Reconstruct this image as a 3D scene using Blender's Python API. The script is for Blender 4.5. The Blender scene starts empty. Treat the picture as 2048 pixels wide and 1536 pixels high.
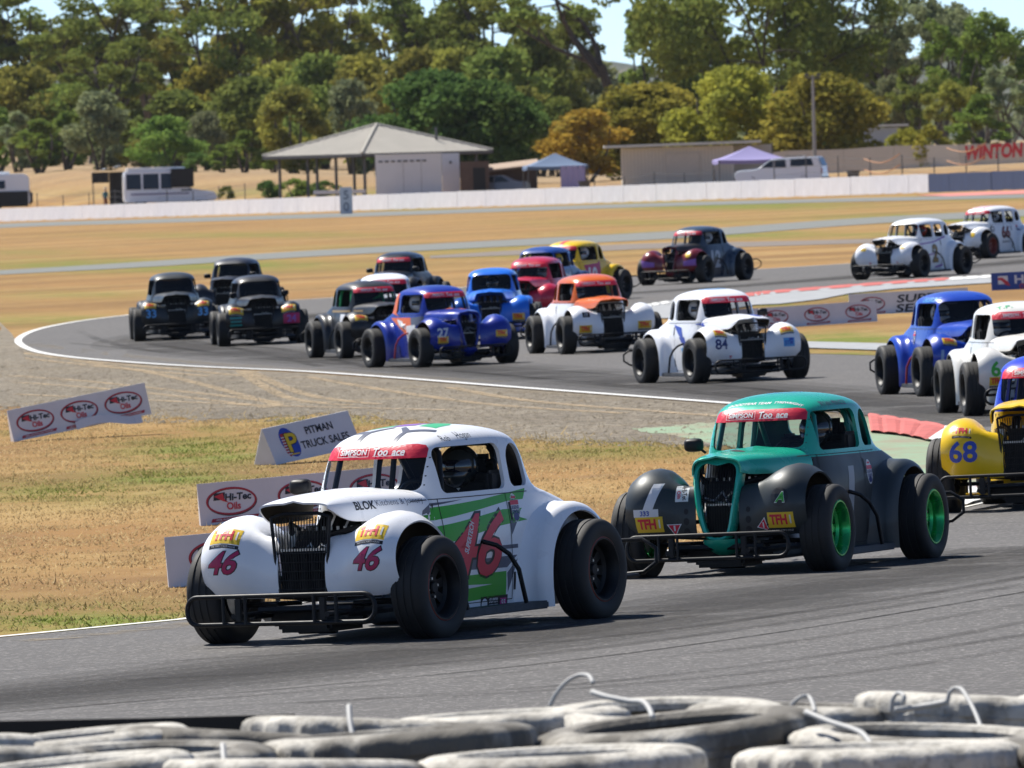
import bpy, bmesh, math, random
from math import sin, cos, tan, pi, radians, sqrt, atan2
from mathutils import Vector, Matrix, Quaternion
from mathutils.bvhtree import BVHTree
from mathutils.geometry import delaunay_2d_cdt
from mathutils import noise as mnoise
random.seed(7)
SC = bpy.context.scene
COL = SC.collection

# ------------------------------------------------------------------ camera, sky, sun, exposure
FPX, CAMH, HOR = 22000.0, 2.815, 322.0          # focal length in px of a 2048 px wide picture, eye height, horizon row
ROLL, PITCH = radians(1.6), math.atan((768 - 322.0) / 22000.0)
_fw = Vector((0, cos(PITCH), -sin(PITCH)))
_u0 = Vector((0, sin(PITCH), cos(PITCH)))
CR = cos(ROLL) * Vector((1, 0, 0)) - sin(ROLL) * _u0
CU = cos(ROLL) * _u0 + sin(ROLL) * Vector((1, 0, 0))
CC = Vector((0, 0, CAMH))
cam_d = bpy.data.cameras.new('camera')
cam = bpy.data.objects.new('camera', cam_d); COL.objects.link(cam)
cam.matrix_world = Matrix.Translation(CC) @ Matrix((CR, CU, -_fw)).transposed().to_4x4()
cam_d.sensor_width = 36.0
cam_d.lens = FPX / 2048.0 * 36.0
cam_d.clip_start = 1.0; cam_d.clip_end = 20000.0
cam_d.dof.use_dof = True
cam_d.dof.focus_distance = 64.0
cam_d.dof.aperture_fstop = 20.0
SC.camera = cam

SUN_DIR = Vector((-0.60, 0.62, 1.12)).normalized()      # towards the sun
wd = bpy.data.worlds.new('World'); SC.world = wd; wd.use_nodes = True
wn = wd.node_tree.nodes; wl = wd.node_tree.links
for n in list(wn): wn.remove(n)
sky = wn.new('ShaderNodeTexSky'); sky.sky_type = 'NISHITA'; sky.sun_disc = False
sky.sun_elevation = math.asin(SUN_DIR.z); sky.sun_rotation = atan2(SUN_DIR.x, SUN_DIR.y)
sky.air_density = 0.44; sky.dust_density = 0.0; sky.ozone_density = 4.0
bg = wn.new('ShaderNodeBackground'); bg.inputs[1].default_value = 0.095
wo = wn.new('ShaderNodeOutputWorld')
wl.new(sky.outputs[0], bg.inputs[0]); wl.new(bg.outputs[0], wo.inputs[0])
sun_d = bpy.data.lights.new('sun', 'SUN'); sun_d.energy = 5.0; sun_d.angle = radians(0.53); sun_d.color = (1, 0.955, 0.88)
sun = bpy.data.objects.new('sun', sun_d); COL.objects.link(sun)
sun.rotation_euler = SUN_DIR.to_track_quat('Z', 'Y').to_euler()
SC.view_settings.view_transform = 'Standard'; SC.view_settings.look = 'None'
SC.view_settings.exposure = 0.70; SC.view_settings.gamma = 1.0; SC.view_settings.use_curve_mapping = False
SC.cycles.max_bounces = 8; SC.cycles.transparent_max_bounces = 12
SC.cycles.caustics_reflective = False; SC.cycles.caustics_refractive = False

# ------------------------------------------------------------------ the lie of the land
TX = 0.0486 - tan(ROLL)
KY = [-200, 30, 63, 75, 88, 117, 137, 160, 178, 218, 245, 300, 450, 600, 9000]
KZ = [.1, .1, .12, .02, -.03, -.09, -.08, -.09, -.07, .12, .13, .05, 0, 0, 0]
def _interp(y):
    if y <= KY[0]: return KZ[0]
    for i in range(len(KY) - 1):
        if y <= KY[i + 1]:
            t = (y - KY[i]) / (KY[i + 1] - KY[i]); t = t * t * (3 - 2 * t) if y < 500 else t
            return KZ[i] * (1 - t) + KZ[i + 1] * t
    return KZ[-1]
def gz(x, y):
    xx = max(-75, min(75, x))
    z = TX * xx + _interp(y)
    if y > 520:                                     # raised camp ground behind the wall, then the dry hillside
        u = 1024 + x / y * FPX; t = y - wall_y(u)
        if t > 0: z += _lin(t, (0, 2, 8, 9000), (0, .02, .45, .45)) + _lin(t, RT, RZ) * (1 - .82 * max(0, min(1, (u - 150) / 950)))
    return z
RT = [0, 30, 125, 420, 1200, 2800, 6000]; RZ = [0, .1, 3.3, 5.2, 9, 16, 24]
def _lin(t, A, B):
    if t <= A[0]: return B[0]
    for i in range(len(A) - 1):
        if t <= A[i + 1]: return B[i] + (B[i + 1] - B[i]) * (t - A[i]) / (A[i + 1] - A[i])
    return B[-1]
def wall_y(u):
    a = (max(-480, min(2450, u)) - 1024) / FPX          # the wall is straight from (-63.2, 963) to (22.7, 597)
    k = (a * 963 + 63.2) / (85.9 + 366 * a)
    return 963 - 366 * k
def ray(u, v):
    return (CR * ((u - 1024) / FPX) - CU * ((v - 768) / FPX) + _fw)
def at(u, v, dz=0.0):
    """point of the ground seen at photo pixel (u, v)"""
    d = ray(u, v); d = d / d.y
    lo, hi = 20.0, 30.0
    f = lambda y: CC.z + d.z * y - gz(d.x * y, y) - dz
    while f(hi) > 0 and hi < 9000: lo, hi = hi, hi * 1.03 + 0.5
    for _ in range(40):
        m = (lo + hi) / 2
        if f(m) > 0: lo = m
        else: hi = m
    y = (lo + hi) / 2
    return Vector((d.x * y, y, gz(d.x * y, y) + dz))
def img(p):
    d = Vector(p) - CC; z = d.dot(_fw)
    return 1024 + FPX * d.dot(CR) / z, 768 - FPX * d.dot(CU) / z
def at_depth(u, v, y):
    d = ray(u, v); d = d / d.y
    return CC + d * y

# ------------------------------------------------------------------ materials
MATS = {}
def nm(name):
    m = bpy.data.materials.new(name); m.use_nodes = True
    nt = m.node_tree; b = nt.nodes['Principled BSDF']
    MATS[name] = m
    return m, nt, b
def simple(name, col, rough=0.5, metal=0.0, coat=0.0, spec=0.5, noise=0.0, nscale=20.0):
    if name in MATS: return MATS[name]
    m, nt, b = nm(name)
    b.inputs['Base Color'].default_value = (*col, 1); b.inputs['Roughness'].default_value = rough
    b.inputs['Metallic'].default_value = metal
    b.inputs['Specular IOR Level'].default_value = spec
    if coat: b.inputs['Coat Weight'].default_value = coat; b.inputs['Coat Roughness'].default_value = 0.06
    if noise:
        tc = nt.nodes.new('ShaderNodeTexCoord'); nz = nt.nodes.new('ShaderNodeTexNoise')
        nz.inputs['Scale'].default_value = nscale; nz.inputs['Detail'].default_value = 5
        nt.links.new(tc.outputs['Object'], nz.inputs['Vector'])
        mr = nt.nodes.new('ShaderNodeMapRange'); mr.inputs['From Min'].default_value = .3; mr.inputs['From Max'].default_value = .7
        mr.inputs['To Min'].default_value = 1 - noise; mr.inputs['To Max'].default_value = 1 + noise
        nt.links.new(nz.outputs['Fac'], mr.inputs['Value'])
        mx = nt.nodes.new('ShaderNodeMix'); mx.data_type = 'RGBA'; mx.blend_type = 'MULTIPLY'; mx.inputs['Factor'].default_value = 1
        mx.inputs['A'].default_value = (*col, 1)
        nt.links.new(mr.outputs[0], mx.inputs['B']); nt.links.new(mx.outputs['Result'], b.inputs['Base Color'])
        mr2 = nt.nodes.new('ShaderNodeMapRange'); mr2.inputs['To Min'].default_value = max(0, rough - .12); mr2.inputs['To Max'].default_value = min(1, rough + .12)
        nt.links.new(nz.outputs['Fac'], mr2.inputs['Value']); nt.links.new(mr2.outputs[0], b.inputs['Roughness'])
    return m
def lin(r, g, b):
    f = lambda c: (c / 255 / 12.92) if c / 255 <= .04045 else ((c / 255 + .055) / 1.055) ** 2.4
    return (f(r), f(g), f(b))
class NT:
    """small helper to wire nodes"""
    def __init__(s, nt): s.nt = nt
    def n(s, t, **k):
        x = s.nt.nodes.new(t)
        for a, v in k.items():
            if a.startswith('i_'): x.inputs[a[2:].replace('_', ' ')].default_value = v
            else: setattr(x, a, v)
        return x
    def l(s, a, b): s.nt.links.new(a, b)
    def noise(s, vec, scale, detail=4, rough=.55):
        x = s.n('ShaderNodeTexNoise'); x.inputs['Scale'].default_value = scale; x.inputs['Detail'].default_value = detail; x.inputs['Roughness'].default_value = rough
        s.l(vec, x.inputs['Vector']); return x.outputs['Fac']
    def ramp(s, fac, stops):
        x = s.n('ShaderNodeValToRGB'); e = x.color_ramp.elements
        while len(e) < len(stops): e.new(.5)
        for i, (p, c) in enumerate(stops): e[i].position = p; e[i].color = (*c, 1)
        s.l(fac, x.inputs['Fac']); return x.outputs['Color']
    def mix(s, fac, a, b, mode='MIX'):
        x = s.n('ShaderNodeMix', data_type='RGBA', blend_type=mode)
        for k, v in (('Factor', fac), ('A', a), ('B', b)):
            if hasattr(v, 'is_linked') or hasattr(v, 'links'): s.l(v, x.inputs[k])
            elif k == 'Factor': x.inputs[k].default_value = v
            else: x.inputs[k].default_value = (*v, 1)
        return x.outputs['Result']
    def map(s, v, a, b, c, d):
        x = s.n('ShaderNodeMapRange'); x.inputs[1].default_value = a; x.inputs[2].default_value = b; x.inputs[3].default_value = c; x.inputs[4].default_value = d
        s.l(v, x.inputs[0]); return x.outputs[0]
    def scaled(s, vec, sc):
        x = s.n('ShaderNodeMapping'); x.inputs['Scale'].default_value = sc; s.l(vec, x.inputs['Vector']); return x.outputs[0]
    def bump(s, h, strength, dist, bsdf):
        x = s.n('ShaderNodeBump'); x.inputs['Strength'].default_value = strength; x.inputs['Distance'].default_value = dist
        s.l(h, x.inputs['Height']); s.l(x.outputs[0], bsdf.inputs['Normal'])

# ------------------------------------------------------------------ mesh helpers
class MB:
    def __init__(s): s.v = []; s.f = []; s.m = []
    def add(s, vs, fs, mi=0, M=None):
        o = len(s.v)
        s.v += [tuple(M @ Vector(p)) if M else tuple(p) for p in vs]
        s.f += [tuple(i + o for i in f) for f in fs]; s.m += [mi] * len(fs)
        return s
    def box(s, c, d, mi=0, M=None):
        x, y, z = c; a, b, e = d[0] / 2, d[1] / 2, d[2] / 2
        vs = [(x + i * a, y + j * b, z + k * e) for k in (-1, 1) for j in (-1, 1) for i in (-1, 1)]
        return s.add(vs, [(0, 2, 3, 1), (4, 5, 7, 6), (0, 1, 5, 4), (2, 6, 7, 3), (0, 4, 6, 2), (1, 3, 7, 5)], mi, M)
    def bbox(s, c, d, bv=.01, mi=0, M=None):
        """box with chamfered upright and level edges"""
        bm = bmesh.new(); bmesh.ops.create_cube(bm, size=1)
        for v in bm.verts: v.co = Vector((c[0] + v.co.x * d[0], c[1] + v.co.y * d[1], c[2] + v.co.z * d[2]))
        bmesh.ops.bevel(bm, geom=bm.edges[:], offset=bv, segments=2, affect='EDGES')
        bm.verts.index_update()
        s.add([v.co[:] for v in bm.verts], [[v.index for v in f.verts] for f in bm.faces], mi, M); bm.free(); return s
    def tube(s, pts, r, n=8, mi=0, closed=False, M=None, caps=True):
        P = [Vector(p) for p in pts]; N = len(P); rs = r if isinstance(r, (list, tuple)) else [r] * N
        vs = []; up = None
        for i in range(N):
            a = P[(i - 1) % N] if (closed or i > 0) else P[i]; b = P[(i + 1) % N] if (closed or i < N - 1) else P[i]
            t = (b - a).normalized()
            if up is None: up = t.orthogonal().normalized()
            up = (up - t * up.dot(t)); up = up.normalized() if up.length > 1e-6 else t.orthogonal().normalized()
            w = t.cross(up)
            vs += [P[i] + (up * cos(2 * pi * k / n) + w * sin(2 * pi * k / n)) * rs[i] for k in range(n)]
        fs = []
        for i in range(N if closed else N - 1):
            j = (i + 1) % N
            fs += [(i * n + k, i * n + (k + 1) % n, j * n + (k + 1) % n, j * n + k) for k in range(n)]
        if not closed and caps: fs += [tuple(range(n - 1, -1, -1)), tuple((N - 1) * n + k for k in range(n))]
        return s.add(vs, fs, mi, M)
    def lathe(s, prof, n=32, mi=0, axis='x', M=None, closed=False):
        """prof: (radius, along) points turned round the axis"""
        vs = []
        for k in range(n):
            a = 2 * pi * k / n
            for r, x in prof:
                vs.append((x, r * cos(a), r * sin(a)) if axis == 'x' else ((r * cos(a), r * sin(a), x) if axis == 'z' else (r * sin(a), x, r * cos(a))))
        m = len(prof); fs = []
        for k in range(n):
            j = (k + 1) % n
            for i in range(m if closed else m - 1):
                i2 = (i + 1) % m
                fs.append((k * m + i, k * m + i2, j * m + i2, j * m + i))
        return s.add(vs, fs, mi, M)
    def grid(s, rows, mi=0, M=None, wrap=False, flip=False):
        n = len(rows[0]); vs = [p for r in rows for p in r]; fs = []
        for i in range(len(rows) - 1):
            for k in range(n if wrap else n - 1):
                k2 = (k + 1) % n
                f = (i * n + k, i * n + k2, (i + 1) * n + k2, (i + 1) * n + k)
                fs.append(f[::-1] if flip else f)
        return s.add(vs, fs, mi, M)
    def prism(s, poly, z0, z1, mi=0, M=None):
        n = len(poly)
        vs = [(x, y, z0) for x, y in poly] + [(x, y, z1) for x, y in poly]
        fs = [tuple(range(n - 1, -1, -1)), tuple(range(n, 2 * n))] + [(i, (i + 1) % n, n + (i + 1) % n, n + i) for i in range(n)]
        return s.add(vs, fs, mi, M)
    def mesh(s, name, nmat=1, smooth=0):
        me = bpy.data.meshes.new(name); me.from_pydata(s.v, [], s.f)
        for i in range(max(nmat, (max(s.m) + 1) if s.m else 1)): me.materials.append(None)
        me.polygons.foreach_set('material_index', s.m)
        if smooth: shade(me, smooth)
        me.update(); return me
def shade(me, ang=35):
    me.polygons.foreach_set('use_smooth', [True] * len(me.polygons))
    if ang < 179: me.set_sharp_from_angle(angle=radians(ang))
def add(name, me, mats=None, parent=None, M=None, **props):
    """links one object; materials sit on the object so alike pieces share mesh data"""
    o = bpy.data.objects.new(name, me); COL.objects.link(o)
    if parent is not None: o.parent = parent
    if M is not None: o.matrix_local = M
    if mats is not None:
        mats = mats if isinstance(mats, (list, tuple)) else [mats]
        for i, m in enumerate(mats):
            if i < len(o.material_slots):
                o.material_slots[i].link = 'OBJECT'; o.material_slots[i].material = m
    for k, v in props.items(): o[k] = v
    return o
def thing(name, label, cat, M=None, group=None):
    o = bpy.data.objects.new(name, None); COL.objects.link(o); o.empty_display_size = .3
    if M is not None: o.matrix_world = M
    o['label'] = label; o['category'] = cat
    if group: o['group'] = group
    return o
def tag(o, label, cat, group=None):
    o['label'] = label; o['category'] = cat
    if group: o['group'] = group
    return o
def spline(pts, n):
    """Catmull-Rom through tuples, n samples"""
    P = [Vector(p) for p in pts]; out = []
    L = len(P) - 1
    for i in range(n):
        t = i / (n - 1) * L; k = min(int(t), L - 1); t -= k
        a, b, c, d = P[max(k - 1, 0)], P[k], P[k + 1], P[min(k + 2, L)]
        out.append(.5 * ((2 * b) + (c - a) * t + (2 * a - 5 * b + 4 * c - d) * t * t + (3 * b - a - 3 * c + d) * t ** 3))
    return out
def evaluated_mesh(ob):
    bpy.context.view_layer.update()
    dg = bpy.context.evaluated_depsgraph_get()
    return bpy.data.meshes.new_from_object(ob.evaluated_get(dg))
def drop(ob):
    bpy.data.objects.remove(ob, do_unlink=True)
def ground_M(x, y, rot, sc=1.0, dz=0.0):
    """stands a thing on the ground, tilted with it"""
    gx = (gz(x + .5, y) - gz(x - .5, y)); gy = (gz(x, y + .8) - gz(x, y - .8)) / 1.6
    n = Vector((-gx, -gy, 1)).normalized()
    q = Vector((0, 0, 1)).rotation_difference(n)
    return Matrix.Translation((x, y, gz(x, y) + dz)) @ q.to_matrix().to_4x4() @ Matrix.Rotation(rot, 4, 'Z') @ Matrix.Scale(sc, 4)
# lettering -------------------------------------------------------
_TC = {}
def text_mesh(txt, bold=0.0, shear=0.0, spacing=1.0):
    """flat lettering, cap height 1, centred: (verts2d, faces, width)"""
    k = (txt, bold, shear, spacing)
    if k in _TC: return _TC[k]
    c = bpy.data.curves.new('lettering', 'FONT'); c.body = txt; c.size = 1; c.offset = bold; c.shear = shear; c.space_character = spacing
    c.resolution_u = 3; c.align_x = 'LEFT'; c.fill_mode = 'FRONT'
    o = bpy.data.objects.new('lettering', c); COL.objects.link(o)
    me = evaluated_mesh(o); drop(o)
    vs = [(v.co.x, v.co.y) for v in me.vertices]; fs = [tuple(p.vertices) for p in me.polygons]
    bpy.data.meshes.remove(me)
    x0 = min(v[0] for v in vs); x1 = max(v[0] for v in vs)
    ch = .72
    vs = [((x - (x0 + x1) / 2) / ch, (y - ch / 2) / ch) for x, y in vs]
    _TC[k] = (vs, fs, (x1 - x0) / ch); return _TC[k]
class Art:
    """flat artwork in a plane: layers of (verts2d, faces, material index, lift)"""
    def __init__(s): s.L = []
    def text(s, txt, x, y, h, mi, lift=1, bold=.02, shear=0, width=None, rot=0, spacing=1.0):
        vs, fs, w = text_mesh(txt, bold, shear, spacing)
        kx = (width / w) if width else h
        c, q = cos(rot), sin(rot)
        s.L.append(([(x + (a * kx) * c - (b * h) * q, y + (a * kx) * q + (b * h) * c) for a, b in vs], fs, mi, lift)); return s
    def poly(s, pts, mi, lift=0):
        r = delaunay_2d_cdt([Vector(p) for p in pts], [], [tuple(range(len(pts)))], 1, 1e-6)
        s.L.append(([tuple(v) for v in r[0]], [tuple(f) for f in r[2]], mi, lift)); return s
    def rect(s, x, y, w, h, mi, lift=0, rot=0, shear=0, n=1):
        c, q = cos(rot), sin(rot); nx = max(1, n); P = []; F = []
        for j in (0, 1):
            for i in range(nx + 1):
                a = -w / 2 + w * i / nx + (j - .5) * h * shear; b = (j - .5) * h
                P.append((x + a * c - b * q, y + a * q + b * c))
        F = [(i, i + 1, nx + 2 + i, nx + 1 + i) for i in range(nx)]
        s.L.append((P, F, mi, lift)); return s
    def ellipse(s, x, y, a, b, mi, lift=0, n=32, rot=0):
        c, q = cos(rot), sin(rot)
        P = [(x + a * cos(t) * c - b * sin(t) * q, y + a * cos(t) * q + b * sin(t) * c) for t in [2 * pi * i / n for i in range(n)]]
        s.L.append((P, [tuple(range(n))], mi, lift)); return s
    def ring(s, x, y, a, b, w, mi, lift=0, n=40, rot=0):
        P = []
        for k in (0, 1):
            P += [(x + (a - k * w) * cos(2 * pi * i / n), y + (b - k * w) * sin(2 * pi * i / n)) for i in range(n)]
        s.L.append((P, [(i, (i + 1) % n, n + (i + 1) % n, n + i) for i in range(n)], mi, lift)); return s
    def flat(s, name, O, R, U, N, step=.002):
        mb = MB()
        for vs, fs, mi, lift in s.L:
            mb.add([tuple(O + R * a + U * b + N * (step * (lift + 1))) for a, b in vs], fs, mi)
        return mb.mesh(name)
    def project(s, name, bvh, O, U, D, step=.0016, maxlen=.03, far=3.0):
        """lays the artwork on a curved hull by rays along D; R = D x U"""
        R = D.cross(U).normalized(); mb = MB()
        for vs, fs, mi, lift in s.L:
            bm = bmesh.new(); bv = [bm.verts.new((a, b, 0)) for a, b in vs]
            for f in fs:
                try: bm.faces.new([bv[i] for i in f])
                except ValueError: pass
            for _ in range(4):
                bmesh.ops.triangulate(bm, faces=bm.faces[:])
                es = [e for e in bm.edges if e.calc_length() > maxlen]
                if not es: break
                bmesh.ops.subdivide_edges(bm, edges=es, cuts=1)
            bmesh.ops.triangulate(bm, faces=bm.faces[:])
            bm.verts.index_update(); out = []; ok = []
            for v in bm.verts:
                p = O + R * v.co.x + U * v.co.y - D * far / 2
                h, n, _, _ = bvh.ray_cast(p, D, far)
                if h is None: out.append((0, 0, 0)); ok.append(False)
                else:
                    if n.dot(D) > 0: n = -n
                    out.append(tuple(h + n * step * (lift + 1) * .7 - D * step * (lift + 1) * .6)); ok.append(True)
            F = [[v.index for v in f.verts] for f in bm.faces]
            F = [f for f in F if all(ok[i] for i in f) and max((Vector(out[f[i]]) - Vector(out[f[i - 1]])).length for i in range(len(f))) < maxlen * 6]
            # drop steps over silhouettes
            mb.add(out, F, mi); bm.free()
        return mb.mesh(name) if mb.f else None
# ================================================================== GROUND
GREEN_SPOTS = [(120, 985, 260, 26, 0.8), (330, 955, 200, 22, 0.9), (400, 905, 170, 34, 1), (640, 842, 170, 13, 0.7), (150, 1240, 420, 34, 0.9), (1220, 900, 240, 22, 0.7), (60, 865, 90, 10, 0.4), (420, 860, 60, 10, 0.5), (850, 1010, 300, 20, 0.3), (300, 531, 420, 13.5, 1.28), (900, 497, 300, 9, 0.8), (1460, 411, 270, 9, 1.44), (1880, 436, 260, 9, 1.44), (1450, 470, 260, 7.5, 1.28), (1000, 510, 220, 7.5, 0.8), (1690, 679, 130, 13.5, 1.6), (1690, 708, 110, 7.5, 0.96), (100, 640, 160, 12, 0.8), (700, 655, 60, 9, 0.48), (1560, 603, 70, 12, 1.28), (1700, 590, 90, 9, 0.8), (1950, 396, 160, 7.5, 0.8), (600, 385, 400, 9, 0.8), (500, 470, 300, 6, .8), (1300, 445, 260, 6, .7), (900, 420, 200, 4, .7), (150, 590, 200, 8, .6), (1750, 470, 200, 6, .7), (60, 505, 120, 7, .6)]
def green_at(p):
    u, v = img(p); g = 0
    for a, b, ra, rb, k in GREEN_SPOTS:
        d = ((u - a) / ra) ** 2 + ((v - b) / rb) ** 2
        if d < 4: g = max(g, k * math.exp(-d * 1.1))
    return g
def paint_green(me):
    ca = me.color_attributes.new('green', 'FLOAT_COLOR', 'POINT')
    for i, v in enumerate(me.vertices):
        g = green_at(v.co) if 20 < v.co.y < 1000 else 0
        pl = min(1, max(0, (v.co.y - wall_y(1024 + v.co.x / max(v.co.y, 1) * FPX) - 40) / 120)); ca.data[i].color = (g, pl, 0, 1)
def grass_mat():
    m, nt, b = nm('dry_grass'); h = NT(nt)
    tc = h.n('ShaderNodeTexCoord').outputs['Object']
    big = h.noise(h.scaled(tc, (1, .35, 1)), .22, 5, .6); mid = h.noise(h.scaled(tc, (1, .5, 1)), 1.6, 5, .65); fine = h.noise(tc, 22, 4, .7); ff = h.noise(h.scaled(tc, (1, .6, 1)), 90, 3, .7)
    col = h.ramp(mid, [(.25, (.165, .098, .038)), (.45, (.285, .178, .070)), (.62, (.375, .25, .105)), (.8, (.44, .32, .155))])
    bands = h.noise(h.scaled(tc, (.12, .55, 1)), .16, 5, .62); col = h.mix(h.map(bands, .48, .57, 0, .85), col, (.20, .115, .05)); col = h.mix(h.map(bands, .46, .38, 0, .7), col, (.42, .29, .125))
    col = h.mix(h.map(big, .42, .62, 0, .7), col, (.33, .185, .070))
    col = h.mix(h.map(fine, .35, .7, 0, .55), col, (.17, .10, .040))
    col = h.mix(h.map(ff, .55, .8, 0, .5), col, (.48, .35, .17))
    at_ = h.n('ShaderNodeAttribute', attribute_name='green'); 
    gm = h.n('ShaderNodeMath', operation='MULTIPLY'); sp_ = h.n('ShaderNodeSeparateColor'); h.l(at_.outputs['Color'], sp_.inputs[0]); h.l(sp_.outputs[0], gm.inputs[0]); h.l(h.map(h.noise(h.scaled(tc, (1, .4, 1)), .9, 5, .65), .34, .62, .15, 1.15), gm.inputs[1])
    gc = h.ramp(h.noise(tc, 9, 4, .6), [(.3, (.085, .115, .020)), (.55, (.16, .185, .036)), (.75, (.25, .24, .07))])
    col = h.mix(gm.outputs[0], col, gc)
    soil = h.map(h.noise(h.scaled(tc, (1, .4, 1)), .55, 6, .7), .60, .74, 0, .6)
    col = h.mix(soil, col, (.15, .105, .068)); col = h.mix(h.map(sp_.outputs[1], 0, 1, 0, .8), col, h.ramp(mid, [(.35, (.25, .18, .11)), (.65, (.36, .27, .17))]))
    h.l(col, b.inputs['Base Color']); b.inputs['Roughness'].default_value = .95; b.inputs['Specular IOR Level'].default_value = .1
    h.bump(fine, .5, .05, b); return m
GRASS = grass_mat()
def asphalt_mat(name, base, warm=0.0):
    m, nt, b = nm(name); h = NT(nt); tc = h.n('ShaderNodeTexCoord').outputs['Object']
    rot = h.n('ShaderNodeMapping'); rot.inputs['Rotation'].default_value = (0, 0, radians(28)); rot.inputs['Scale'].default_value = (.05, 1.1, 1); h.l(tc, rot.inputs['Vector'])
    streak = h.noise(rot.outputs[0], 2.2, 5, .65); big = h.noise(h.scaled(tc, (1, .3, 1)), .25, 4, .6); fine = h.noise(tc, 62, 3, .8); sp = h.n('ShaderNodeTexVoronoi'); sp.inputs['Scale'].default_value = 48; h.l(tc, sp.inputs['Vector'])
    c = [base * 1.06, base, base * .95]
    col = h.ramp(streak, [(.25, tuple(x * .72 for x in c)), (.5, tuple(c)), (.75, tuple(x * 1.22 for x in c))])
    col = h.mix(h.map(big, .3, .7, .0, .45), col, tuple(x * 1.25 for x in c))
    col = h.mix(h.map(fine, .38, .72, 0, .75), col, tuple(x * .45 for x in c))
    spn = h.n('ShaderNodeSeparateColor'); h.l(sp.outputs['Color'], spn.inputs[0])
    col = h.mix(h.map(spn.outputs[0], .80, .97, 0, .75), col, tuple(x * 2.5 for x in c))
    # rubbered-in skid marks
    rot2 = h.n('ShaderNodeMapping'); rot2.inputs['Rotation'].default_value = (0, 0, radians(20)); rot2.inputs['Scale'].default_value = (.035, 2.6, 1); h.l(tc, rot2.inputs['Vector'])
    sk = h.noise(rot2.outputs[0], 1.6, 3, .6); col = h.mix(h.map(sk, .60, .70, 0, .42), col, tuple(x * .45 for x in c))
    h.l(col, b.inputs['Base Color']); b.inputs['Roughness'].default_value = .82; b.inputs['Specular IOR Level'].default_value = .35
    h.bump(fine, .35, .012, b); return m
ASPH = asphalt_mat('asphalt', .088)
def gravel_mat():
    m, nt, b = nm('gravel'); h = NT(nt); tc = h.n('ShaderNodeTexCoord').outputs['Object']
    rot = h.n('ShaderNodeMapping'); rot.inputs['Rotation'].default_value = (0, 0, radians(-52)); rot.inputs['Scale'].default_value = (.10, .9, 1); h.l(tc, rot.inputs['Vector'])
    tr = h.noise(rot.outputs[0], 1.2, 4, .6); f = h.noise(h.scaled(tc, (1, .5, 1)), 9, 6, .8); ff = h.noise(tc, 60, 3, .8); big = h.noise(h.scaled(tc, (1, .35, 1)), .4, 5, .6)
    col = h.ramp(f, [(.38, (.17, .145, .11)), (.5, (.33, .285, .22)), (.62, (.50, .435, .345))])
    col = h.mix(h.map(tr, .56, .68, 0, .65), col, (.44, .35, .24)); col = h.mix(h.map(big, .48, .68, 0, .55), col, (.22, .19, .15))
    col = h.mix(h.map(ff, .55, .75, 0, .6), col, (.12, .10, .078))
    h.l(col, b.inputs['Base Color']); b.inputs['Roughness'].default_value = .95; b.inputs['Specular IOR Level'].default_value = .15
    h.bump(f, 1.0, .12, b); return m
GRAVEL = gravel_mat()
def conc(name, c, n=.18, sc=3):
    m, nt, b = nm(name); h = NT(nt); tc = h.n('ShaderNodeTexCoord').outputs['Object']
    a = h.noise(tc, sc, 6, .65); f = h.noise(tc, sc * 14, 4, .7)
    col = h.ramp(a, [(.3, tuple(x * (1 - n) for x in c)), (.55, tuple(c)), (.75, tuple(x * (1 + n) for x in c))]); col = h.mix(h.map(f, .5, .75, 0, .35), col, tuple(x * .6 for x in c))
    h.l(col, b.inputs['Base Color']); b.inputs['Roughness'].default_value = .85; h.bump(f, .3, .02, b); return m
def densify(poly, step, closed=True):
    out = []; n = len(poly)
    for i in range(n if closed else n - 1):
        a = poly[i]; b = poly[(i + 1) % n]; k = max(1, int(max(abs(b[0] - a[0]) / step, abs(b[1] - a[1]) / (step * .3))))
        out += [(a[0] + (b[0] - a[0]) * j / k, a[1] + (b[1] - a[1]) * j / k) for j in range(k)]
    if not closed: out.append(poly[-1])
    return out
def smooth_line(poly, n): return [(p.x, p.y) for p in spline([(a, b, 0) for a, b in poly], n)]
def sheet(name, poly, mat, dz, du=34, dv=7, ragged=0):
    """lays a thin sheet over the land inside an outline traced on the ground"""
    if ragged: poly = [(a, b + (ragged * mnoise.noise(Vector((a * .021, b * .05, 3))) + ragged * .8 * mnoise.noise(Vector((a * .09, 7, 3)))) * (1 if b > 811 and a < 1700 else 0)) for a, b in densify(poly, 9)]
    P = densify(poly, du)
    us = [p[0] for p in P]; vs = [p[1] for p in P]
    def inside(x, y):
        c = False; j = len(poly) - 1
        for i in range(len(poly)):
            a, b = poly[i], poly[j]
            if (a[1] > y) != (b[1] > y) and x < (b[0] - a[0]) * (y - a[1]) / (b[1] - a[1]) + a[0]: c = not c
            j = i
        return c
    pts = [Vector(p) for p in P]; v = min(vs) + dv * .6
    while v < max(vs):
        st = dv * (.6 if v < 650 else 1 if v < 760 else 2.2); u = min(us) + (13 if int(v) % 2 else 0)
        while u < max(us):
            if inside(u, v): pts.append(Vector((u, v)))
            u += du * (1 if -60 < u < 2100 else 4)
        v += st
    n = len(P); r = delaunay_2d_cdt(pts, [], [tuple(range(n))], 1, 1e-4)
    mb = MB(); mb.add([tuple(at(q.x, q.y, 0) + Vector((0, 0, dz))) for q in r[0]], [tuple(f) for f in r[2]])
    me = mb.mesh(name)
    for p in me.polygons:
        pass
    bm = bmesh.new(); bm.from_mesh(me)
    for f in bm.faces:
        f.normal_update()
        if f.normal.z < 0: f.normal_flip()
    bm.to_mesh(me); bm.free(); shade(me, 180); paint_green(me)
    o = add(name, me, mat); o['kind'] = 'structure'; return o
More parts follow.
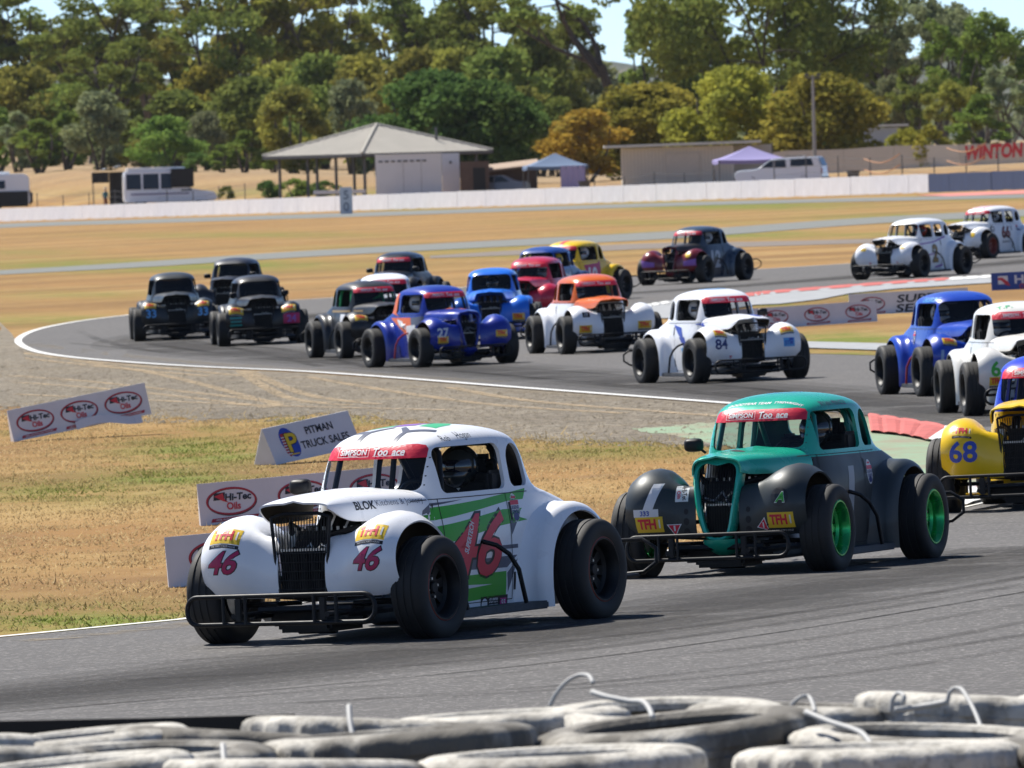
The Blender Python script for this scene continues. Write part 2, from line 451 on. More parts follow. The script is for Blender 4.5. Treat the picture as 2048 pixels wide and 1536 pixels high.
def ribbon(name, line, width, mat, dz, kind='structure'):
    P = [at(u, v) for u, v in line]; rows = []
    for i, p in enumerate(P):
        t = (P[min(i + 1, len(P) - 1)] - P[max(i - 1, 0)]); t.z = 0; t.normalize(); nrm = Vector((-t.y, t.x, 0)); row = []
        for k in (-.5, .5):
            q = p + nrm * width * k; row.append((q.x, q.y, gz(q.x, q.y) + dz))
        rows.append(row)
    mb = MB(); mb.grid(rows); o = add(name, mb.mesh(name), mat); o['kind'] = kind; return o
# base: one sheet out to the hills
ys = []; y = 6.0
while y < 7000:
    ys.append(y); y += (min(max(.9, 3.2 * y * y / 62000), 160) if not 540 < y < 960 else 3.5) if y > 30 else 6
us = [-60 + 30 * i for i in range(74)]; k = 60; l = -60; r_ = 2130
left = []; right = []
while k < 9000: l -= k; r_ += k; left.append(l); right.append(r_); k *= 1.45
us = left[::-1] + us + right
rows = [[((u - 1024) / FPX * max(y, 60), y, gz((u - 1024) / FPX * max(y, 60), y)) for u in us] for y in ys]
mb = MB(); mb.grid(rows); me = mb.mesh('ground'); shade(me, 180); paint_green(me)
o = add('ground', me, GRASS); o['kind'] = 'structure'
OUTER = smooth_line([(2700, 468), (2048, 505), (1700, 528), (1290, 553), (1000, 570), (729, 592), (520, 606), (400, 615), (260, 631), (150, 645), (70, 662), (36, 682), (62, 701), (120, 713), (220, 723), (400, 735), (600, 744), (800, 758), (1000, 774), (1200, 789), (1450, 808), (1600, 820), (1738, 833)], 120)
NEAR = [(2060, 985), (1985, 1003), (1885, 1027), (1245, 1118), (365, 1243), (0, 1278), (-700, 1345)]
sheet('gravel_trap', [(-900, 690), (-200, 652), (0, 645), (24, 668), (32, 682), (58, 703), (118, 715), (218, 725), (400, 737), (600, 746), (800, 760), (1000, 776), (1200, 791), (1450, 810), (1600, 822), (1740, 834), (1765, 850), (1600, 872), (1440, 892), (1270, 884), (1100, 884), (1000, 872), (870, 846), (760, 836), (640, 828), (520, 838), (330, 838), (210, 822), (120, 826), (0, 812), (-900, 840)], GRAVEL, .005, ragged=5)
def runoff_mat():
    m, nt, b = nm('green_painted_runoff'); h = NT(nt); tc = h.n('ShaderNodeTexCoord').outputs['Object']
    a = h.noise(h.scaled(tc, (1, .4, 1)), 1.1, 6, .7); f = h.noise(tc, 30, 4, .7)
    col = h.ramp(a, [(.36, (.24, .20, .135)), (.47, (.22, .26, .165)), (.62, (.20, .32, .20))]); col = h.mix(h.map(f, .5, .75, 0, .4), col, (.13, .14, .10))
    h.l(col, b.inputs['Base Color']); b.inputs['Roughness'].default_value = .9; h.bump(f, .3, .02, b); return m
sheet('painted_runoff', [(1262, 860), (1350, 852), (1500, 842), (1745, 834), (1860, 870), (2010, 905), (2010, 960), (1900, 990), (1760, 965), (1600, 925), (1440, 890), (1340, 872)], runoff_mat(), .008, ragged=4)
sheet('race_track', OUTER + [(1890, 857), (2020, 885), (2200, 935)] + NEAR + [(-900, 1365), (-900, 1640), (3300, 1640), (3300, 440)], ASPH, .012, 44, 8)
sheet('infield', [(1232, 634), (1270, 617), (1340, 604), (1500, 590), (1545, 585), (1800, 566), (1960, 556), (2060, 550), (2700, 505), (2700, 765), (1760, 713), (1612, 709), (1450, 692), (1300, 657), (1245, 643)], GRASS, .016, 30, 6)
CONC = conc('pale_concrete', (.30, .31, .32))
CONC2 = conc('grey_concrete', (.150, .157, .143))
sheet('kerb_apron', [(1236, 634), (1270, 618), (1340, 605), (1500, 592), (1545, 587), (1800, 568), (1960, 558), (2060, 552), (2700, 507), (2700, 523), (2060, 564), (1980, 569), (1800, 580), (1700, 590), (1640, 602), (1560, 611), (1510, 613), (1350, 640), (1250, 640)], CONC, .034, 30, 5)
sheet('infield_path', [(1560, 686), (1770, 691), (1900, 697), (2300, 715), (2300, 732), (1900, 711), (1770, 705), (1560, 698)], CONC, .034, 30, 5)
sheet('access_road', smooth_line([(-500, 566), (0, 541), (300, 523), (600, 503), (1000, 481), (1340, 463), (1700, 438), (2048, 419), (2700, 385)], 60) + smooth_line([(2700, 403), (2048, 433), (1760, 447), (1340, 478), (1000, 494), (600, 515), (300, 534), (0, 550), (-500, 577)], 60), CONC2, .012, 34, 4)
sheet('barrier_road', smooth_line([(-500, 475), (0, 448), (350, 437), (700, 426), (1400, 404), (2048, 389), (2700, 372)], 50) + smooth_line([(2700, 379), (2048, 396), (1400, 411), (700, 434), (350, 445), (0, 456), (-500, 484)], 50), CONC2, .012, 34, 3)
sheet('worn_strip', smooth_line([(860, 512), (1100, 497), (1300, 487), (1500, 484), (1760, 478)], 30) + smooth_line([(1760, 486), (1500, 494), (1300, 498), (1100, 508), (860, 517)], 30), conc('worn_grey', (.16, .13, .105)), .010, 34, 4)
PINK = conc('faded_red_paint', (.52, .17, .14), .2, 1.2)
sheet('painted_strip', [(1830, 391), (1900, 387), (2048, 381), (2500, 366), (2500, 373), (2048, 388), (1900, 393)], PINK, .018, 30, 3)
LINE = conc('white_line_paint', (.66, .66, .64), .1, 2)
ribbon('edge_line', OUTER[5:-8], .13, LINE, .017); ribbon('edge_line', densify([(1990, 1002), (1885, 1027), (1245, 1118), (365, 1243), (0, 1278), (-600, 1336)], 60, False), .11, LINE, .017)
def mark_mat(name, col, thr=.42, op=.8, sc=(3, 3, 1)):
    m = bpy.data.materials.new(name); m.use_nodes = True; nt = m.node_tree; nt.nodes.clear(); h = NT(nt); tc = h.n('ShaderNodeTexCoord').outputs['Object']
    d = h.n('ShaderNodeBsdfDiffuse'); d.inputs[0].default_value = (*col, 1); t = h.n('ShaderNodeBsdfTransparent'); mx = h.n('ShaderNodeMixShader'); o = h.n('ShaderNodeOutputMaterial')
    a = h.noise(h.scaled(tc, sc), 1.6, 5, .7); h.l(h.map(a, thr, thr + .2, 0, op), mx.inputs[0]); h.l(t.outputs[0], mx.inputs[1]); h.l(d.outputs[0], mx.inputs[2]); h.l(mx.outputs[0], o.inputs[0]); return m
TRK = mark_mat('pale_wheel_rut', (.43, .34, .23), .38, .8); SKD = mark_mat('rubber_skid', (.028, .028, .03), .40, .26, (.12, .12, 1)); DUST = mark_mat('dragged_dirt', (.30, .25, .18), .46, .6)
for i, L in enumerate(([(20, 752), (180, 764), (350, 782), (560, 806)], [(10, 764), (180, 776), (350, 793), (540, 816)], [(150, 722), (330, 752), (480, 790), (560, 812)], [(480, 742), (530, 775), (590, 800), (700, 812)], [(500, 743), (560, 772), (640, 796), (760, 810)], [(620, 756), (800, 786), (1000, 812), (1250, 828)], [(0, 700), (160, 722), (330, 738), (520, 756)], [(0, 712), (200, 734), (420, 754)], [(900, 776), (1050, 802), (1280, 822), (1500, 838)], [(30, 790), (260, 800), (520, 812), (900, 822)])):
    ribbon('gravel_rut', smooth_line(L, 40), .16, TRK, .0085 + i * .0004)
for i, L in enumerate(([(300, 690), (500, 715), (700, 722), (900, 730)], [(330, 676), (480, 700), (640, 735)], [(380, 690), (560, 700), (760, 742)], [(1000, 735), (1300, 758), (1700, 800)], [(900, 742), (1200, 772), (1600, 808)], [(150, 660), (230, 690), (420, 722)], [(1260, 580), (1500, 566), (1720, 552), (2048, 528)], [(1290, 592), (1500, 574), (2048, 540)])):
    ribbon('skid_mark', smooth_line(L, 40), .17, SKD, .0165 + i * .0004)
for i, L in enumerate(([(-50, 1352), (500, 1318), (1100, 1290), (1700, 1215), (2100, 1150)], [(200, 1420), (800, 1372), (1500, 1300), (2100, 1205)], [(600, 1412), (1200, 1370), (1750, 1302), (2100, 1240)], [(900, 1400), (1500, 1352), (2100, 1268)], [(1400, 1388), (1800, 1340), (2100, 1292)], [(250, 1366), (900, 1330), (1500, 1262), (2100, 1165)])):
    ribbon('skid_mark', smooth_line(L, 60), .13, SKD, .0165 + i * .0004)
for i, L in enumerate(([(0, 1290), (365, 1254), (1245, 1130), (1800, 1050)], [(1000, 780), (1450, 812), (1740, 838)], [(60, 690), (400, 727), (1000, 766)])):
    ribbon('track_edge_dirt', smooth_line(L, 60), .35, DUST, .0142 + i * .0003)
RUB = mark_mat('rubbered_line', (.045, .045, .047), .30, .13, (.3, .3, 1)); JOINT = mark_mat('tar_joint', (.02, .02, .022), .30, .7, (.4, .4, 1))
for i, w in enumerate((2.6, 1.9, 1.3, .7)):
    ribbon('rubbered_line', smooth_line([(2300, 500), (1700, 556), (1200, 592), (800, 618), (450, 655), (330, 686), (480, 706), (900, 738), (1400, 776), (1750, 808), (2100, 850)], 90), w, RUB, .0146 + i * .0003); ribbon('rubbered_line', smooth_line([(2200, 1090), (1700, 1170), (1000, 1285), (300, 1370), (-300, 1430)], 60), w, RUB, .0146 + i * .0003)
ribbon('tar_joint', smooth_line([(2100, 1180), (1500, 1278), (900, 1352), (-100, 1440)], 60), .03, JOINT, .0155); ribbon('tar_joint', smooth_line([(140, 688), (420, 712), (1000, 752), (1700, 812)], 60), .04, JOINT, .0155)
# kerbs: raised blocks, each its own piece
KR = conc('kerb_red', (.46, .10, .085), .3, 2.5); KW = conc('kerb_white', (.66, .66, .64), .15, 2.5); KK = conc('kerb_black', (.05, .05, .055), .2, 2.5)
def kerb(name, A, B, n, mats, h=.06):
    root = bpy.data.objects.new(name, None); COL.objects.link(root); root['kind'] = 'structure'
    SA = smooth_line(A, n * 4 + 1); SB = smooth_line(B, n * 4 + 1)
    for i in range(n):
        mb = MB(); top = []; bot = []
        for j in range(5):
            t = i * 4 + j; a = at(*SA[t]); b = at(*SB[t]); sh = .02 if j in (0, 4) else 0
            row = []
            for q, hz in ((0, 0.03), (.06, h), (.5, h * 1.3), (.94, h), (1, .03)):
                p = a.lerp(b, q); row.append((p.x, p.y, gz(p.x, p.y) + .012 + hz - (.012 if sh else 0)))
            top.append(row)
        mb.grid(top); me = mb.mesh('kerb_block'); 
        bm = bmesh.new(); bm.from_mesh(me); bmesh.ops.recalc_face_normals(bm, faces=bm.faces[:])
        if sum(f.normal.z for f in bm.faces) < 0: bmesh.ops.reverse_faces(bm, faces=bm.faces[:])
        bm.to_mesh(me); bm.free()
        add('kerb_block', me, mats[i % len(mats)] if not callable(mats) else mats(i), root)
    return root
kerb('kerb', [(1236, 633), (1270, 618), (1340, 605), (1500, 589), (1545, 584.5), (1800, 565), (1960, 555), (2060, 549), (2300, 533)],
     [(1240, 639), (1280, 623), (1345, 610), (1505, 596), (1545, 591), (1800, 571), (1960, 560.5), (2060, 554.5), (2300, 538)], 36, lambda i: (KK if i % 2 else KW) if i < 5 else (KW if i < 11 or i > 24 else KR), .022)
kerb('kerb', [(1736, 833), (1800, 842), (1890, 857), (2010, 885), (2090, 935), (2050, 983), (1985, 1003), (1890, 1026)], [(1742, 868), (1800, 874), (1850, 884), (1930, 905), (1985, 935), (1970, 965), (1925, 985), (1870, 1003)], 14, lambda i: KR if i < 4 or 7 <= i < 11 else KW, .012)
# far hills
def hills(name, prof, y, mat, depth):
    mb = MB(); rows = []
    for k in range(6):
        t = k / 5; row = []
        for u, v in smooth_line(prof, 120):
            yy = y + depth * t; p = at_depth(u, v, y + depth); base = gz((u - 1024) / FPX * yy, min(yy, 1500)) - 6
            row.append(((u - 1024) / FPX * yy, yy, base + (p.z - base) * sin(t * pi / 2) + (mnoise.noise(Vector((u * .02, t * 3, 0))) * 4 if k else 0)))
        rows.append(row)
    mb.grid(rows); me = mb.mesh(name); shade(me, 180); o = add(name, me, mat); o['kind'] = 'structure'
def hill_mat():
    m, nt, b = nm('wooded_hill'); h = NT(nt); tc = h.n('ShaderNodeTexCoord').outputs['Object']
    a = h.noise(h.scaled(tc, (1, .4, 1)), .05, 6, .7)
    col = h.ramp(a, [(.44, (.045, .056, .040)), (.56, (.075, .08, .055)), (.66, (.20, .16, .11))]); h.l(col, b.inputs['Base Color']); b.inputs['Roughness'].default_value = 1; return m
HILL = hill_mat()
hills('hills', [(-900, 170), (-300, 165), (200, 165), (520, 158), (800, 165), (980, 120), (1200, 118), (1500, 165), (1700, 130), (1900, 110), (2048, 96), (2600, 90), (3200, 120)], 2600, HILL, 1500)
# ================================================================== TREES
def leaf_mat(name, c1, c2, c3, trans=.35):
    m = bpy.data.materials.new(name); m.use_nodes = True; nt = m.node_tree; nt.nodes.clear(); h = NT(nt)
    tc = h.n('ShaderNodeTexCoord').outputs['Object']; oi = h.n('ShaderNodeObjectInfo')
    ad = h.n('ShaderNodeVectorMath', operation='ADD'); h.l(tc, ad.inputs[0]); 
    sc = h.n('ShaderNodeMath', operation='MULTIPLY'); sc.inputs[1].default_value = 50; h.l(oi.outputs['Random'], sc.inputs[0]); h.l(sc.outputs[0], ad.inputs[1])
    big = h.noise(ad.outputs[0], .45, 3, .6); f = h.noise(ad.outputs[0], 3.5, 3, .6)
    col = h.ramp(big, [(.32, c1), (.5, c2), (.68, c3)]); col = h.mix(h.map(f, .35, .7, 0, .5), col, tuple(x * .6 for x in c2))
    hs = h.n('ShaderNodeHueSaturation'); h.l(h.map(oi.outputs['Random'], 0, 1, .485, .515), hs.inputs['Hue']); h.l(h.map(oi.outputs['Random'], 0, 1, .82, 1.15), hs.inputs['Value']); h.l(col, hs.inputs['Color'])
    d = h.n('ShaderNodeBsdfDiffuse'); t = h.n('ShaderNodeBsdfTranslucent'); h.l(hs.outputs[0], d.inputs[0]); h.l(hs.outputs[0], t.inputs[0])
    mx = h.n('ShaderNodeMixShader'); mx.inputs[0].default_value = trans; h.l(d.outputs[0], mx.inputs[1]); h.l(t.outputs[0], mx.inputs[2])
    o = h.n('ShaderNodeOutputMaterial'); h.l(mx.outputs[0], o.inputs[0]); return m
GUM = leaf_mat('gum_leaves', (0.133, 0.182, 0.048), (0.200, 0.251, 0.063), (0.306, 0.342, 0.077))
GUM2 = leaf_mat('gum_leaves_olive', (0.180, 0.196, 0.054), (0.285, 0.279, 0.066), (0.423, 0.405, 0.079))
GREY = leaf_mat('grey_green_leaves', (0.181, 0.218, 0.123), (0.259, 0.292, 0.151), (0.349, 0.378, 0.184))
DEEP = leaf_mat('deep_green_leaves', (0.076, 0.134, 0.040), (0.111, 0.191, 0.052), (0.179, 0.270, 0.072))
LIMEL = leaf_mat('fresh_green_leaves', (0.137, 0.209, 0.048), (0.195, 0.277, 0.061), (0.286, 0.355, 0.083))
AUT = leaf_mat('autumn_leaves', (0.320, 0.230, 0.046), (0.480, 0.326, 0.054), (0.351, 0.297, 0.066), .4)
OLV = leaf_mat('yellow_green_leaves', (0.225, 0.239, 0.049), (0.332, 0.318, 0.057), (0.461, 0.419, 0.073), .4)
BARK = simple('bark', (.12, .10, .082), .9, noise=.4, nscale=3); BARKD = simple('dark_bark', (.055, .045, .038), .9, noise=.4, nscale=3)
def quad_leaf(mb, p, s, rnd, droop=.35):
    n = Vector((rnd.gauss(0, 1), rnd.gauss(0, 1), rnd.gauss(0, 1) * (1 - droop) + .15)).normalized(); a = n.orthogonal().normalized(); a.rotate(Quaternion(n, rnd.random() * 6.28)); b = n.cross(a)
    w = s * rnd.uniform(.55, 1.0); l = s * rnd.uniform(.9, 1.5)
    o = len(mb.v); mb.v += [tuple(p - a * l * .5), tuple(p + b * w * .5), tuple(p + a * l * .5), tuple(p - b * w * .5)]; mb.f.append((o, o + 1, o + 2, o + 3)); mb.m.append(0)
def clump(mb, c, r, n, s, rnd):
    for _ in range(n):
        d = Vector((rnd.gauss(0, 1), rnd.gauss(0, 1), rnd.gauss(0, 1))).normalized() * (rnd.random() ** .42)
        quad_leaf(mb, c + Vector((d.x * r[0], d.y * r[1], d.z * r[2])), s, rnd)
def limb(mb, a, b, r0, r1, rnd, n=6, sag=.12):
    L = (b - a).length; pts = []
    off = Vector((rnd.uniform(-1, 1), rnd.uniform(-1, 1), rnd.uniform(-.2, .6))) * L * sag
    for i in range(n): t = i / (n - 1); pts.append(a.lerp(b, t) + off * (4 * t * (1 - t)))
    mb.tube(pts, [r0 + (r1 - r0) * (i / (n - 1)) ** .8 for i in range(n)], 7, caps=False); return pts
def gum(seed, H=18, spread=5, forks=5, lean=0, fill=1.0, low=.35, dense=1.0, leaf=.42, fork_at=.3, vz=.75, per=3):
    """tall eucalypt: forked trunk, rising limbs, hanging clumps with sky between"""
    rnd = random.Random(seed); T = MB(); L = MB()
    base = Vector((0, 0, -.3)); fk = Vector((lean * H * fork_at * .6, 0, H * fork_at))
    limb(T, base, fk, H * .022, H * .016, rnd, sag=.04)
    tips = []
    for i in range(forks):
        a = 2 * pi * (i + rnd.random() * .6) / forks; out = spread * rnd.uniform(.35, .95); top = H * rnd.uniform(.72, .97) if i else H * .98
        if i == 0: out *= .3
        e = Vector((lean * H * .8 + cos(a) * out, sin(a) * out, top)); P = limb(T, fk - Vector((0, 0, rnd.uniform(0, H * .06))), e, H * .012, H * .003, rnd, 8, .14)
        tips.append((e, 1)); 
        for k in (3, 4, 5, 6):
            b = P[k]; aa = a + rnd.uniform(-1.5, 1.5); o2 = spread * rnd.uniform(.2, .55)
            e2 = b + Vector((cos(aa) * o2, sin(aa) * o2, rnd.uniform(-.02, .14) * H)); limb(T, b, e2, H * .005, H * .0016, rnd, 5, .15); tips.append((e2, .85))
    for e, k in tips:
        if e.z < low * H or rnd.random() > fill: continue
        for j in range(per):
            r = spread * rnd.uniform(.13, .26) * k; c = e + Vector((rnd.gauss(0, .5), rnd.gauss(0, .5), rnd.gauss(-.1, .35))) * r * 1.6
            clump(L, c, (r * 1.15, r * 1.15, r * vz), int(95 * dense * (r / .9) ** 1.6) + 14, leaf, rnd)
    return T.mesh('trunk'), L.mesh('crown')
def bushy(seed, H=7, R=3, trunk=.15, dense=1.0, leaf=.36, lumps=26, top=1.0, multi=3):
    """rounded leafy tree: lumpy crown nearly to the ground"""
    rnd = random.Random(seed); T = MB(); L = MB()
    for i in range(multi):
        a = 2 * pi * i / multi + rnd.random(); e = Vector((cos(a) * R * .5, sin(a) * R * .5, H * .75)); limb(T, Vector((cos(a) * .12, sin(a) * .12, -.2)), e, H * .022, H * .006, rnd, 6, .1)
    for i in range(lumps):
        t = (i + rnd.random()) / lumps; z = H * (trunk + (1 - trunk) * t); k = sin(pi * min(1, (t * .86 + .16))) ** .6 * (1 - .25 * (t > .85))
        a = rnd.random() * 6.28; rr = R * k * rnd.uniform(.45, .86)
        r = R * rnd.uniform(.24, .42); c = Vector((cos(a) * rr, sin(a) * rr, min(z, H - r * .6)))
        clump(L, c, (r, r, r * .85), int(115 * dense * r ** 1.5) + 24, leaf, rnd)
    return T.mesh('trunk'), L.mesh('crown')
PT = {'gum1': gum(1, 18, 5.5, 6, fill=.82, dense=1.0, low=.34, per=2), 'gum2': gum(2, 18, 6, 7, fill=.86, dense=1.05, low=.28, per=2), 'gum3': gum(3, 18, 5, 6, fill=.62, dense=.8, low=.45, per=2), 'sparse': gum(4, 18, 6.5, 7, fill=.6, dense=.5, low=.4, fork_at=.22, per=2),
      'lean': gum(5, 18, 4.0, 4, lean=-.32, fill=.5, dense=.55, low=.6, fork_at=.5, per=2), 'broad': gum(6, 15, 9.5, 11, fill=.72, dense=.75, low=.42, fork_at=.10, per=2), 'slim': gum(8, 16, 3.2, 6, fill=.8, dense=.95, low=.15, fork_at=.15, vz=1.4, per=3), 'slim2': gum(9, 16, 3.6, 7, fill=.85, dense=.9, low=.1, fork_at=.1, vz=1.6, per=4),
      'bush1': bushy(11), 'bush2': bushy(12, 7, 2.6, .1, 1.1, lumps=30), 'bush3': bushy(13, 7, 3.4, .18, .9, lumps=28), 'col': bushy(14, 7, 1.7, .12, 1.4, .30, 24), 'big': bushy(15, 9, 4.6, .14, 1.0, .42, 44), 'big2': bushy(16, 9, 4.2, .12, .85, .42, 40), 'shrub': bushy(17, 2, 1.3, .0, 2.2, .20, 14)}
PH = {'gum1': 18, 'gum2': 18, 'gum3': 18, 'sparse': 18, 'lean': 18, 'broad': 15, 'slim': 16, 'slim2': 16, 'bush1': 7, 'bush2': 7, 'bush3': 7, 'col': 7, 'big': 9, 'big2': 9, 'shrub': 2}
PW = {}
for k, (t, c) in PT.items():
    xs = sorted(v.co.x for v in c.vertices); PW[k] = xs[int(len(xs) * .985)] - xs[int(len(xs) * .015)]
def tree(kind, u, vtop, wpx, y, mat, label, bark=BARK, name='gum_tree', group='trees beyond the circuit wall', rot=None):
    y = y + (wall_y(u) - 700) * .75 + 12; s = FPX / y; x = (u - 1024) / s; z = gz(x, y); vb = img((x, y, z))[1]
    H = (vb - vtop) / s; kz = H / PH[kind]; kx = wpx / s / PW[kind]
    rot = random.uniform(0, 6.28) if rot is None else rot
    M = Matrix.Translation((x, y, z)) @ Matrix.Diagonal((kx, kx, kz, 1)) @ Matrix.Rotation(rot, 4, 'Z')
    r = thing(name, label, 'shrub' if kind == 'shrub' else 'tree', M, group)
    t, c = PT[kind]; add('trunk', t, bark, r); add('crown', c, mat, r); return r
# (kind, u, top row, width px, distance, leaves, label)
TREES = [
 ('gum1', -60, -40, 260, 990, GUM, 'tall dark gum tree cut by the left edge of the picture'),
 ('gum2', 60, 15, 230, 1010, GUM, 'tall leafy gum tree behind the left caravan'),
 ('gum3', 200, -5, 200, 1000, GUM, 'open gum tree with sky between its clumps, second tall one from the left'),
 ('gum1', 310, 10, 170, 1020, GUM2, 'tall olive gum tree above the camper van awning'),
 ('sparse', 455, -50, 250, 985, GUM, 'thin feathery gum tree with bare branches over bright sky'),
 ('gum2', 560, -70, 250, 1005, GUM2, 'dense tall olive gum tree left of the pavilion roof'),
 ('gum1', 665, -30, 250, 1020, GUM2, 'brownish olive gum tree behind the pavilion ridge, taller of that pair'),
 ('gum3', 765, 20, 170, 1040, GUM2, 'loose olive gum tree with a wide top above the pavilion'),
 ('gum2', 860, -20, 190, 1000, GUM, 'tall green gum tree behind the dark leafy trees'),
 ('gum3', 955, -40, 200, 990, GUM, 'gum tree with lacy top against the sky above the dark leafy trees'),
 ('gum2', 1115, 0, 170, 1010, GUM, 'tall gum tree just left of the leaning bare trunk'),
 ('lean', 1275, -90, 190, 960, GUM, 'gum tree with a leaning dark trunk and thin crown in the sky gap'),
 ('slim', 1325, -20, 150, 985, GUM, 'slim dark gum tree right of the leaning trunk'),
 ('gum1', 1385, 30, 140, 1040, GUM, 'narrow shady gum tree left of the spreading one'),
 ('broad', 1560, -110, 470, 930, GUM, 'wide spreading gum tree with many radiating limbs'),
 ('gum3', 1810, -60, 210, 1000, GREY, 'tall grey green gum tree right of the spreading one'),
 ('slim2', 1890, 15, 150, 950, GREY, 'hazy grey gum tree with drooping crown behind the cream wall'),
 ('slim2', 1985, 40, 170, 930, LIMEL, 'bright green dense gum tree near the right edge'),
 ('slim', 2075, 70, 150, 950, GUM, 'gum tree cut by the right edge of the picture'),
 ('slim', 1935, 20, 110, 1050, GREY, 'distant blue grey tree between the two right gums'),
 ('bush3', 70, 138, 210, 955, GUM2, 'lower spreading gum crown behind the small left trees'),
 ('bush1', 160, 168, 180, 965, GUM, 'dark rounded crown behind the grey weeping tree'),
 ('gum1', 250, 90, 200, 960, GUM, 'mid height gum tree with its trunk behind the camper awning'),
 ('bush2', 370, 183, 170, 960, GUM, 'shady rounded tree behind the bright fan shaped one'),
 ('bush3', 430, 138, 150, 975, OLV, 'yellow green crown below the feathery gum tree'),
 ('bush1', 510, 158, 170, 965, GUM, 'dark tree left of the olive round tree'),
 ('bush2', 585, 128, 190, 980, GUM2, 'olive crown filling the gap behind the round tree'),
 ('bush3', 660, 113, 170, 975, GUM, 'dark crown between pavilion ridge and tall gums'),
 ('bush2', 745, 113, 170, 970, GUM2, 'rounded olive crown above the pavilion peak'),
 ('bush3', 855, 103, 180, 975, GUM2, 'yellowish gum crown above the dark leafy trees'),
 ('bush1', 930, 103, 150, 980, GUM2, 'olive gum crown behind the second dark leafy tree'),
 ('bush2', 1020, 98, 180, 970, GUM, 'rounded green gum above the blue tent'),
 ('bush3', 1095, 63, 170, 985, GUM, 'thick green gum crown left of the sky gap'),
 ('bush1', 1060, 178, 130, 955, GUM2, 'small olive tree in front of the hillside gap'),
 ('bush2', 1200, 193, 100, 1010, GREY, 'pale grey green tree at the foot of the leaning trunk'),
 ('bush1', 1130, 198, 90, 960, GUM, 'small dark tree left of the orange one'),
 ('bush3', 1300, 178, 120, 975, GUM, 'dark low tree behind the yellow green one'),
 ('bush1', 1390, 148, 130, 990, GUM, 'shady tree behind the cream shed'),
 ('bush2', 1700, 78, 150, 985, DEEP, 'dense dark crown right of the spreading gum'),
 ('bush3', 1770, 108, 120, 1000, GUM, 'ragged gum crown on the dry hillside'),
 ('slim2', 1800, 160, 110, 920, GREY, 'thin grey tree on the dry bank right of the light pole'),
 ('slim', 1850, 140, 110, 915, GUM, 'slender dark tree with several stems on the bank'),
 ('slim2', 1925, 170, 110, 905, GUM2, 'young gum above the cream wall'),
 ('col', 1975, 190, 90, 900, LIMEL, 'light green young tree above the red painted letters'),
 ('slim', 2035, 140, 120, 910, GREY, 'grey green young gum at the right edge'),
 ('col', 8, 215, 100, 890, LIMEL, 'bright green narrow tree at the left edge'),
 ('col', 48, 225, 70, 885, GREY, 'greyish narrow tree, second in the row from the left edge'),
 ('col', 92, 240, 90, 872, LIMEL, 'vivid green narrow tree in the row beside the left caravan'),
 ('col', 148, 225, 80, 884, LIMEL, 'soft green narrow tree left of the grey weeping one'),
 ('bush2', 213, 185, 120, 872, GREY, 'large grey green weeping tree behind the camper awning'),
 ('bush3', 345, 235, 125, 868, LIMEL, 'bright green fan shaped tree above the camper van'),
 ('bush1', 300, 280, 80, 880, GUM2, 'small olive tree left of the fan shaped one'),
 ('bush1', 425, 225, 80, 895, GREY, 'pale dry looking tree between the fan shaped and small round ones'),
 ('col', 458, 290, 56, 862, LIMEL, 'small round green tree standing in the dry paddock'),
 ('col', 502, 262, 60, 866, LIMEL, 'pointed green tree standing in the dry paddock'),
 ('shrub', 405, 306, 56, 860, DEEP, 'dark low bush right of the camper van'),
 ('bush2', 600, 175, 130, 870, GUM2, 'big rounded olive tree left of the pavilion'),
 ('col', 560, 285, 50, 880, LIMEL, 'small pale green tree at the left pavilion eave'),
 ('bush2', 716, 162, 100, 885, GREY, 'grey green rounded tree directly behind the pavilion roof'),
 ('big', 870, 148, 240, 790, DEEP, 'dark leafy tree behind the pavilion roof, left of two'),
 ('big2', 985, 165, 190, 800, DEEP, 'dark leafy tree behind the blue tent, right of two'),
 ('bush1', 1185, 222, 160, 800, AUT, 'orange autumn tree left of the cream shed'),
 ('big2', 1310, 170, 190, 820, OLV, 'green and yellow tree behind the left end of the shed'),
 ('big', 1475, 140, 210, 815, OLV, 'large yellow green tree behind the shed and purple tent'),
 ('big2', 1655, 150, 200, 820, OLV, 'yellow green tree behind the light pole'),
 ('shrub', 1825, 258, 70, 790, OLV, 'brownish olive bush above the cream wall, left of two'),
 ('shrub', 1872, 252, 80, 792, OLV, 'olive bush above the cream wall, right of two'),
 ('shrub', 545, 362, 50, 752, DEEP, 'leafy plant left of the pavilion bench'),
 ('shrub', 600, 358, 70, 753, LIMEL, 'wide green garden shrub in front of the pavilion'),
 ('shrub', 660, 362, 60, 752, DEEP, 'green garden shrub beside the braking board'),
 ('shrub', 465, 372, 30, 756, GUM, 'small dark shrub by the wire fence'),
 ('bush3', 120, 70, 230, 1060, GUM2, 'shadowed gum crown far back between the two left gums'),
 ('bush1', 345, 75, 240, 1060, GUM, 'shadowed crown far back left of the feathery gum'),
 ('bush3', 500, 70, 200, 1070, GUM2, 'dim olive crown far back below the feathery gum'),
 ('bush2', 640, 55, 220, 1070, GUM, 'dim green crown far back above the pavilion eave'),
 ('bush3', 905, 50, 220, 1070, GUM, 'dim crown far back between the lacy gum and its neighbour'),
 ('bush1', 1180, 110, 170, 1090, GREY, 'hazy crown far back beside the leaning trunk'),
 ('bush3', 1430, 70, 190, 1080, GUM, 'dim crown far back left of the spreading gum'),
 ('bush2', 1760, 60, 180, 1080, GREY, 'grey crown far back right of the spreading gum'),
]
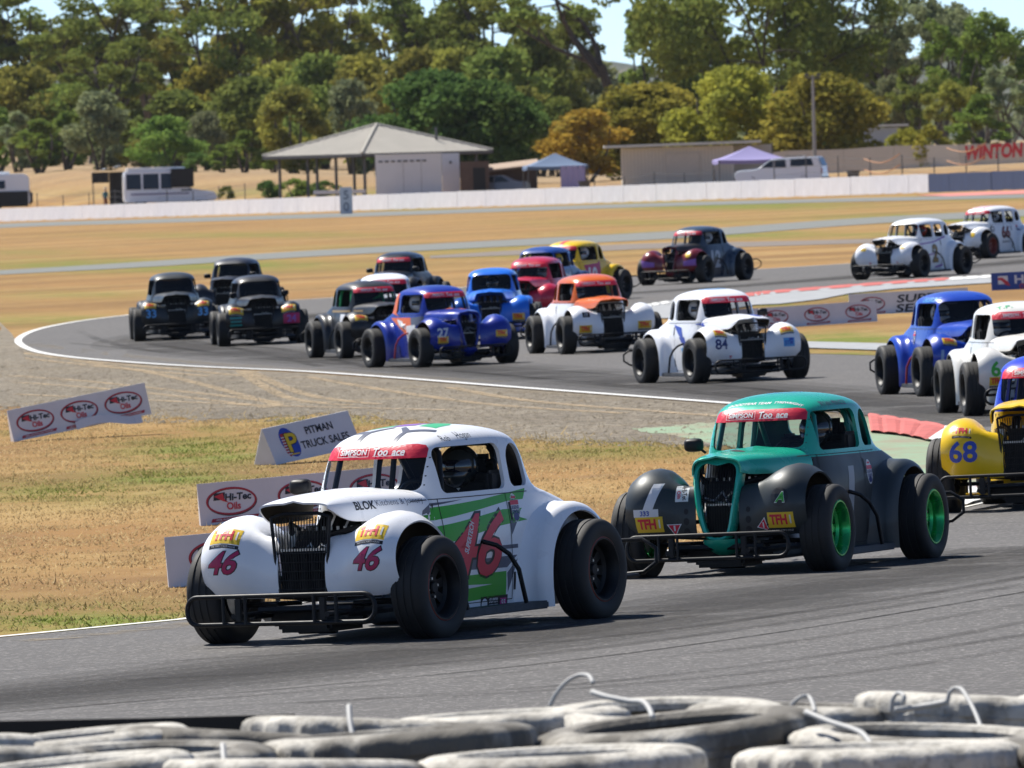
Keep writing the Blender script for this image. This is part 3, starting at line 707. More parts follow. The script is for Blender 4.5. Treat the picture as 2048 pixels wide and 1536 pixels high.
for k, u, vt, w, y, m, lab in TREES:
    tree(k, u, vt, w, y, m, lab, BARKD if m in (DEEP, GUM) else BARK, 'shrub' if k == 'shrub' else ('gum_tree' if k in ('gum1', 'gum2', 'gum3', 'sparse', 'lean', 'broad', 'slim', 'slim2') else 'leafy_tree'),
         'garden plants and bushes' if k == 'shrub' else 'trees beyond the circuit wall', 0 if k == 'lean' else None)

def distant_wood(name, n, seed, label):
    """far-off scrub and trees on the hillside, too many to count"""
    rnd = random.Random(seed); mb = MB()
    for _ in range(n):
        y = rnd.uniform(1300, 2900); u = rnd.uniform(-200, 2250)
        if mnoise.noise(Vector((u * .006, y * .004, 1.5))) < -.12: continue
        x = (u - 1024) / FPX * y; z = gz(x, y); H = rnd.uniform(5, 12); R = H * rnd.uniform(.3, .55)
        for k in range(7):
            c = Vector((x + rnd.gauss(0, R * .4), y + rnd.gauss(0, R * .4), z + H * rnd.uniform(.25, .9))); clump(mb, c, (R * .5, R * .5, R * .45), 9, 1.9, rnd)
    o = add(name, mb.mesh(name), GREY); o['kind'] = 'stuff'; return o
distant_wood('distant_wood', 330, 5, '')
# ================================================================== WALLS, BUILDINGS AND CAMP BEHIND THE TRACK
def yd(u, y): return wall_y(u) + 8 + (y - 700) * .6      # camp distances counted from the wall
def spot(u, y):
    y = yd(u, y); x = (u - 1024) / FPX * y; return Vector((x, y, gz(x, y)))
def rowz(u, v, y): return at_depth(u, v, yd(u, y)).z
WALLB = [(-420, 456.5), (1862, 385)]
WWHITE = conc('white_wall_paint', (.62, .62, .655), .10, .8); WBLUE = conc('blue_wall_paint', (.018, .036, .105), .15, 1)
def barrier(name, A, label, mat, rnd):
    P = [at(u, v) for u, v in A]; root = thing(name, label, 'wall', Matrix.Translation(P[0]))
    D = [0]
    for a, b in zip(P, P[1:]): D.append(D[-1] + (b - a).length)
    def pt(d):
        for i in range(len(P) - 1):
            if d <= D[i + 1] or i == len(P) - 2: t = (d - D[i]) / (D[i + 1] - D[i]); return P[i].lerp(P[i + 1], t)
    n = max(1, int(D[-1] / 4.05)); L = D[-1] / n
    for i in range(n):
        a, b = pt(i * L + .008), pt((i + 1) * L - .008); d = (b - a); ang = atan2(d.y, d.x); w = Vector((d.x, d.y, 0)).length
        mb = MB(); mb.bbox((w / 2, rnd.uniform(-.012, .012), .5 + rnd.uniform(-.01, .01)), (w, .30, 1.04), .008)
        add('concrete_panel', mb.mesh('concrete_panel'), mat, root, Matrix.Translation(a - P[0]) @ Matrix.Rotation(ang, 4, 'Z'))
    return root
barrier('concrete_wall', WALLB, 'long low white concrete wall along the far side of the circuit', WWHITE, random.Random(3))
barrier('concrete_wall', [(1863, 385), (2400, 368)], 'low dark blue concrete wall at the right end of the white one', WBLUE, random.Random(4))
# braking distance board
b = at(693, 428); t = thing('distance_board', 'tall white distance board with grey digits in front of the white wall', 'sign', Matrix.Translation(b))
h = (428 - 374) / (FPX / b.y)
BOARDW = simple('board_white', (.62, .62, .64), .5, noise=.06, nscale=2)
add('panel', MB().bbox((0, 0, h / 2), (.78, .08, h), .01).mesh('panel'), BOARDW, t)
GREYD = simple('faded_grey_print', (.20, .21, .25), .6)
a = Art(); a.text('5', 0, h * .72, .55, 0, 0, bold=.02); a.text('0', 0, h * .28, .55, 0, 0, bold=.02); add('digit', a.flat('digit', Vector((0, -.045, 0)), Vector((1, 0, 0)), Vector((0, 0, 1)), Vector((0, -1, 0)), .003), GREYD, t)
# ---- pavilion with pyramid roof
ROOFM = conc('pale_roof_sheet', (.40, .375, .33), .08, .6); STEEL = simple('grey_steel_post', (.10, .10, .10), .6); CREAM = conc('cream_wall', (.56, .51, .43), .06, .5); CREAM2 = conc('cream_wall_light', (.64, .59, .50), .05, .5)
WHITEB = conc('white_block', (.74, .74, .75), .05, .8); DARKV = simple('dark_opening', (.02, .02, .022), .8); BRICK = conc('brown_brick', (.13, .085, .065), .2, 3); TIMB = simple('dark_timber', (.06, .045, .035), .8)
y0 = 746.0; c = spot(768, y0 + 5)
pav = thing('pavilion', 'open pavilion with a pale pyramid roof on posts', 'building', Matrix.Translation(c) @ Matrix.Rotation(radians(38), 4, 'Z'))
def hz(v, y): return (rowz(768, v, y) - c.z)
ez = hz(306, y0 - 2); az = hz(249, y0 + 5); a_ = 5.75
mb = MB(); nst = 13
# four roof faces of standing sheets with small ribs
for k in range(4):
    M = Matrix.Rotation(k * pi / 2, 4, 'Z'); rows = [(-a_, -a_, ez), (a_, -a_, ez), (0, 0, az)]
    mb.add([rows[0], rows[1], rows[2]], [(0, 1, 2)], 0, M); mb.add([(-a_, -a_, ez - .22), (a_, -a_, ez - .22), (a_, -a_, ez - .003), (-a_, -a_, ez - .003)], [(0, 1, 2, 3)], 1, M)
    mb.tube([(-a_, -a_, ez + .04), (0, 0, az + .05)], .09, 6, 0, M=M)
    for j in range(1, nst * 2):
        x = -a_ + 2 * a_ * j / (nst * 2); tt = 1 - abs(x) / a_; mb.tube([(x, -a_, ez + .015), (x, -a_ * (1 - tt), ez + (az - ez) * tt + .015)], .03, 4, 0, M=M)
add('roof', mb.mesh('roof', 2), [ROOFM, STEEL], pav)
add('ceiling', MB().box((0, 0, ez - .25), (2 * a_ - .3, 2 * a_ - .3, .04)).mesh('ceiling'), TIMB, pav)
for i in range(4):
    for j in range(4):
        if i in (0, 3) or j in (0, 3):
            x = -4.9 + 9.8 * i / 3; y = -4.9 + 9.8 * j / 3; add('post', MB().bbox((0, 0, ez / 2 - .1), (.16, .16, ez), .01).mesh('post'), STEEL, pav, Matrix.Translation((x, y, 0)))
add('slab', MB().bbox((0, 0, .03), (10, 10, .12), .02).mesh('slab'), CONC2, pav)
add('flue', MB().tube([(2.6, -3.4, ez + .6), (2.6, -3.4, ez + 1.7)], .09, 8).mesh('flue'), STEEL, pav)
# white block with a vent row
y1 = 712.0
def building_box(name, u0, u1, vt, y, depth, mat, label, cat='building', yaw=0.0):
    p = spot((u0 + u1) / 2, y); w = (u1 - u0) / FPX * yd((u0 + u1) / 2, y); h = rowz((u0 + u1) / 2, vt, y) - p.z
    r = thing(name, label, cat, Matrix.Translation(p) @ Matrix.Rotation(yaw, 4, 'Z'))
    add('wall', MB().bbox((0, depth / 2, h / 2), (w, depth, h), .015).mesh('wall'), mat, r); return r, w, h
r, w, h = building_box('amenities_block', 763, 895, 309, y1, 3, WHITEB, 'white block building with a row of dark vents in front of the pavilion')
for k in range(8): add('vent', MB().box((0, 0, 0), (.26, .06, .10)).mesh('vent'), DARKV, r, Matrix.Translation((-w / 2 + .35 + k * .42, -.01, h - .42)))
for x in (-.35, .85): add('panel_joint', MB().box((0, 0, 0), (.03, .02, h * .9)).mesh('joint'), simple('joint_grey', (.35, .35, .35), .8), r, Matrix.Translation((x, -.004, h * .46)))
add('coping', MB().bbox((0, 1.5, h + .03), (w + .1, 3.1, .06), .01).mesh('coping'), WHITEB, r)
r, w, h = building_box('amenities_block', 896, 931, 306, y1 - .6, 3, WHITEB, 'narrow white block at the right end of the vented building'); add('lamp', MB().bbox((0, -.05, h - .6), (.16, .1, .16), .02).mesh('lamp'), STEEL, r)
r, w, h = building_box('brick_store', 932, 990, 322, y1 + 3, 3, BRICK, 'dark brick store under the right end of the pavilion roof'); add('door', MB().bbox((.3, -.02, h * .42), (.8, .06, h * .8), .01).mesh('door'), DARKV, r)
t = thing('bench_table', 'long white table under the pavilion roof', 'table', Matrix.Translation(spot(690, 708))); add('table_top', MB().bbox((0, 0, .78), (3.6, .8, .25), .02).mesh('top'), WHITEB, t)
for x in (-1.6, 0, 1.6): add('leg', MB().bbox((0, 0, .33), (.1, .6, .66), .01).mesh('leg'), STEEL, t, Matrix.Translation((x, 0, 0)))
# ---- cream shed with flat roof
y2 = 745.0; p = spot(1368, y2); w = (1482 - 1258) / FPX * yd(1368, y2); h = rowz(1368, 293, y2) - p.z
shed = thing('shed', 'cream metal shed with a flat white roof', 'building', Matrix.Translation(p))
add('wall', MB().bbox((0, 2.5, h / 2), (w, 5, h), .01).mesh('wall'), CREAM2, shed)
for i in range(int(w / .22)):
    add('cladding_sheet', (_RIB := globals().get('_RIB') or MB().bbox((0, 0, 0), (.06, .03, 1), .005).mesh('cladding_sheet')), CREAM, shed, Matrix.Translation((-w / 2 + .12 + i * .22, -.012, h * .5)) @ Matrix.Diagonal((1, 1, h - .06, 1)))
dw = 2.1; add('roller_door', MB().bbox((w / 2 - 3.2, -.05, h * .43), (dw, .06, h * .86), .01).mesh('door'), CREAM, shed)
rw = (1560 - 1246) / FPX * yd(1368, y2); add('roof', MB().bbox((.35, 2.4, h + .14), (rw, 6.2, .16), .02).mesh('roof'), conc('white_roof', (.66, .65, .60), .06, .8), shed, Matrix.Rotation(radians(-.5), 4, 'Y'))
add('carport_wall', MB().bbox((w / 2 + 1.3, 4.5, h / 2), (2.4, .1, h), .01).mesh('wall'), CREAM, shed)
add('post', MB().tube([(w / 2 + 2.4, 0, 0), (w / 2 + 2.4, 0, h + .1)], .05, 6).mesh('post'), STEEL, shed)
# ---- long cream boundary wall with painted letters
def spot_at(u, y): x = (u - 1024) / FPX * y; return Vector((x, y, gz(x, y)))
A = [(1470, 315, 735), (1587, 301, 732), (1700, 298, 729), (1800, 291, 726), (1930, 289, 723), (2048, 285, 720), (2400, 275, 712)]
lw = thing('boundary_wall', 'long cream wall with faded panels at the right', 'wall', Matrix.Translation(spot_at(1470, 735)))
for (u0, v0, ya), (u1, v1, yb) in zip(A, A[1:]):
    a = spot_at(u0, ya); b = spot_at(u1, yb); ha = at_depth(u0, v0, ya).z - a.z; hb = at_depth(u1, v1, yb).z - b.z; o = spot_at(1470, 735); n = max(1, round((b - a).length / 3.2))
    for k in range(n):
        q0 = a.lerp(b, k / n) - o; q1 = a.lerp(b, (k + 1) / n) - o; h0 = ha + (hb - ha) * k / n; h1 = ha + (hb - ha) * (k + 1) / n; g_ = .012
        mb = MB(); d = (q1 - q0).normalized() * g_; q0 = q0 + d; q1 = q1 - d
        mb.add([tuple(q0 - Vector((0, 0, .3))), tuple(q1 - Vector((0, 0, .3))), tuple(q1 + Vector((0, 0, h1))), tuple(q0 + Vector((0, 0, h0)))] + [tuple(q + Vector((0, .15, z))) for q, z in ((q0, -.3), (q1, -.3), (q1, h1), (q0, h0))], [(0, 1, 2, 3), (7, 6, 5, 4), (3, 2, 6, 7), (0, 4, 5, 1), (1, 5, 6, 2), (0, 3, 7, 4)])
        add('wall_panel', mb.mesh('wall_panel'), CREAM2 if (u0 > 1700 and (k + int(u0)) % 2) else CREAM, lw)
YL = 720.; a = Art(); LH = 27 / (FPX / YL); wa = spot_at(1930, 723); wb = spot_at(2048, 720); dd = wb - wa; dd.z = 0; ww = 145 / (FPX / YL); dd.normalize()
a.text('WINTON', 0, 0, LH, 0, 0, bold=.05, shear=.12, width=ww)
pc = wa + dd * (15 / (FPX / YL) + ww / 2); pc.z = at_depth(2015, 301, 720).z; me = a.flat('letters', pc - lw.location, Vector((dd.x, dd.y, .03)), Vector((0, 0, 1)), Vector((dd.y, -dd.x, 0)), .012); add('painted_lettering', me, simple('red_wall_paint', (.55, .03, .04), .7), lw)
# ---- marquees
def tent(u, y, w, eave_v, peak_v, mat, label, side=None, d=3.0):
    p = spot(u, y); he = rowz(u, eave_v, y) - p.z; hp = rowz(u, peak_v, y) - p.z; r = thing('marquee', label, 'tent', Matrix.Translation(p) @ Matrix.Rotation(radians(6), 4, 'Z'))
    mb = MB(); c = [(-w / 2, 0), (w / 2, 0), (w / 2, d), (-w / 2, d)]
    n = 8; rows = []
    for k in range(n):
        t_ = k / (n - 1); z = he + (hp - he) * (t_ ** 1.25); q = 1 - t_ * .985; row = []
        for i in range(4):
            a, b = c[i], c[(i + 1) % 4]
            for j in range(6): tt = j / 6; row.append(((a[0] + (b[0] - a[0]) * tt) * q, (a[1] + (b[1] - a[1]) * tt - d / 2) * q + d / 2, z - .05 * sin(pi * tt) * (1 - t_)))
        rows.append(row)
    mb.grid(rows, wrap=True); low = [(x * 1.0, yy, z - .22) for x, yy, z in rows[0]]; mb.grid([low, [(x, yy, z) for x, yy, z in rows[0]]], wrap=True)
    add('canopy', mb.mesh('canopy'), mat, r)
    for x, yy in c: add('leg', MB().tube([(0, 0, 0), (0, 0, he)], .03, 6).mesh('leg'), STEEL, r, Matrix.Translation((x * .97, yy, 0)))
    if side:
        x0, x1 = side; rows = [[(x0 + (x1 - x0) * i / 14, -.03 + .05 * sin(i * 1.9 + zz), zz) for i in range(15)] for zz in (.15, he * .5, he - .02)]
        add('side_curtain', MB().grid(rows).mesh('curtain'), simple('lilac_cloth', (.42, .38, .62), .8), r)
    return r
tent(1128, 735, 4.0, 331, 306, simple('blue_canvas', (.11, .17, .28), .8), 'blue peaked marquee with a lilac side curtain', side=(.15, 1.75))
tent(1518, 733, 4.2, 318, 292, simple('lilac_canvas', (.27, .24, .47), .8), 'lilac peaked marquee beside the white utility')
# ---- motor vehicles
TYREM = RUBBER if 'RUBBER' in globals() else simple('tyre_rubber', (.02, .02, .02), .8)
DGLASS = simple('dark_window', (.02, .025, .03), .08)
def side_vehicle(name, label, cat, u, y, yaw, prof, width, wheels, wins, mat, wheel_r=.36, extra=(), sc=1.0):
    """vehicle from a side outline (x along, z up) with rounded edges, windows, wheels, lamps"""
    r = thing(name, label, cat, Matrix.Translation(spot(u, y)) @ Matrix.Rotation(yaw, 4, 'Z') @ Matrix.Scale(sc, 4))
    bm = bmesh.new(); vs = [bm.verts.new((x, -width / 2, z)) for x, z in prof]; f = bm.faces.new(vs); ex = bmesh.ops.extrude_face_region(bm, geom=[f])
    top = max(z for _, z in prof)
    for e in ex['geom']:
        if isinstance(e, bmesh.types.BMVert): e.co.y += width
    for v in bm.verts:
        k = max(0, (v.co.z - top * .55) / (top * .45)); v.co.y *= 1 - .13 * k
    bmesh.ops.recalc_face_normals(bm, faces=bm.faces[:]); es = [e for e in bm.edges if len(e.link_faces) == 2]; bmesh.ops.bevel(bm, geom=es, offset=.07, segments=3, affect='EDGES', clamp_overlap=True)
    me = bpy.data.meshes.new('body'); bm.to_mesh(me); bm.free(); me.materials.append(None); shade(me, 40); add('body', me, mat, r)
    for x in wheels:
        for sd in (-1, 1):
            wv = add('wheel', MB().lathe([(0, .10), (wheel_r * .55, .10), (wheel_r * .62, .07), (wheel_r * .62, -.1)], 20, axis='y').mesh('wheel'), ALLOYG, r, Matrix.Translation((x, sd * (width / 2 - .12), wheel_r)) @ Matrix.Rotation(0 if sd > 0 else pi, 4, 'Z'))
            add('tyre', MB().lathe([(wheel_r * .6, .09), (wheel_r * .95, .11), (wheel_r, .07), (wheel_r, -.1), (wheel_r * .6, -.1)], 24, axis='y').mesh('tyre'), TYREM, wv)
    for poly in wins:
        for sd in (-1, 1):
            zz = sum(z for _, z in poly) / len(poly); yy = width / 2 * (1 - .13 * max(0, (zz - top * .55) / (top * .45))) + .004; tilt = .13 * width / 2 / (top * .45)
            mb = MB(); mb.add([(x, sd * (yy - (z - zz) * tilt), z) for x, z in poly], [tuple(range(len(poly)))]); add('window', mb.mesh('window'), DGLASS, r)
    for nme, mb, m in extra: add(nme, mb.mesh(nme), m, r)
    return r
ALLOYG = simple('wheel_grey', (.3, .3, .3), .4, .6)
WHV = simple('white_car_paint', (.86, .87, .88), .25, coat=.5); SLV = simple('grey_car_paint', (.16, .17, .20), .3, coat=.5)
ute = [(-2.6, .42), (-2.62, .95), (-2.45, 1.08), (-1.25, 1.16), (-.45, 1.70), (.1, 1.76), (2.35, 1.80), (2.62, 1.15), (2.66, .5), (2.3, .38), (-2.2, .34)]
side_vehicle('utility_vehicle', 'white dual cab utility with a rear canopy parked behind the wall', 'car', 1574, 718, radians(-14), ute, 1.85, (-1.65, 1.55), [[(-1.05, 1.2), (-.45, 1.62), (-.28, 1.62), (-.28, 1.2)], [(-.18, 1.2), (-.18, 1.64), (.45, 1.66), (.5, 1.2)], [(.75, 1.25), (.75, 1.68), (2.0, 1.70), (2.15, 1.25)]], WHV,
    extra=[('headlight', MB().bbox((-2.56, -.68, .86), (.10, .3, .16), .03), ALLOYG), ('headlight', MB().bbox((-2.56, .68, .86), (.10, .3, .16), .03), ALLOYG), ('tail_light', MB().bbox((2.63, -.82, .95), (.05, .12, .35), .01), simple('tail_red', (.3, .01, .01), .3)), ('tail_light', MB().bbox((2.63, .82, .95), (.05, .12, .35), .01), simple('tail_red', (.3, .01, .01), .3)),
           ('rear_window', MB().add([(2.42, -.66, 1.74), (2.42, .66, 1.74), (2.625, .74, 1.24), (2.625, -.74, 1.24)], [(0, 1, 2, 3)]), DGLASS), ('bumper', MB().bbox((2.68, 0, .5), (.12, 1.7, .2), .03), STEEL), ('bumper', MB().bbox((-2.62, 0, .5), (.12, 1.75, .26), .03), STEEL), ('roof_rack', MB().bbox((.9, 0, 1.86), (1.0, 1.3, .05), .01), ALLOYG),
           ('windscreen', MB().add([(-1.215, -.80, 1.19), (-1.215, .80, 1.19), (-.49, .74, 1.69), (-.49, -.74, 1.69)], [(0, 3, 2, 1)]), DGLASS)])
sed = [(-2.1, .4), (-2.15, .75), (-1.1, .95), (-.45, 1.42), (.5, 1.45), (1.3, 1.05), (2.05, .98), (2.1, .45), (1.8, .32), (-1.8, .32)]
side_vehicle('parked_car', 'dark grey hatchback under the tan awning', 'car', 1005, 728, radians(-10), sed, 1.75, (-1.35, 1.3), [[(-.95, .98), (-.42, 1.36), (-.05, 1.37), (-.05, .98)], [(.03, .98), (.03, 1.37), (.48, 1.38), (1.0, 1.0)]], SLV, .31, [('windscreen', MB().add([(-1.075, -.78, .985), (-1.075, .78, .985), (-.49, .72, 1.40), (-.49, -.72, 1.40)], [(0, 3, 2, 1)]), DGLASS)])
# awning between
p = spot(1030, 733); aw = thing('awning', 'long tan awning roof left of the blue marquee', 'awning', Matrix.Translation(p)); z0 = rowz(975, 341, 733) - p.z; z1 = rowz(1080, 328, 733) - p.z
add('roof_sheet', MB().add([(-1.8, 0, z0), (1.9, 0, z1), (1.9, 3, z1 + .35), (-1.8, 3, z0 + .35), (-1.8, 0, z0 - .12), (1.9, 0, z1 - .12), (1.9, 3, z1 + .2), (-1.8, 3, z0 + .2)], [(0, 1, 2, 3), (7, 6, 5, 4), (0, 4, 5, 1), (1, 5, 6, 2), (3, 2, 6, 7), (0, 3, 7, 4)]).mesh('sheet'), simple('tan_sheet', (.33, .24, .17), .8), aw)
for x, z in ((-1.7, z0), (1.8, z1)): add('post', MB().tube([(x, .1, 0), (x, .1, z)], .04, 6).mesh('post'), STEEL, aw)
add('back_wall', MB().bbox((.1, 2.9, 1.0), (3.4, .1, 2.0), .01).mesh('back'), BRICK, aw)
t = thing('waste_bin', 'dark open bin on the grass right of the white utility', 'bin', Matrix.Translation(spot(1718, 712))); add('tub', MB().lathe([(.28, 0), (.36, .75), (.42, .78), (.42, .86), (.36, .86), (.26, .05)], 16, axis='z').mesh('tub'), STEEL, t)
t = thing('waste_bin', 'low dark bin below the lilac curtain', 'bin', Matrix.Translation(spot(1180, 724))); add('tub', MB().lathe([(.28, 0), (.36, .75), (.42, .78), (.42, .86), (.36, .86), (.26, .05)], 16, axis='z').mesh('tub'), STEEL, t)
# ---- camper van and caravan at the left
camp = [(-2.6, .5), (-2.6, 2.25), (-2.4, 2.42), (1.05, 2.42), (1.3, 2.25), (1.35, 1.35), (1.75, 1.18), (3.0, 1.0), (3.2, .55), (2.8, .42), (-2.2, .42)]
cv = side_vehicle('camper_van', 'white camper van with a striped side and dark annexe windows', 'camper', 342, 712, radians(5), camp, 2.1, (-1.6, 2.2), [[(-2.45, 1.25), (-2.45, 2.2), (-1.55, 2.2), (-1.55, 1.25)], [(-1.42, 1.25), (-1.42, 2.2), (-.45, 2.2), (-.45, 1.25)], [(-.32, 1.25), (-.32, 2.2), (.35, 2.2), (.35, 1.25)], [(.9, 1.1), (.9, 1.32), (1.5, 1.26), (1.6, 1.1)]], WHV, .36,
    [('annexe', MB().bbox((1.0, -.75, 1.9), (1.4, 1.0, 1.15), .04), DARKV), ('stripe', MB().box((-.4, -1.07, .95), (3.6, .01, .08)), simple('dull_purple', (.16, .12, .25), .5)), ('roof_pod', MB().bbox((-.6, 0, 2.5), (3.6, 1.7, .18), .05), WHV)], sc=1.2)
p = spot(240, 713); aw = thing('awning', 'silver awning on poles beside the camper van', 'awning', Matrix.Translation(p)); z0 = rowz(195, 345, 713) - p.z; z1 = rowz(258, 330, 713) - p.z
add('cloth', MB().grid([[(-1.7 + 2.5 * i / 8, y_, z0 + (z1 - z0) * (i / 8) ** .7 + .04 * sin(i * 2 + y_)) for i in range(9)] for y_ in (-1.2, 0, 1.2)]).mesh('cloth'), simple('silver_cloth', (.55, .57, .60), .45), aw)
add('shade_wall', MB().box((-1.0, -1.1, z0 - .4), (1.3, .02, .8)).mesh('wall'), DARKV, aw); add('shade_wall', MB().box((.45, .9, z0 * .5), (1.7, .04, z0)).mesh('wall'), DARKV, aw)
for x, y_ in ((-1.6, -1.1), (-1.6, 1.1), (.75, -1.1)): add('post', MB().tube([(x, y_, 0), (x, y_, z0)], .025, 6).mesh('post'), STEEL, aw)
cara = [(-3, .55), (-3, 2.5), (2.3, 2.5), (2.6, 2.3), (2.62, .7), (2.3, .5)]
side_vehicle('caravan', 'white and black caravan cut by the left edge', 'caravan', -14, 713, radians(3), cara, 2.3, (-.4, .5), [[(.5, 1.6), (.5, 2.1), (1.1, 2.1), (1.1, 1.6)]], WHV, .34,
    [('skirt', MB().bbox((-.2, -1.16, .95), (5.4, .04, .95), .01), DARKV), ('rear_panel', MB().bbox((2.62, 0, 1.0), (.06, 2.1, .95), .01), DARKV), ('roof_vent', MB().bbox((1.0, 0, 2.58), (.8, .6, .16), .03), WHV), ('spare_wheel', MB().lathe([(0, .1), (.3, .1), (.34, .05), (.34, -.08), (0, -.08)], 20, axis='x', M=Matrix.Translation((2.7, .3, 1.0))), STEEL), ('side_awning', MB().bbox((-1.2, -1.5, 2.2), (2.6, .9, .06), .01), STEEL), ('annexe_wall', MB().bbox((-1.3, -1.9, 1.2), (2.4, .05, 2.0), .01), DARKV)], sc=1.3)
# ---- man by the awning
def standing_person(u, y, label):
    V = []; E = []; R = []
    def ch(pts, st=None):
        p = st
        for q, r in pts:
            V.append(q); R.append(r)
            if p is not None: E.append((p, len(V) - 1))
            p = len(V) - 1
        return p
    pel = ch([((0, 0, .92), (.15, .11))]); sh = ch([((0, .02, 1.12), (.15, .11)), ((0, .02, 1.36), (.17, .11)), ((0, .02, 1.43), (.11, .09))], pel); ch([((0, .0, 1.52), (.055, .055)), ((0, -.02, 1.60), (.075, .085)), ((0, -.02, 1.70), (.08, .09))], sh)
    for s in (1, -1):
        ch([((s * .2, .02, 1.38), (.06, .06)), ((s * .27, .03, 1.12), (.045, .045)), ((s * .24, -.14, .92), (.034, .034)), ((s * .23, -.18, .86), (.04, .022)), ((s * .23, -.22, .80), (.032, .015))], sh)
        ch([((s * .09, 0, .82), (.09, .09)), ((s * .10, -.01, .48), (.06, .06)), ((s * .10, .03, .10), (.042, .045)), ((s * .10, -.06, .04), (.045, .035)), ((s * .10, -.13, .03), (.04, .03))], pel)
    me = bpy.data.meshes.new('person'); me.from_pydata(V, E, []); o = bpy.data.objects.new('person', me); COL.objects.link(o); md = o.modifiers.new('k', 'SKIN')
    for i, r in enumerate(R): me.skin_vertices[0].data[i].radius = r
    me.skin_vertices[0].data[0].use_root = True; o.modifiers.new('s', 'SUBSURF').levels = 1
    body = evaluated_mesh(o); drop(o); shade(body, 180)
    for m in range(3): body.materials.append(None)
    for p in body.polygons:
        z = p.center.z; ax = abs(p.center.x); p.material_index = 1 if (z > 1.46 or (ax > .19 and z < 1.2 and z > .7)) else (2 if z < .95 else 0)
        if z < .5: p.material_index = 1
        if z < .09: p.material_index = 2
    b = add('person', body, [simple('teal_shirt', (.03, .22, .28), .8), simple('skin', (.45, .26, .18), .6), simple('rust_shorts', (.30, .10, .05), .8)], None, Matrix.Translation(spot(u, y)) @ Matrix.Rotation(radians(40), 4, 'Z')); tag(b, label, 'person')
    hat = MB().lathe([(0, 1.83), (.09, 1.82), (.105, 1.74), (.17, 1.73), (.17, 1.715), (.10, 1.715)], 16, axis='z').mesh('hat'); add('hat', hat, simple('pale_hat', (.55, .5, .42), .8), b)
standing_person(222, 709, 'person in a teal shirt and pale hat standing by the camper awning')
# ---- light pole, wire fence
p = spot(1642, 775); pole = thing('light_pole', 'tall slim grey light pole with a cross arm in front of the yellow green tree', 'lamp post', Matrix.Translation(p)); hp = rowz(1640, 150, 775) - p.z
add('pole', MB().tube([(0, 0, 0), (0, 0, hp)], [.13, .08], 8).mesh('pole'), simple('galvanised', (.30, .29, .27), .6), pole); add('cross_arm', MB().bbox((0, 0, hp - .15), (.9, .1, .1), .02).mesh('arm'), STEEL, pole)
for x in (-.35, .35): add('lamp_head', MB().bbox((x, -.1, hp + .02), (.3, .35, .16), .04).mesh('head'), STEEL, pole)
def wire_fence(label, us, y, h, seed):
    rnd = random.Random(seed); p0 = spot(us[0], y); f = thing('wire_fence', label, 'fence', Matrix.Translation(p0)); prev = None
    for u in us:
        q = spot(u, y + rnd.uniform(-1, 1)) - p0; hh = h * rnd.uniform(.85, 1.12); add('fence_post', MB().tube([(0, 0, 0), (0, 0, hh)], .035, 6).mesh('post'), STEEL, f, Matrix.Translation(q)); q = q + Vector((0, 0, hh))
        if prev:
            for d in (.08, .5, .9): add('wire', MB().tube([prev - Vector((0, 0, d)), (prev + q) / 2 - Vector((0, 0, d + .05)), q - Vector((0, 0, d))], .012, 4).mesh('wire'), STEEL, f)
        prev = q
wire_fence('post and wire fence in front of the camper van', list(range(85, 540, 52)), 705, 1.5, 1)
wire_fence('thin post and wire fence in front of the shed', list(range(1200, 1500, 60)), 716, 1.2, 2)
wire_fence('post and wire fence in front of the cream wall', list(range(1560, 2100, 64)), 708, 1.6, 5)
p0 = spot(1740, 707); rp = thing('safety_rope', 'sagging orange safety ropes strung before the cream wall', 'rope', Matrix.Translation(p0))
for u0, u1, z in ((1740, 1812, 1.5), (1740, 1812, .9), (1906, 1985, 1.9), (1906, 1985, 1.2)):
    a = spot(u0, 707) - p0; b = spot(u1, 707) - p0; add('rope', MB().tube([a.lerp(b, t / 8) + Vector((0, 0, z - .35 * sin(pi * t / 8) + .2 * t / 8)) for t in range(9)], .03, 5).mesh('rope'), simple('orange_rope', (.5, .25, .12), .8), rp)
p = spot_at(1770, 800); r = thing('distant_shed', 'small far shed with a white roof behind the yellow green tree', 'building', Matrix.Translation(p)); add('wall', MB().bbox((0, 1.5, 1.4), (3.0, 3, 2.8), .02).mesh('w'), conc('pale_blue_wall', (.36, .40, .46), .06, 1), r); add('roof', MB().bbox((0, 1.5, 2.95), (4.4, 4, .14), .02).mesh('r'), conc('white_roof2', (.62, .62, .6), .06, .8), r)
# ================================================================== SHORT DRY GRASS ON THE NEAR BANK
import numpy as np
def blade_mat():
    m = bpy.data.materials.new('grass_blades'); m.use_nodes = True; nt = m.node_tree; nt.nodes.clear(); h = NT(nt)
    tc = h.n('ShaderNodeTexCoord').outputs['Object']; a = h.noise(tc, 2.2, 4, .65); f = h.noise(tc, 45, 2, .7)
    col = h.ramp(a, [(.3, (.34, .22, .10)), (.5, (.48, .35, .17)), (.7, (.58, .45, .25))]); col = h.mix(h.map(f, .4, .65, 0, .6), col, (.56, .43, .24))
    at_ = h.n('ShaderNodeAttribute', attribute_name='green'); col = h.mix(at_.outputs['Fac'], col, h.ramp(f, [(.35, (.10, .14, .025)), (.65, (.22, .26, .06))]))
    d = h.n('ShaderNodeBsdfDiffuse'); t = h.n('ShaderNodeBsdfTranslucent'); h.l(col, d.inputs[0]); h.l(col, t.inputs[0]); mx = h.n('ShaderNodeMixShader'); mx.inputs[0].default_value = .5; h.l(d.outputs[0], mx.inputs[1]); h.l(t.outputs[0], mx.inputs[2]); o = h.n('ShaderNodeOutputMaterial'); h.l(mx.outputs[0], o.inputs[0]); return m
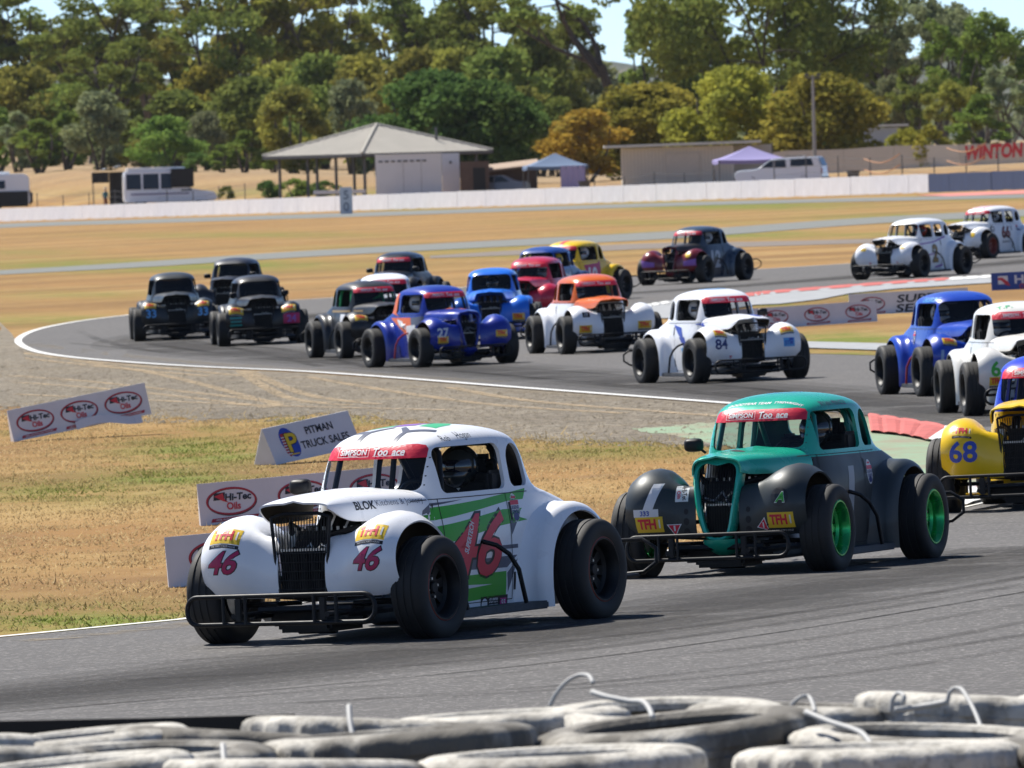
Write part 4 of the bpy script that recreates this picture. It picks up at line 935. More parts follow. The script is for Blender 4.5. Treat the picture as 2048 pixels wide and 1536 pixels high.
def grass_patch(name, poly, n, seed, hgt):
    rg = np.random.default_rng(seed); P = np.array([tuple(at(u, v))[:2] for u, v in densify(poly, 40)])
    lo = P.min(0); hi = P.max(0); q = lo + (hi - lo) * rg.random((n * 3, 2))
    ins = np.zeros(len(q), bool); j = len(P) - 1
    for i in range(len(P)):
        a, b = P[i], P[j]; c = ((a[1] > q[:, 1]) != (b[1] > q[:, 1])) & (q[:, 0] < (b[0] - a[0]) * (q[:, 1] - a[1]) / (b[1] - a[1] + 1e-9) + a[0]); ins ^= c; j = i
    q = q[ins]
    nz = np.array([mnoise.noise(Vector((x * 1.3, y * .7, 0))) + .6 * mnoise.noise(Vector((x * 4, y * 3, 4))) for x, y in q]); q = q[(nz + rg.normal(0, .25, len(q))) > .06][:n]
    N = len(q); z = np.array([gz(x, y) for x, y in q]); s = FPX / q[:, 1]; U = 1024 + q[:, 0] * s; V = HOR - .0486 * (U - 1024) + s * (CAMH - z + TX * q[:, 0])
    g = np.zeros(N)
    for a, b, ra, rb, k in GREEN_SPOTS: g = np.maximum(g, k * np.exp(-(((U - a) / ra) ** 2 + ((V - b) / rb) ** 2) * 1.1))
    g = np.clip(g * rg.uniform(.3, 1.4, N), 0, 1); tall = hgt * rg.lognormal(0, .45, N) * (1 + .5 * g)
    ang = rg.uniform(0, 6.28, N); w = rg.uniform(.005, .012, N); lean = rg.normal(0, .9, (N, 2)) * tall[:, None]
    v = np.zeros((N, 3, 3)); dx = np.cos(ang) * w; dy = np.sin(ang) * w
    v[:, 0] = np.stack([q[:, 0] - dx, q[:, 1] - dy, z - .002], 1); v[:, 1] = np.stack([q[:, 0] + dx, q[:, 1] + dy, z - .002], 1); v[:, 2] = np.stack([q[:, 0] + lean[:, 0], q[:, 1] + lean[:, 1], z + tall], 1)
    me = bpy.data.meshes.new(name); me.vertices.add(N * 3); me.vertices.foreach_set('co', v.reshape(-1)); me.loops.add(N * 3); me.loops.foreach_set('vertex_index', np.arange(N * 3)); me.polygons.add(N); me.polygons.foreach_set('loop_start', np.arange(N) * 3); me.materials.append(None); me.update(calc_edges=True)
    ca = me.color_attributes.new('green', 'FLOAT_COLOR', 'POINT'); c = np.repeat(g, 3); ca.data.foreach_set('color', np.stack([c, c, c, np.ones_like(c)], 1).reshape(-1))
    o = add(name, me, BLADES); o['kind'] = 'stuff'; return o
BLADES = blade_mat()
grass_patch('dry_grass_tufts', [(-120, 826), (200, 826), (520, 842), (760, 840), (1000, 874), (1260, 884), (1440, 893), (1640, 930), (1760, 970), (1860, 1000), (1880, 1024), (1245, 1114), (365, 1238), (0, 1273), (-120, 1290)], 120000, 3, .0135)

grass_patch('edge_weeds', [(-120, 806), (200, 812), (520, 826), (760, 826), (1000, 860), (1260, 872), (1440, 880), (1700, 925), (1640, 945), (1440, 902), (1000, 884), (760, 848), (520, 850), (200, 834), (-120, 836)], 9000, 9, .026)
def pebbles(name, poly, n, seed):
    """loose stones lying on the gravel"""
    rg = np.random.default_rng(seed); P = np.array([tuple(at(u, v))[:2] for u, v in densify(poly, 30)]); lo = P.min(0); hi = P.max(0); q = lo + (hi - lo) * rg.random((n * 4, 2)); ins = np.zeros(len(q), bool); j = len(P) - 1
    for i in range(len(P)):
        a, b = P[i], P[j]; ins ^= ((a[1] > q[:, 1]) != (b[1] > q[:, 1])) & (q[:, 0] < (b[0] - a[0]) * (q[:, 1] - a[1]) / (b[1] - a[1] + 1e-9) + a[0]); j = i
    q = q[ins][:n]; N = len(q); z = np.array([gz(x, y) for x, y in q]); r = .0105 * rg.lognormal(0, .5, N); v = np.zeros((N, 5, 3)); a0 = rg.uniform(0, 6.28, N)
    for k in range(4): v[:, k] = np.stack([q[:, 0] + np.cos(a0 + k * 1.57) * r * rg.uniform(.7, 1.4, N), q[:, 1] + np.sin(a0 + k * 1.57) * r * rg.uniform(.7, 1.4, N), z], 1)
    v[:, 4] = np.stack([q[:, 0], q[:, 1], z + .006 + r * rg.uniform(.3, .8, N)], 1)
    f = (np.arange(N)[:, None, None] * 5 + np.array([[0, 1, 4], [1, 2, 4], [2, 3, 4], [3, 0, 4]])[None]).reshape(-1)
    me = bpy.data.meshes.new(name); me.vertices.add(N * 5); me.vertices.foreach_set('co', v.reshape(-1)); me.loops.add(len(f)); me.loops.foreach_set('vertex_index', f); me.polygons.add(len(f) // 3); me.polygons.foreach_set('loop_start', np.arange(len(f) // 3) * 3); me.materials.append(None); me.update(calc_edges=True)
    o = add(name, me, GRAVEL); o['kind'] = 'stuff'; return o
pebbles('loose_stones', [(-60, 690), (60, 712), (400, 742), (1000, 782), (1450, 815), (1600, 830), (1440, 896), (1100, 890), (860, 856), (640, 842), (330, 848), (-60, 830)], 26000, 8)
# ================================================================== RACE CARS
# car space: x to the car's right, y forward, z up; metres
def mirrored(rows): return [[(-p[0], p[1], p[2]) for p in r] for r in rows]
def super_ring(yf, yr, hw, p, z, n=56, taper=0.0):
    out = []; yc = (yf + yr) / 2; L = (yf - yr) / 2
    for i in range(n):
        a = 2 * pi * (i + .5) / n; c, q = cos(a), sin(a)
        x = hw * math.copysign(abs(c) ** (2 / p), c); y = L * math.copysign(abs(q) ** (2 / p), q)
        x *= 1 - taper * max(0, y / L)
        out.append((x, yc + y, z))
    return out
def cab_sections(kind):
    r = 0.0 if kind == 'coupe' else -.22
    # z, front, rear, half width, squareness, front taper
    low = [(.10, .43, -1.22, .455, 7, .06), (.28, .43, -1.33, .475, 7, .06), (.48, .43, -1.37, .48, 6.5, .06), (.60, .43, -1.32, .475, 6, .06),
           (.68, .43, -1.20, .462, 5.6, .07), (.745, .425, -1.00 + r * .4, .448, 5.4, .08)]
    up = [(.745, .425, -1.00 + r * .4, .448, 5.4, .08), (.785, .42, -.87 + r * .8, .44, 5.4, .09), (.86, .405, -.815 + r, .428, 5.4, .10), (.95, .375, -.785 + r, .414, 5.3, .11),
          (1.02, .345, -.755 + r, .40, 5.0, .11), (1.065, .312, -.72 + r, .385, 4.6, .11), (1.10, .262, -.665 + r, .355, 4.0, .10),
          (1.128, .19, -.58 + r, .305, 3.4, .09), (1.150, .09, -.46 + r, .23, 3.0, .07), (1.163, -.03, -.33 + r * .8, .14, 2.6, .05), (1.168, -.11, -.25 + r * .7, .06, 2.2, 0)]
    return low, up
def section_rows(sec, n):
    out = []; L = len(sec) - 1
    for i in range(n):
        t = i / (n - 1) * L; k = min(int(t), L - 1); t -= k
        a, b, c, d = sec[max(k - 1, 0)], sec[k], sec[k + 1], sec[min(k + 2, L)]
        q = [.5 * (2 * b[j] + (c[j] - a[j]) * t + (2 * a[j] - 5 * b[j] + 4 * c[j] - d[j]) * t * t + (3 * b[j] - a[j] - 3 * c[j] + d[j]) * t ** 3) for j in range(6)]
        out.append(super_ring(q[1], q[2], q[3], q[4], q[0], taper=q[5]))
    return out
def rounded(x0, x1, z0, z1, r, n=5, rt=None):
    """outline of a rounded opening, r lower corners, rt upper corners"""
    rt = r if rt is None else rt; P = []
    for cx, cz, a0, rr in ((x1 - r, z0 + r, -pi / 2, r), (x1 - rt, z1 - rt, 0, rt), (x0 + rt, z1 - rt, pi / 2, rt), (x0 + r, z0 + r, pi, r)):
        P += [(cx + rr * cos(a0 + pi / 2 * i / n), cz + rr * sin(a0 + pi / 2 * i / n)) for i in range(n + 1)]
    return P
def windows_of(kind):
    if kind == 'coupe':
        return [rounded(-.385, .265, .785, 1.045, .045, rt=.06), rounded(-.655, -.445, .79, 1.035, .05, rt=.10)]
    return [rounded(-.15, .265, .785, 1.045, .045, rt=.06), rounded(-.56, -.22, .785, 1.04, .045, rt=.06), rounded(-.86, -.63, .81, 1.02, .06, rt=.10)]
WS = rounded(-.318, .318, .812, 1.062, .04, rt=.085)
_CAR = {}
def solid(me, th, off=-1, inner=1):
    o = bpy.data.objects.new('shell', me); COL.objects.link(o)
    md = o.modifiers.new('s', 'SOLIDIFY'); md.thickness = th; md.offset = off; md.material_offset = inner; md.use_even_offset = False
    md.material_offset_rim = 0
    r = evaluated_mesh(o); drop(o); return r
def cab_mesh(kind):
    low, up = cab_sections(kind)
    lo = MB(); lo.grid(section_rows(low, 13), 0, wrap=True)
    upb = MB(); rows = section_rows(up, 26); upb.grid(rows, 0, wrap=True); n = len(rows[0])
    upb.f.append(tuple((len(rows) - 1) * n + k for k in range(n))); upb.m.append(0)
    hull = MB(); hull.add(lo.v, lo.f); hull.add(upb.v, upb.f)
    cab_solid = solid(upb.mesh('cab', 2), .022); lower = solid(lo.mesh('body', 2), .02)
    cut = MB()
    for w in windows_of(kind):
        n = len(w)
        cut.add([(-.8, a, b) for a, b in w] + [(.8, a, b) for a, b in w],
                [tuple(range(n - 1, -1, -1)), tuple(range(n, 2 * n))] + [(i, (i + 1) % n, n + (i + 1) % n, n + i) for i in range(n)])
    n = len(WS)
    cut.add([(a, .15, b) for a, b in WS] + [(a, .8, b) for a, b in WS],
            [tuple(range(n)), tuple(range(2 * n - 1, n - 1, -1))] + [(i, n + i, n + (i + 1) % n, (i + 1) % n) for i in range(n)])
    rw = rounded(-.20, .20, .87, 1.02, .05); n = len(rw)
    cut.add([(a, -1.4, b) for a, b in rw] + [(a, -.5 if kind == 'coupe' else -.72, b) for a, b in rw],
            [tuple(range(n)), tuple(range(2 * n - 1, n - 1, -1))] + [(i, n + i, n + (i + 1) % n, (i + 1) % n) for i in range(n)])
    bmc = bmesh.new(); cm = cut.mesh('cut'); bmc.from_mesh(cm); bmesh.ops.recalc_face_normals(bmc, faces=bmc.faces[:]); bmc.to_mesh(cm); bmc.free()
    bmc = bmesh.new(); bmc.from_mesh(cab_solid); bmesh.ops.recalc_face_normals(bmc, faces=bmc.faces[:]); bmc.to_mesh(cab_solid); bmc.free()
    oa = bpy.data.objects.new('a', cab_solid); ob = bpy.data.objects.new('b', cm); COL.objects.link(oa); COL.objects.link(ob)
    md = oa.modifiers.new('b', 'BOOLEAN'); md.operation = 'DIFFERENCE'; md.solver = 'EXACT'; md.object = ob; md.use_self = True
    me = evaluated_mesh(oa); drop(oa); drop(ob)
    shade(me, 38); shade(lower, 40)
    return me, lower, hull
# ---- fenders
F_CROWN = [(1.195, .265), (1.262, .35), (1.288, .455), (1.268, .56), (1.205, .648), (1.10, .703), (.96, .722), (.82, .708), (.70, .655), (.615, .585), (.575, .53)]
F_VALLEY = [(1.185, .265), (1.205, .35), (1.20, .46), (1.175, .55), (1.13, .60), (1.06, .59), (.97, .53), (.87, .50), (.77, .48), (.69, .46), (.64, .45)]
F_OUTER = [(1.165, .30), (1.215, .375), (1.238, .46), (1.215, .545), (1.145, .612), (1.06, .648), (.95, .664), (.84, .648), (.735, .602), (.65, .535), (.612, .49)]
def blend(a, b, t): return (a[0] + (b[0] - a[0]) * t, a[1] + (b[1] - a[1]) * t)
def fender_front():
    n = 30; C = spline([(0, *p) for p in F_CROWN], n); V = spline([(0, *p) for p in F_VALLEY], n); O = spline([(0, *p) for p in F_OUTER], n)
    st = [(.152, 0), (.20, 0.0), (.245, .04), (.29, .20), (.335, .48), (.38, .76), (.43, .94), (.485, 1.0), (.53, 1.12), (.562, 1.32), (.588, 1.56), (.606, 1.78), (.618, 1.92), (.624, 2.0)]
    rows = []
    for i in range(n):
        t = i / (n - 1); k = min(1, max(0, (t - .36) / .16)); xin = .152 + k * .14
        row = []
        for x, w in st:
            p = blend((V[i].y, V[i].z), (C[i].y, C[i].z), min(1, w))
            if w > 1: p = blend(p, (O[i].y, O[i].z), w - 1)
            xx = max(x, xin + (x - .152) * .15)
            row.append((xx, p[0], p[1]))
        rows.append(row)
    return rows
R_CROWN = [(-.505, .10), (-.49, .24), (-.50, .37), (-.54, .49), (-.62, .59), (-.74, .655), (-.90, .682), (-1.06, .662), (-1.20, .595), (-1.295, .49), (-1.335, .37), (-1.335, .28)]
R_INNER = [(-.36, .10), (-.36, .24), (-.38, .37), (-.43, .50), (-.53, .60), (-.68, .66), (-.90, .69), (-1.08, .655), (-1.20, .585), (-1.28, .48), (-1.31, .37), (-1.31, .28)]
R_OUTER = [(-.575, .10), (-.568, .24), (-.58, .36), (-.615, .455), (-.69, .545), (-.79, .605), (-.92, .63), (-1.05, .61), (-1.165, .55), (-1.245, .46), (-1.28, .37), (-1.28, .28)]
def fender_rear():
    n = 30; C = spline([(0, *p) for p in R_CROWN], n); V = spline([(0, *p) for p in R_INNER], n); O = spline([(0, *p) for p in R_OUTER], n)
    st = [(.445, 0), (.465, .35), (.49, .72), (.52, .95), (.55, 1.0), (.575, 1.14), (.593, 1.38), (.605, 1.66), (.612, 1.86), (.616, 2.0)]
    rows = []
    for i in range(n):
        row = []
        for x, w in st:
            p = blend((V[i].y, V[i].z), (C[i].y, C[i].z), min(1, w))
            if w > 1: p = blend(p, (O[i].y, O[i].z), w - 1)
            row.append((x, p[0], p[1]))
        rows.append(row)
    return rows
HOOD = [(.40, .385, .826, .675), (.55, .362, .832, .672), (.75, .325, .836, .668), (.92, .288, .833, .668), (1.06, .264, .826, .675), (1.15, .248, .818, .70), (1.215, .236, .807, .732), (1.258, .222, .792, .755)]
HOOD_B = [(.40, .385, .822, .66), (.55, .355, .818, .66), (.75, .312, .812, .66), (.92, .27, .805, .66), (1.06, .205, .796, .665), (1.11, .190, .79, .67), (1.15, .18, .785, .675), (1.18, .172, .782, .68)]
def hood_rows(H):
    S = spline([tuple(h[1:]) for h in H], 22); Y = spline([(h[0], 0, 0) for h in H], 22); rows = []
    for s, y in zip(S, Y):
        row = []
        for k in range(25):
            a = pi * k / 24
            c, q = cos(a), sin(a)
            x = s.x * math.copysign(abs(c) ** .62, c); z = s.z + (s.y - s.z) * abs(q) ** .55
            row.append((x, y.x - .02 * (1 - q) * 0, z + .012 * max(0, 1 - abs(x) / .06)))
        rows.append(row)
    return rows
def tri_bar(mb, pts, r=.016, n=8, closed=False): mb.tube(pts, r, n, closed=closed)
def rounded_loop(w, z0, z1, r, y, n=5, bow=0.0):
    return [(a, y - bow * (a / w) ** 2, b) for a, b in rounded(-w, w, z0, z1, r, n)]
def build_protos():
    P = _CAR
    for kind in ('coupe', 'sedan'):
        P['cab', kind], P['body', kind], hull = cab_mesh(kind); P['hull', kind] = hull
    for tag_, rows in (('ffend', fender_front()), ('rfend', fender_rear())):
        for side in (1, -1):
            mb = MB(); rr = rows if side > 0 else mirrored(rows)
            mb.grid(rr, 0, flip=(side > 0)); me = solid(mb.mesh(tag_, 2), .012, off=-1); shade(me, 50); P[tag_, side] = me; P[tag_, side, 'raw'] = mb
    for st, H in (('A', HOOD), ('B', HOOD_B)):
        mb = MB(); mb.grid(hood_rows(H), 0, flip=True); me = solid(mb.mesh('hood', 2), .011); shade(me, 50); P['hood', st] = me; P['hood', st, 'raw'] = mb
    # wheels: face towards +x
    prof = [(.160, -.080), (.178, -.090), (.203, -.104), (.235, -.106), (.262, -.101), (.279, -.090), (.287, -.074)]
    for g in (-.045, 0, .045): prof += [(.2885, g - .008), (.2835, g - .006), (.2835, g + .006), (.2885, g + .008)]
    prof += [(.287, .074), (.279, .090), (.262, .101), (.235, .106), (.203, .104), (.178, .090), (.160, .080), (.158, 0)]
    mb = MB(); mb.lathe(prof, 56, closed=True)
    me = mb.mesh('tyre'); shade(me, 32); P['tyre'] = me
    mb = MB()
    mb.lathe([(.181, .097), (.184, .090), (.172, .080), (.158, .078), (.152, .03), (.150, -.06), (.150, -.085), (.142, -.085), (.144, -.05), (.146, .03), (.152, .07), (.164, .086), (.172, .097)], 48, closed=True)
    mb.lathe([(.147, .03), (.135, .02), (.128, .012), (.128, -.004), (.147, .0)], 48, closed=True)
    mb.lathe([(0, .036), (.028, .036), (.034, .03), (.036, .012), (.072, .014), (.078, .004), (.078, -.012), (0, -.012)], 32)
    for k in range(8):
        a = 2 * pi * k / 8; M = Matrix.Rotation(a, 4, 'X')
        mb.add([(.008, -.022, .07), (.008, .022, .07), (.014, .030, .135), (.014, -.030, .135), (-.006, -.022, .07), (-.006, .022, .07), (-.004, .030, .135), (-.004, -.030, .135)],
               [(0, 3, 2, 1), (4, 5, 6, 7), (0, 1, 5, 4), (1, 2, 6, 5), (2, 3, 7, 6), (3, 0, 4, 7)], 0, M)
    for k in range(4):
        a = 2 * pi * (k + .5) / 4
        mb.lathe([(0, .026), (.008, .026), (.008, .012)], 6, 2, M=Matrix.Translation((0, .052 * cos(a), .052 * sin(a))))
    mb.lathe([(.180, .0985), (.186, .0945), (.188, .087)], 48, 1)                       # coloured lip
    mb.lathe([(0, -.03), (.118, -.03), (.118, -.045), (0, -.045)], 24, 2)               # brake
    me = mb.mesh('wheel', 3); shade(me, 35); P['wheel'] = me
    # chassis pan, axles, arms
    mb = MB()
    mb.bbox((0, -.1, .15), (.62, 2.3, .10), .02)
    mb.tube([(-.60, -.927, .288), (.60, -.927, .288)], .035, 10); mb.bbox((0, -.927, .288), (.2, .2, .2), .05)
    for s in (1, -1):
        for z in (.22, .36):
            mb.tube([(s * .24, .80, z), (s * .56, .93, z)], .014, 6); mb.tube([(s * .24, 1.06, z), (s * .56, .93, z)], .014, 6)
        mb.tube([(s * .30, 1.04, .52), (s * .52, .95, .25)], .032, 10); mb.tube([(s * .30, 1.04, .52), (s * .40, .99, .40)], .045, 10)
        mb.tube([(s * .10, 1.02, .25), (s * .56, 1.0, .28)], .010, 6)
        mb.tube([(s * .30, 1.25, .17), (s * .30, -1.4, .17)], .022, 6)
        mb.bbox((s * .555, .927, .29), (.03, .09, .17), .01)
    mb.bbox((0, 1.0, .10), (.34, .42, .06), .02); mb.tube([(-.12, 1.05, .075), (.12, 1.05, .075)], .02, 8)
    mb.tube([(-.3, 1.17, .2), (.3, 1.17, .2)], .02, 6)
    me = mb.mesh('chassis'); shade(me, 35); P['chassis'] = me
    # engine: block, head, air boxes, exhaust, alternator, hoses
    mb = MB()
    mb.bbox((0, .78, .40), (.36, .46, .34), .03); mb.bbox((-.02, .78, .59), (.40, .30, .06), .02)
    for i in range(4): mb.tube([(-.15 + .1 * i, .72, .60), (-.15 + .1 * i, .62, .70)], .034, 12); mb.tube([(-.15 + .1 * i, .95, .52), (-.15 + .1 * i, 1.03, .40), (-.1 + .06 * i, .95, .26)], .018, 8, 1)
    mb.bbox((-.24, .95, .56), (.10, .10, .08), .015, 1); mb.tube([(.22, .9, .45), (.22, .9, .60)], .045, 14, 1); mb.tube([(.22, .9, .60), (.22, .9, .625)], .05, 14, 1)
    mb.tube([(.12, 1.08, .62), (.20, .95, .66), (.24, .72, .60)], .018, 8); mb.tube([(-.10, 1.08, .60), (-.22, .9, .64), (-.26, .6, .58)], .014, 8)
    mb.tube([(-.2, 1.1, .50), (-.05, 1.05, .55), (.02, 1.02, .48), (.14, 1.06, .52)], .009, 6, 1)
    mb.tube([(-.06, 1.12, .46), (0, 1.08, .56), (.05, 1.1, .50)], .008, 6, 1); mb.tube([(-.27, .52, .5), (-.27, .52, .63)], .04, 12, 1)
    mb.bbox((.26, .55, .60), (.12, .14, .08), .015, 0)
    for k in range(9): mb.box((-.18 + .045 * k, .93, .635), (.012, .012, .02), 1)
    me = mb.mesh('engine', 2); shade(me, 35); P['engine'] = me
    # grille A: flat black mesh set back under the nose
    mb = MB()
    def gy(z): return 1.195 - .03 * abs(z - .42)
    for k in range(21):
        x = -1 + 2 * k / 20
        mb.tube([(x * .143, gy(.26), .26), (x * .170, gy(.5), .5), (x * .186, gy(.71) - .01, .71)], .0032, 5)
    for z in (.31, .36, .41, .46, .51): mb.tube([(-(.143 + (z - .26) * .105), gy(z) + .002, z), ((.143 + (z - .26) * .105), gy(z) + .002, z)], .0028, 5)
    mb.tube([(-.143, gy(.26), .26), (-.170, gy(.5), .5), (-.188, gy(.71), .71)], .010, 6); mb.tube([(.143, gy(.26), .26), (.170, gy(.5), .5), (.188, gy(.71), .71)], .010, 6)
    mb.tube([(-.188, gy(.71), .71), (-.11, 1.185, .73), (.11, 1.185, .73), (.188, gy(.71), .71)], .010, 6)
    me = mb.mesh('grille'); shade(me, 50); P['grille', 'A'] = me
    mb = MB(); mb.bbox((0, 1.165, .39), (.29, .03, .26), .008); mb.box((0, 1.167, .528), (.30, .02, .014), 1)
    for k in range(22): mb.box((-.135 + .0129 * k, 1.183, .39), (.004, .006, .25))
    P['radiator'] = mb.mesh('radiator', 2)
    # grille B: painted shell with a heart shaped opening
    out = [(0, .235), (.068, .25), (.108, .31), (.136, .42), (.155, .55), (.167, .66), (.166, .73), (.145, .772), (.09, .787), (.04, .782), (0, .776)]
    inn = [(0, .262), (.046, .272), (.076, .325), (.098, .43), (.118, .55), (.131, .65), (.130, .70), (.108, .735), (.07, .745), (.04, .738), (0, .730)]
    so = spline([(a, 0, b) for a, b in out], 26); si = spline([(a, 0, b) for a, b in inn], 26)
    full = lambda s: [(p.x, p.z) for p in s] + [(-p.x, p.z) for p in s[-2:0:-1]]
    fo, fi = full(so), full(si)
    ycurve = lambda z: 1.225 - .10 * ((z - .40) / .4) ** 2 * (1 if z > .40 else .3)
    rows = [[(x * 1.0, ycurve(z) - .09, z) for x, z in fo], [(x * 1.01, ycurve(z) - .03, z) for x, z in fo], [(x * .98, ycurve(z) - .006, z) for x, z in fo],
            [((x + a) / 2, ycurve(z) + .008, (z + b) / 2) for (x, z), (a, b) in zip(fo, fi)], [(a * 1.02, ycurve(b) + .0, b) for a, b in fi], [(a, ycurve(b) - .04, b) for a, b in fi]]
    mb = MB(); mb.grid(rows, 0, wrap=True)
    bmx = []
    for i in range(9):
        t = i / 8; rr = sin(t * pi / 2) ** .7
        bmx.append([(.155 * rr * cos(a) * (1 - .1 * t), 1.09 + .145 * rr * sin(a) - .03 * (1 - rr), .13 + .12 * t) for a in [pi * k / 16 for k in range(17)]])
    mb.grid(bmx, 0, flip=True)
    me = mb.mesh('shell'); shade(me, 60); P['shell'] = me; P['shell', 'raw'] = mb
    mb = MB()
    for k in range(15):
        x = -.125 + .25 * k / 14
        zs = [p for p in si]; lo_ = min((abs(p.x - abs(x)), p.z) for p in zs[:14])[1]; hi_ = min((abs(p.x - abs(x)), p.z) for p in zs[15:])[1]
        if abs(x) > .10: lo_ = .44 + (abs(x) - .10) * 5
        mb.tube([(x, ycurve(z) - .025, z) for z in [lo_ + (hi_ - lo_) * q / 4 for q in range(5)]], .0032, 5)
    for z in (.50, .515): mb.tube([(-.12, ycurve(z) - .03, z), (.12, ycurve(z) - .03, z)], .003, 5)
    me = mb.mesh('grille'); shade(me, 50); P['grille', 'B'] = me
    # bumpers, nerf bars, running boards
    mb = MB(); mb.tube(rounded_loop(.60, .135, .290, .07, 1.47, 6, .02), .0135, 10, closed=True)
    for s in (1, -1):
        for x in (.22, .36): mb.tube([(s * x, 1.462, .135), (s * x, 1.462, .290)], .011, 8)
        mb.tube([(s * .30, 1.46, .18), (s * .30, 1.15, .18)], .016, 8); mb.bbox((s * .27, 1.45, .215), (.045, .02, .13), .006)
    me = mb.mesh('bumper'); shade(me, 60); P['front_bumper'] = me
    mb = MB()
    mb.tube([(-.56, -1.40, .22), (-.60, -1.60, .22), (-.52, -1.66, .22), (.52, -1.66, .22), (.60, -1.60, .22), (.56, -1.40, .22)], .0135, 10)
    for s in (1, -1):
        mb.tube([(s * .40, -1.62, .22), (s * .62, -1.64, .235), (s * .70, -1.65, .29), (s * .70, -1.65, .37), (s * .62, -1.64, .425), (s * .40, -1.60, .42), (s * .34, -1.4, .42)], .0125, 10)
    mb.tube([(-.3, -1.3, .3), (-.3, -1.65, .3)], .014, 8); mb.tube([(.3, -1.3, .3), (.3, -1.65, .3)], .014, 8)
    me = mb.mesh('rear_bumper'); shade(me, 60); P['rear_bumper'] = me
    for s in (1, -1):
        mb = MB()
        mb.tube([(s * .475, -.02, .50), (s * .53, -.08, .475), (s * .565, -.16, .42), (s * .60, -.20, .33), (s * .605, -.26, .14)], .0135, 10)
        me = mb.mesh('side_bar'); shade(me, 60); P['side_bar', s] = me; mb = MB()
        mb.tube([(s * .46, .52, .34), (s * .55, .50, .33), (s * .60, .46, .28), (s * .605, .42, .14)], .0135, 10)
        me = mb.mesh('front_side_bar'); shade(me, 60); P['fside_bar', s] = me
        mb = MB(); mb.bbox((s * .53, .0, .115), (.15, 1.05, .045), .008); mb.bbox((s * .535, .57, .125), (.13, .12, .03), .008, 1)
        me = mb.mesh('running_board', 2); shade(me, 35); P['board', s] = me
        mb = MB(); mb.tube([(s * .36, .40, .80), (s * .39, .42, .83), (s * .42, .43, .845)], .009, 8)
        rows = []
        for i in range(7):
            t = i / 6; k = (1 - (t * .95) ** 3) ** (1 / 3)
            rows.append([(s * .435 + .065 * k * math.copysign(abs(cos(a)) ** .6, cos(a)), .405 + .06 * t, .855 + .045 * k * math.copysign(abs(sin(a)) ** .6, sin(a))) for a in [2 * pi * j / 20 for j in range(20)]])
        mb.grid(rows, 0, wrap=True); mb.f.append(tuple(len(mb.v) - 20 + k for k in range(20))); mb.m.append(0)
        mb.add([p for p in [(s * .435 + .06 * cos(a), .404, .855 + .04 * sin(a)) for a in [2 * pi * j / 20 for j in range(20)]]], [tuple(range(20))], 1)
        me = mb.mesh('mirror', 2); shade(me, 50); P['mirror', s] = me
    # interior
    mb = MB()
    mb.bbox((-.05, -.52, .50), (.46, .12, .62), .04, M=Matrix.Rotation(radians(-8), 4, 'X')); mb.bbox((-.05, -.28, .24), (.46, .46, .14), .04)
    mb.bbox((-.26, -.42, .78), (.05, .22, .22), .02); mb.bbox((.16, -.42, .78), (.05, .22, .22), .02)
    mb.bbox((-.05, -.50, .88), (.30, .08, .20), .03)
    me = mb.mesh('seat'); shade(me, 40); P['seat'] = me
    mb = MB(); mb.bbox((0, -.60, .62), (.72, .02, .80), .008); P['dark_panel'] = mb.mesh('added_dark_panel')  # added dark panel, blocks light through the rear window so the cab looks dark
    mb = MB(); mb.bbox((0, .30, .70), (.74, .16, .12), .03); P['dash'] = mb.mesh('dash')
    mb = MB()
    for y, t in ((.13, 1.075), (-.46, 1.08)):
        mb.tube([(-.35, y + .08 * (y > 0), .2), (-.355, y + .08 * (y > 0), .75), (-.315, y + .02 * (y > 0), 1.01), (-.25, y, t), (.25, y, t), (.315, y + .02 * (y > 0), 1.01), (.355, y + .08 * (y > 0), .75), (.35, y + .08 * (y > 0), .2)], .018, 8)
    for s in (1, -1):
        mb.tube([(s * .285, .13, 1.055), (s * .285, -.46, 1.06)], .019, 8); mb.tube([(s * .30, -.46, 1.02), (s * .36, -1.05, .5)], .019, 8)
        mb.tube([(s * .37, .25, .55), (s * .37, -.46, .62)], .019, 8)
    mb.tube([(-.34, -.46, .95), (.36, -.46, .60)], .017, 8)
    me = mb.mesh('roll_cage'); shade(me, 60); P['cage'] = me
    mb = MB()
    M = Matrix.Translation((-.05, .08, .735)) @ Matrix.Rotation(radians(68), 4, 'X')
    mb.tube([(.135 * cos(a), .135 * sin(a), 0) for a in [2 * pi * k / 28 for k in range(28)]], .013, 8, closed=True, M=M)
    for a in (.5, 2.64, 4.71): mb.tube([(0, 0, -.01), (.13 * cos(a), .13 * sin(a), 0)], .010, 6, M=M)
    mb.tube([(0, 0, 0), (0, 0, -.25)], .014, 8, M=M)
    me = mb.mesh('wheel_steer'); shade(me, 60); P['steer'] = me
    # hulls for glass and decals
    for kind in ('coupe', 'sedan'):
        for st in ('A', 'B'):
            h = MB(); hv = P['hull', kind]; h.add(hv.v, hv.f)
            for k in ('ffend', 'rfend'):
                for s in (1, -1): r = P[k, s, 'raw']; h.add(r.v, r.f)
            r = P['hood', st, 'raw']; h.add(r.v, r.f)
            if st == 'B': r = P['shell', 'raw']; h.add(r.v, r.f)
            P['bvh', kind, st] = BVHTree.FromPolygons([Vector(v) for v in h.v], h.f)
        hv = P['hull', kind]; P['bvh', kind] = BVHTree.FromPolygons([Vector(v) for v in hv.v], hv.f)
        g = Art().poly(rounded(-.328, .328, .80, 1.072, .04, rt=.09), 0)
        me = g.project('windscreen', P['bvh', kind], Vector((0, 0, 0)), Vector((0, 0, 1)), Vector((0, -1, 0)), step=-.006, maxlen=.09, far=4); shade(me, 60); P['glass', kind] = me
build_protos()
PAINT = {}
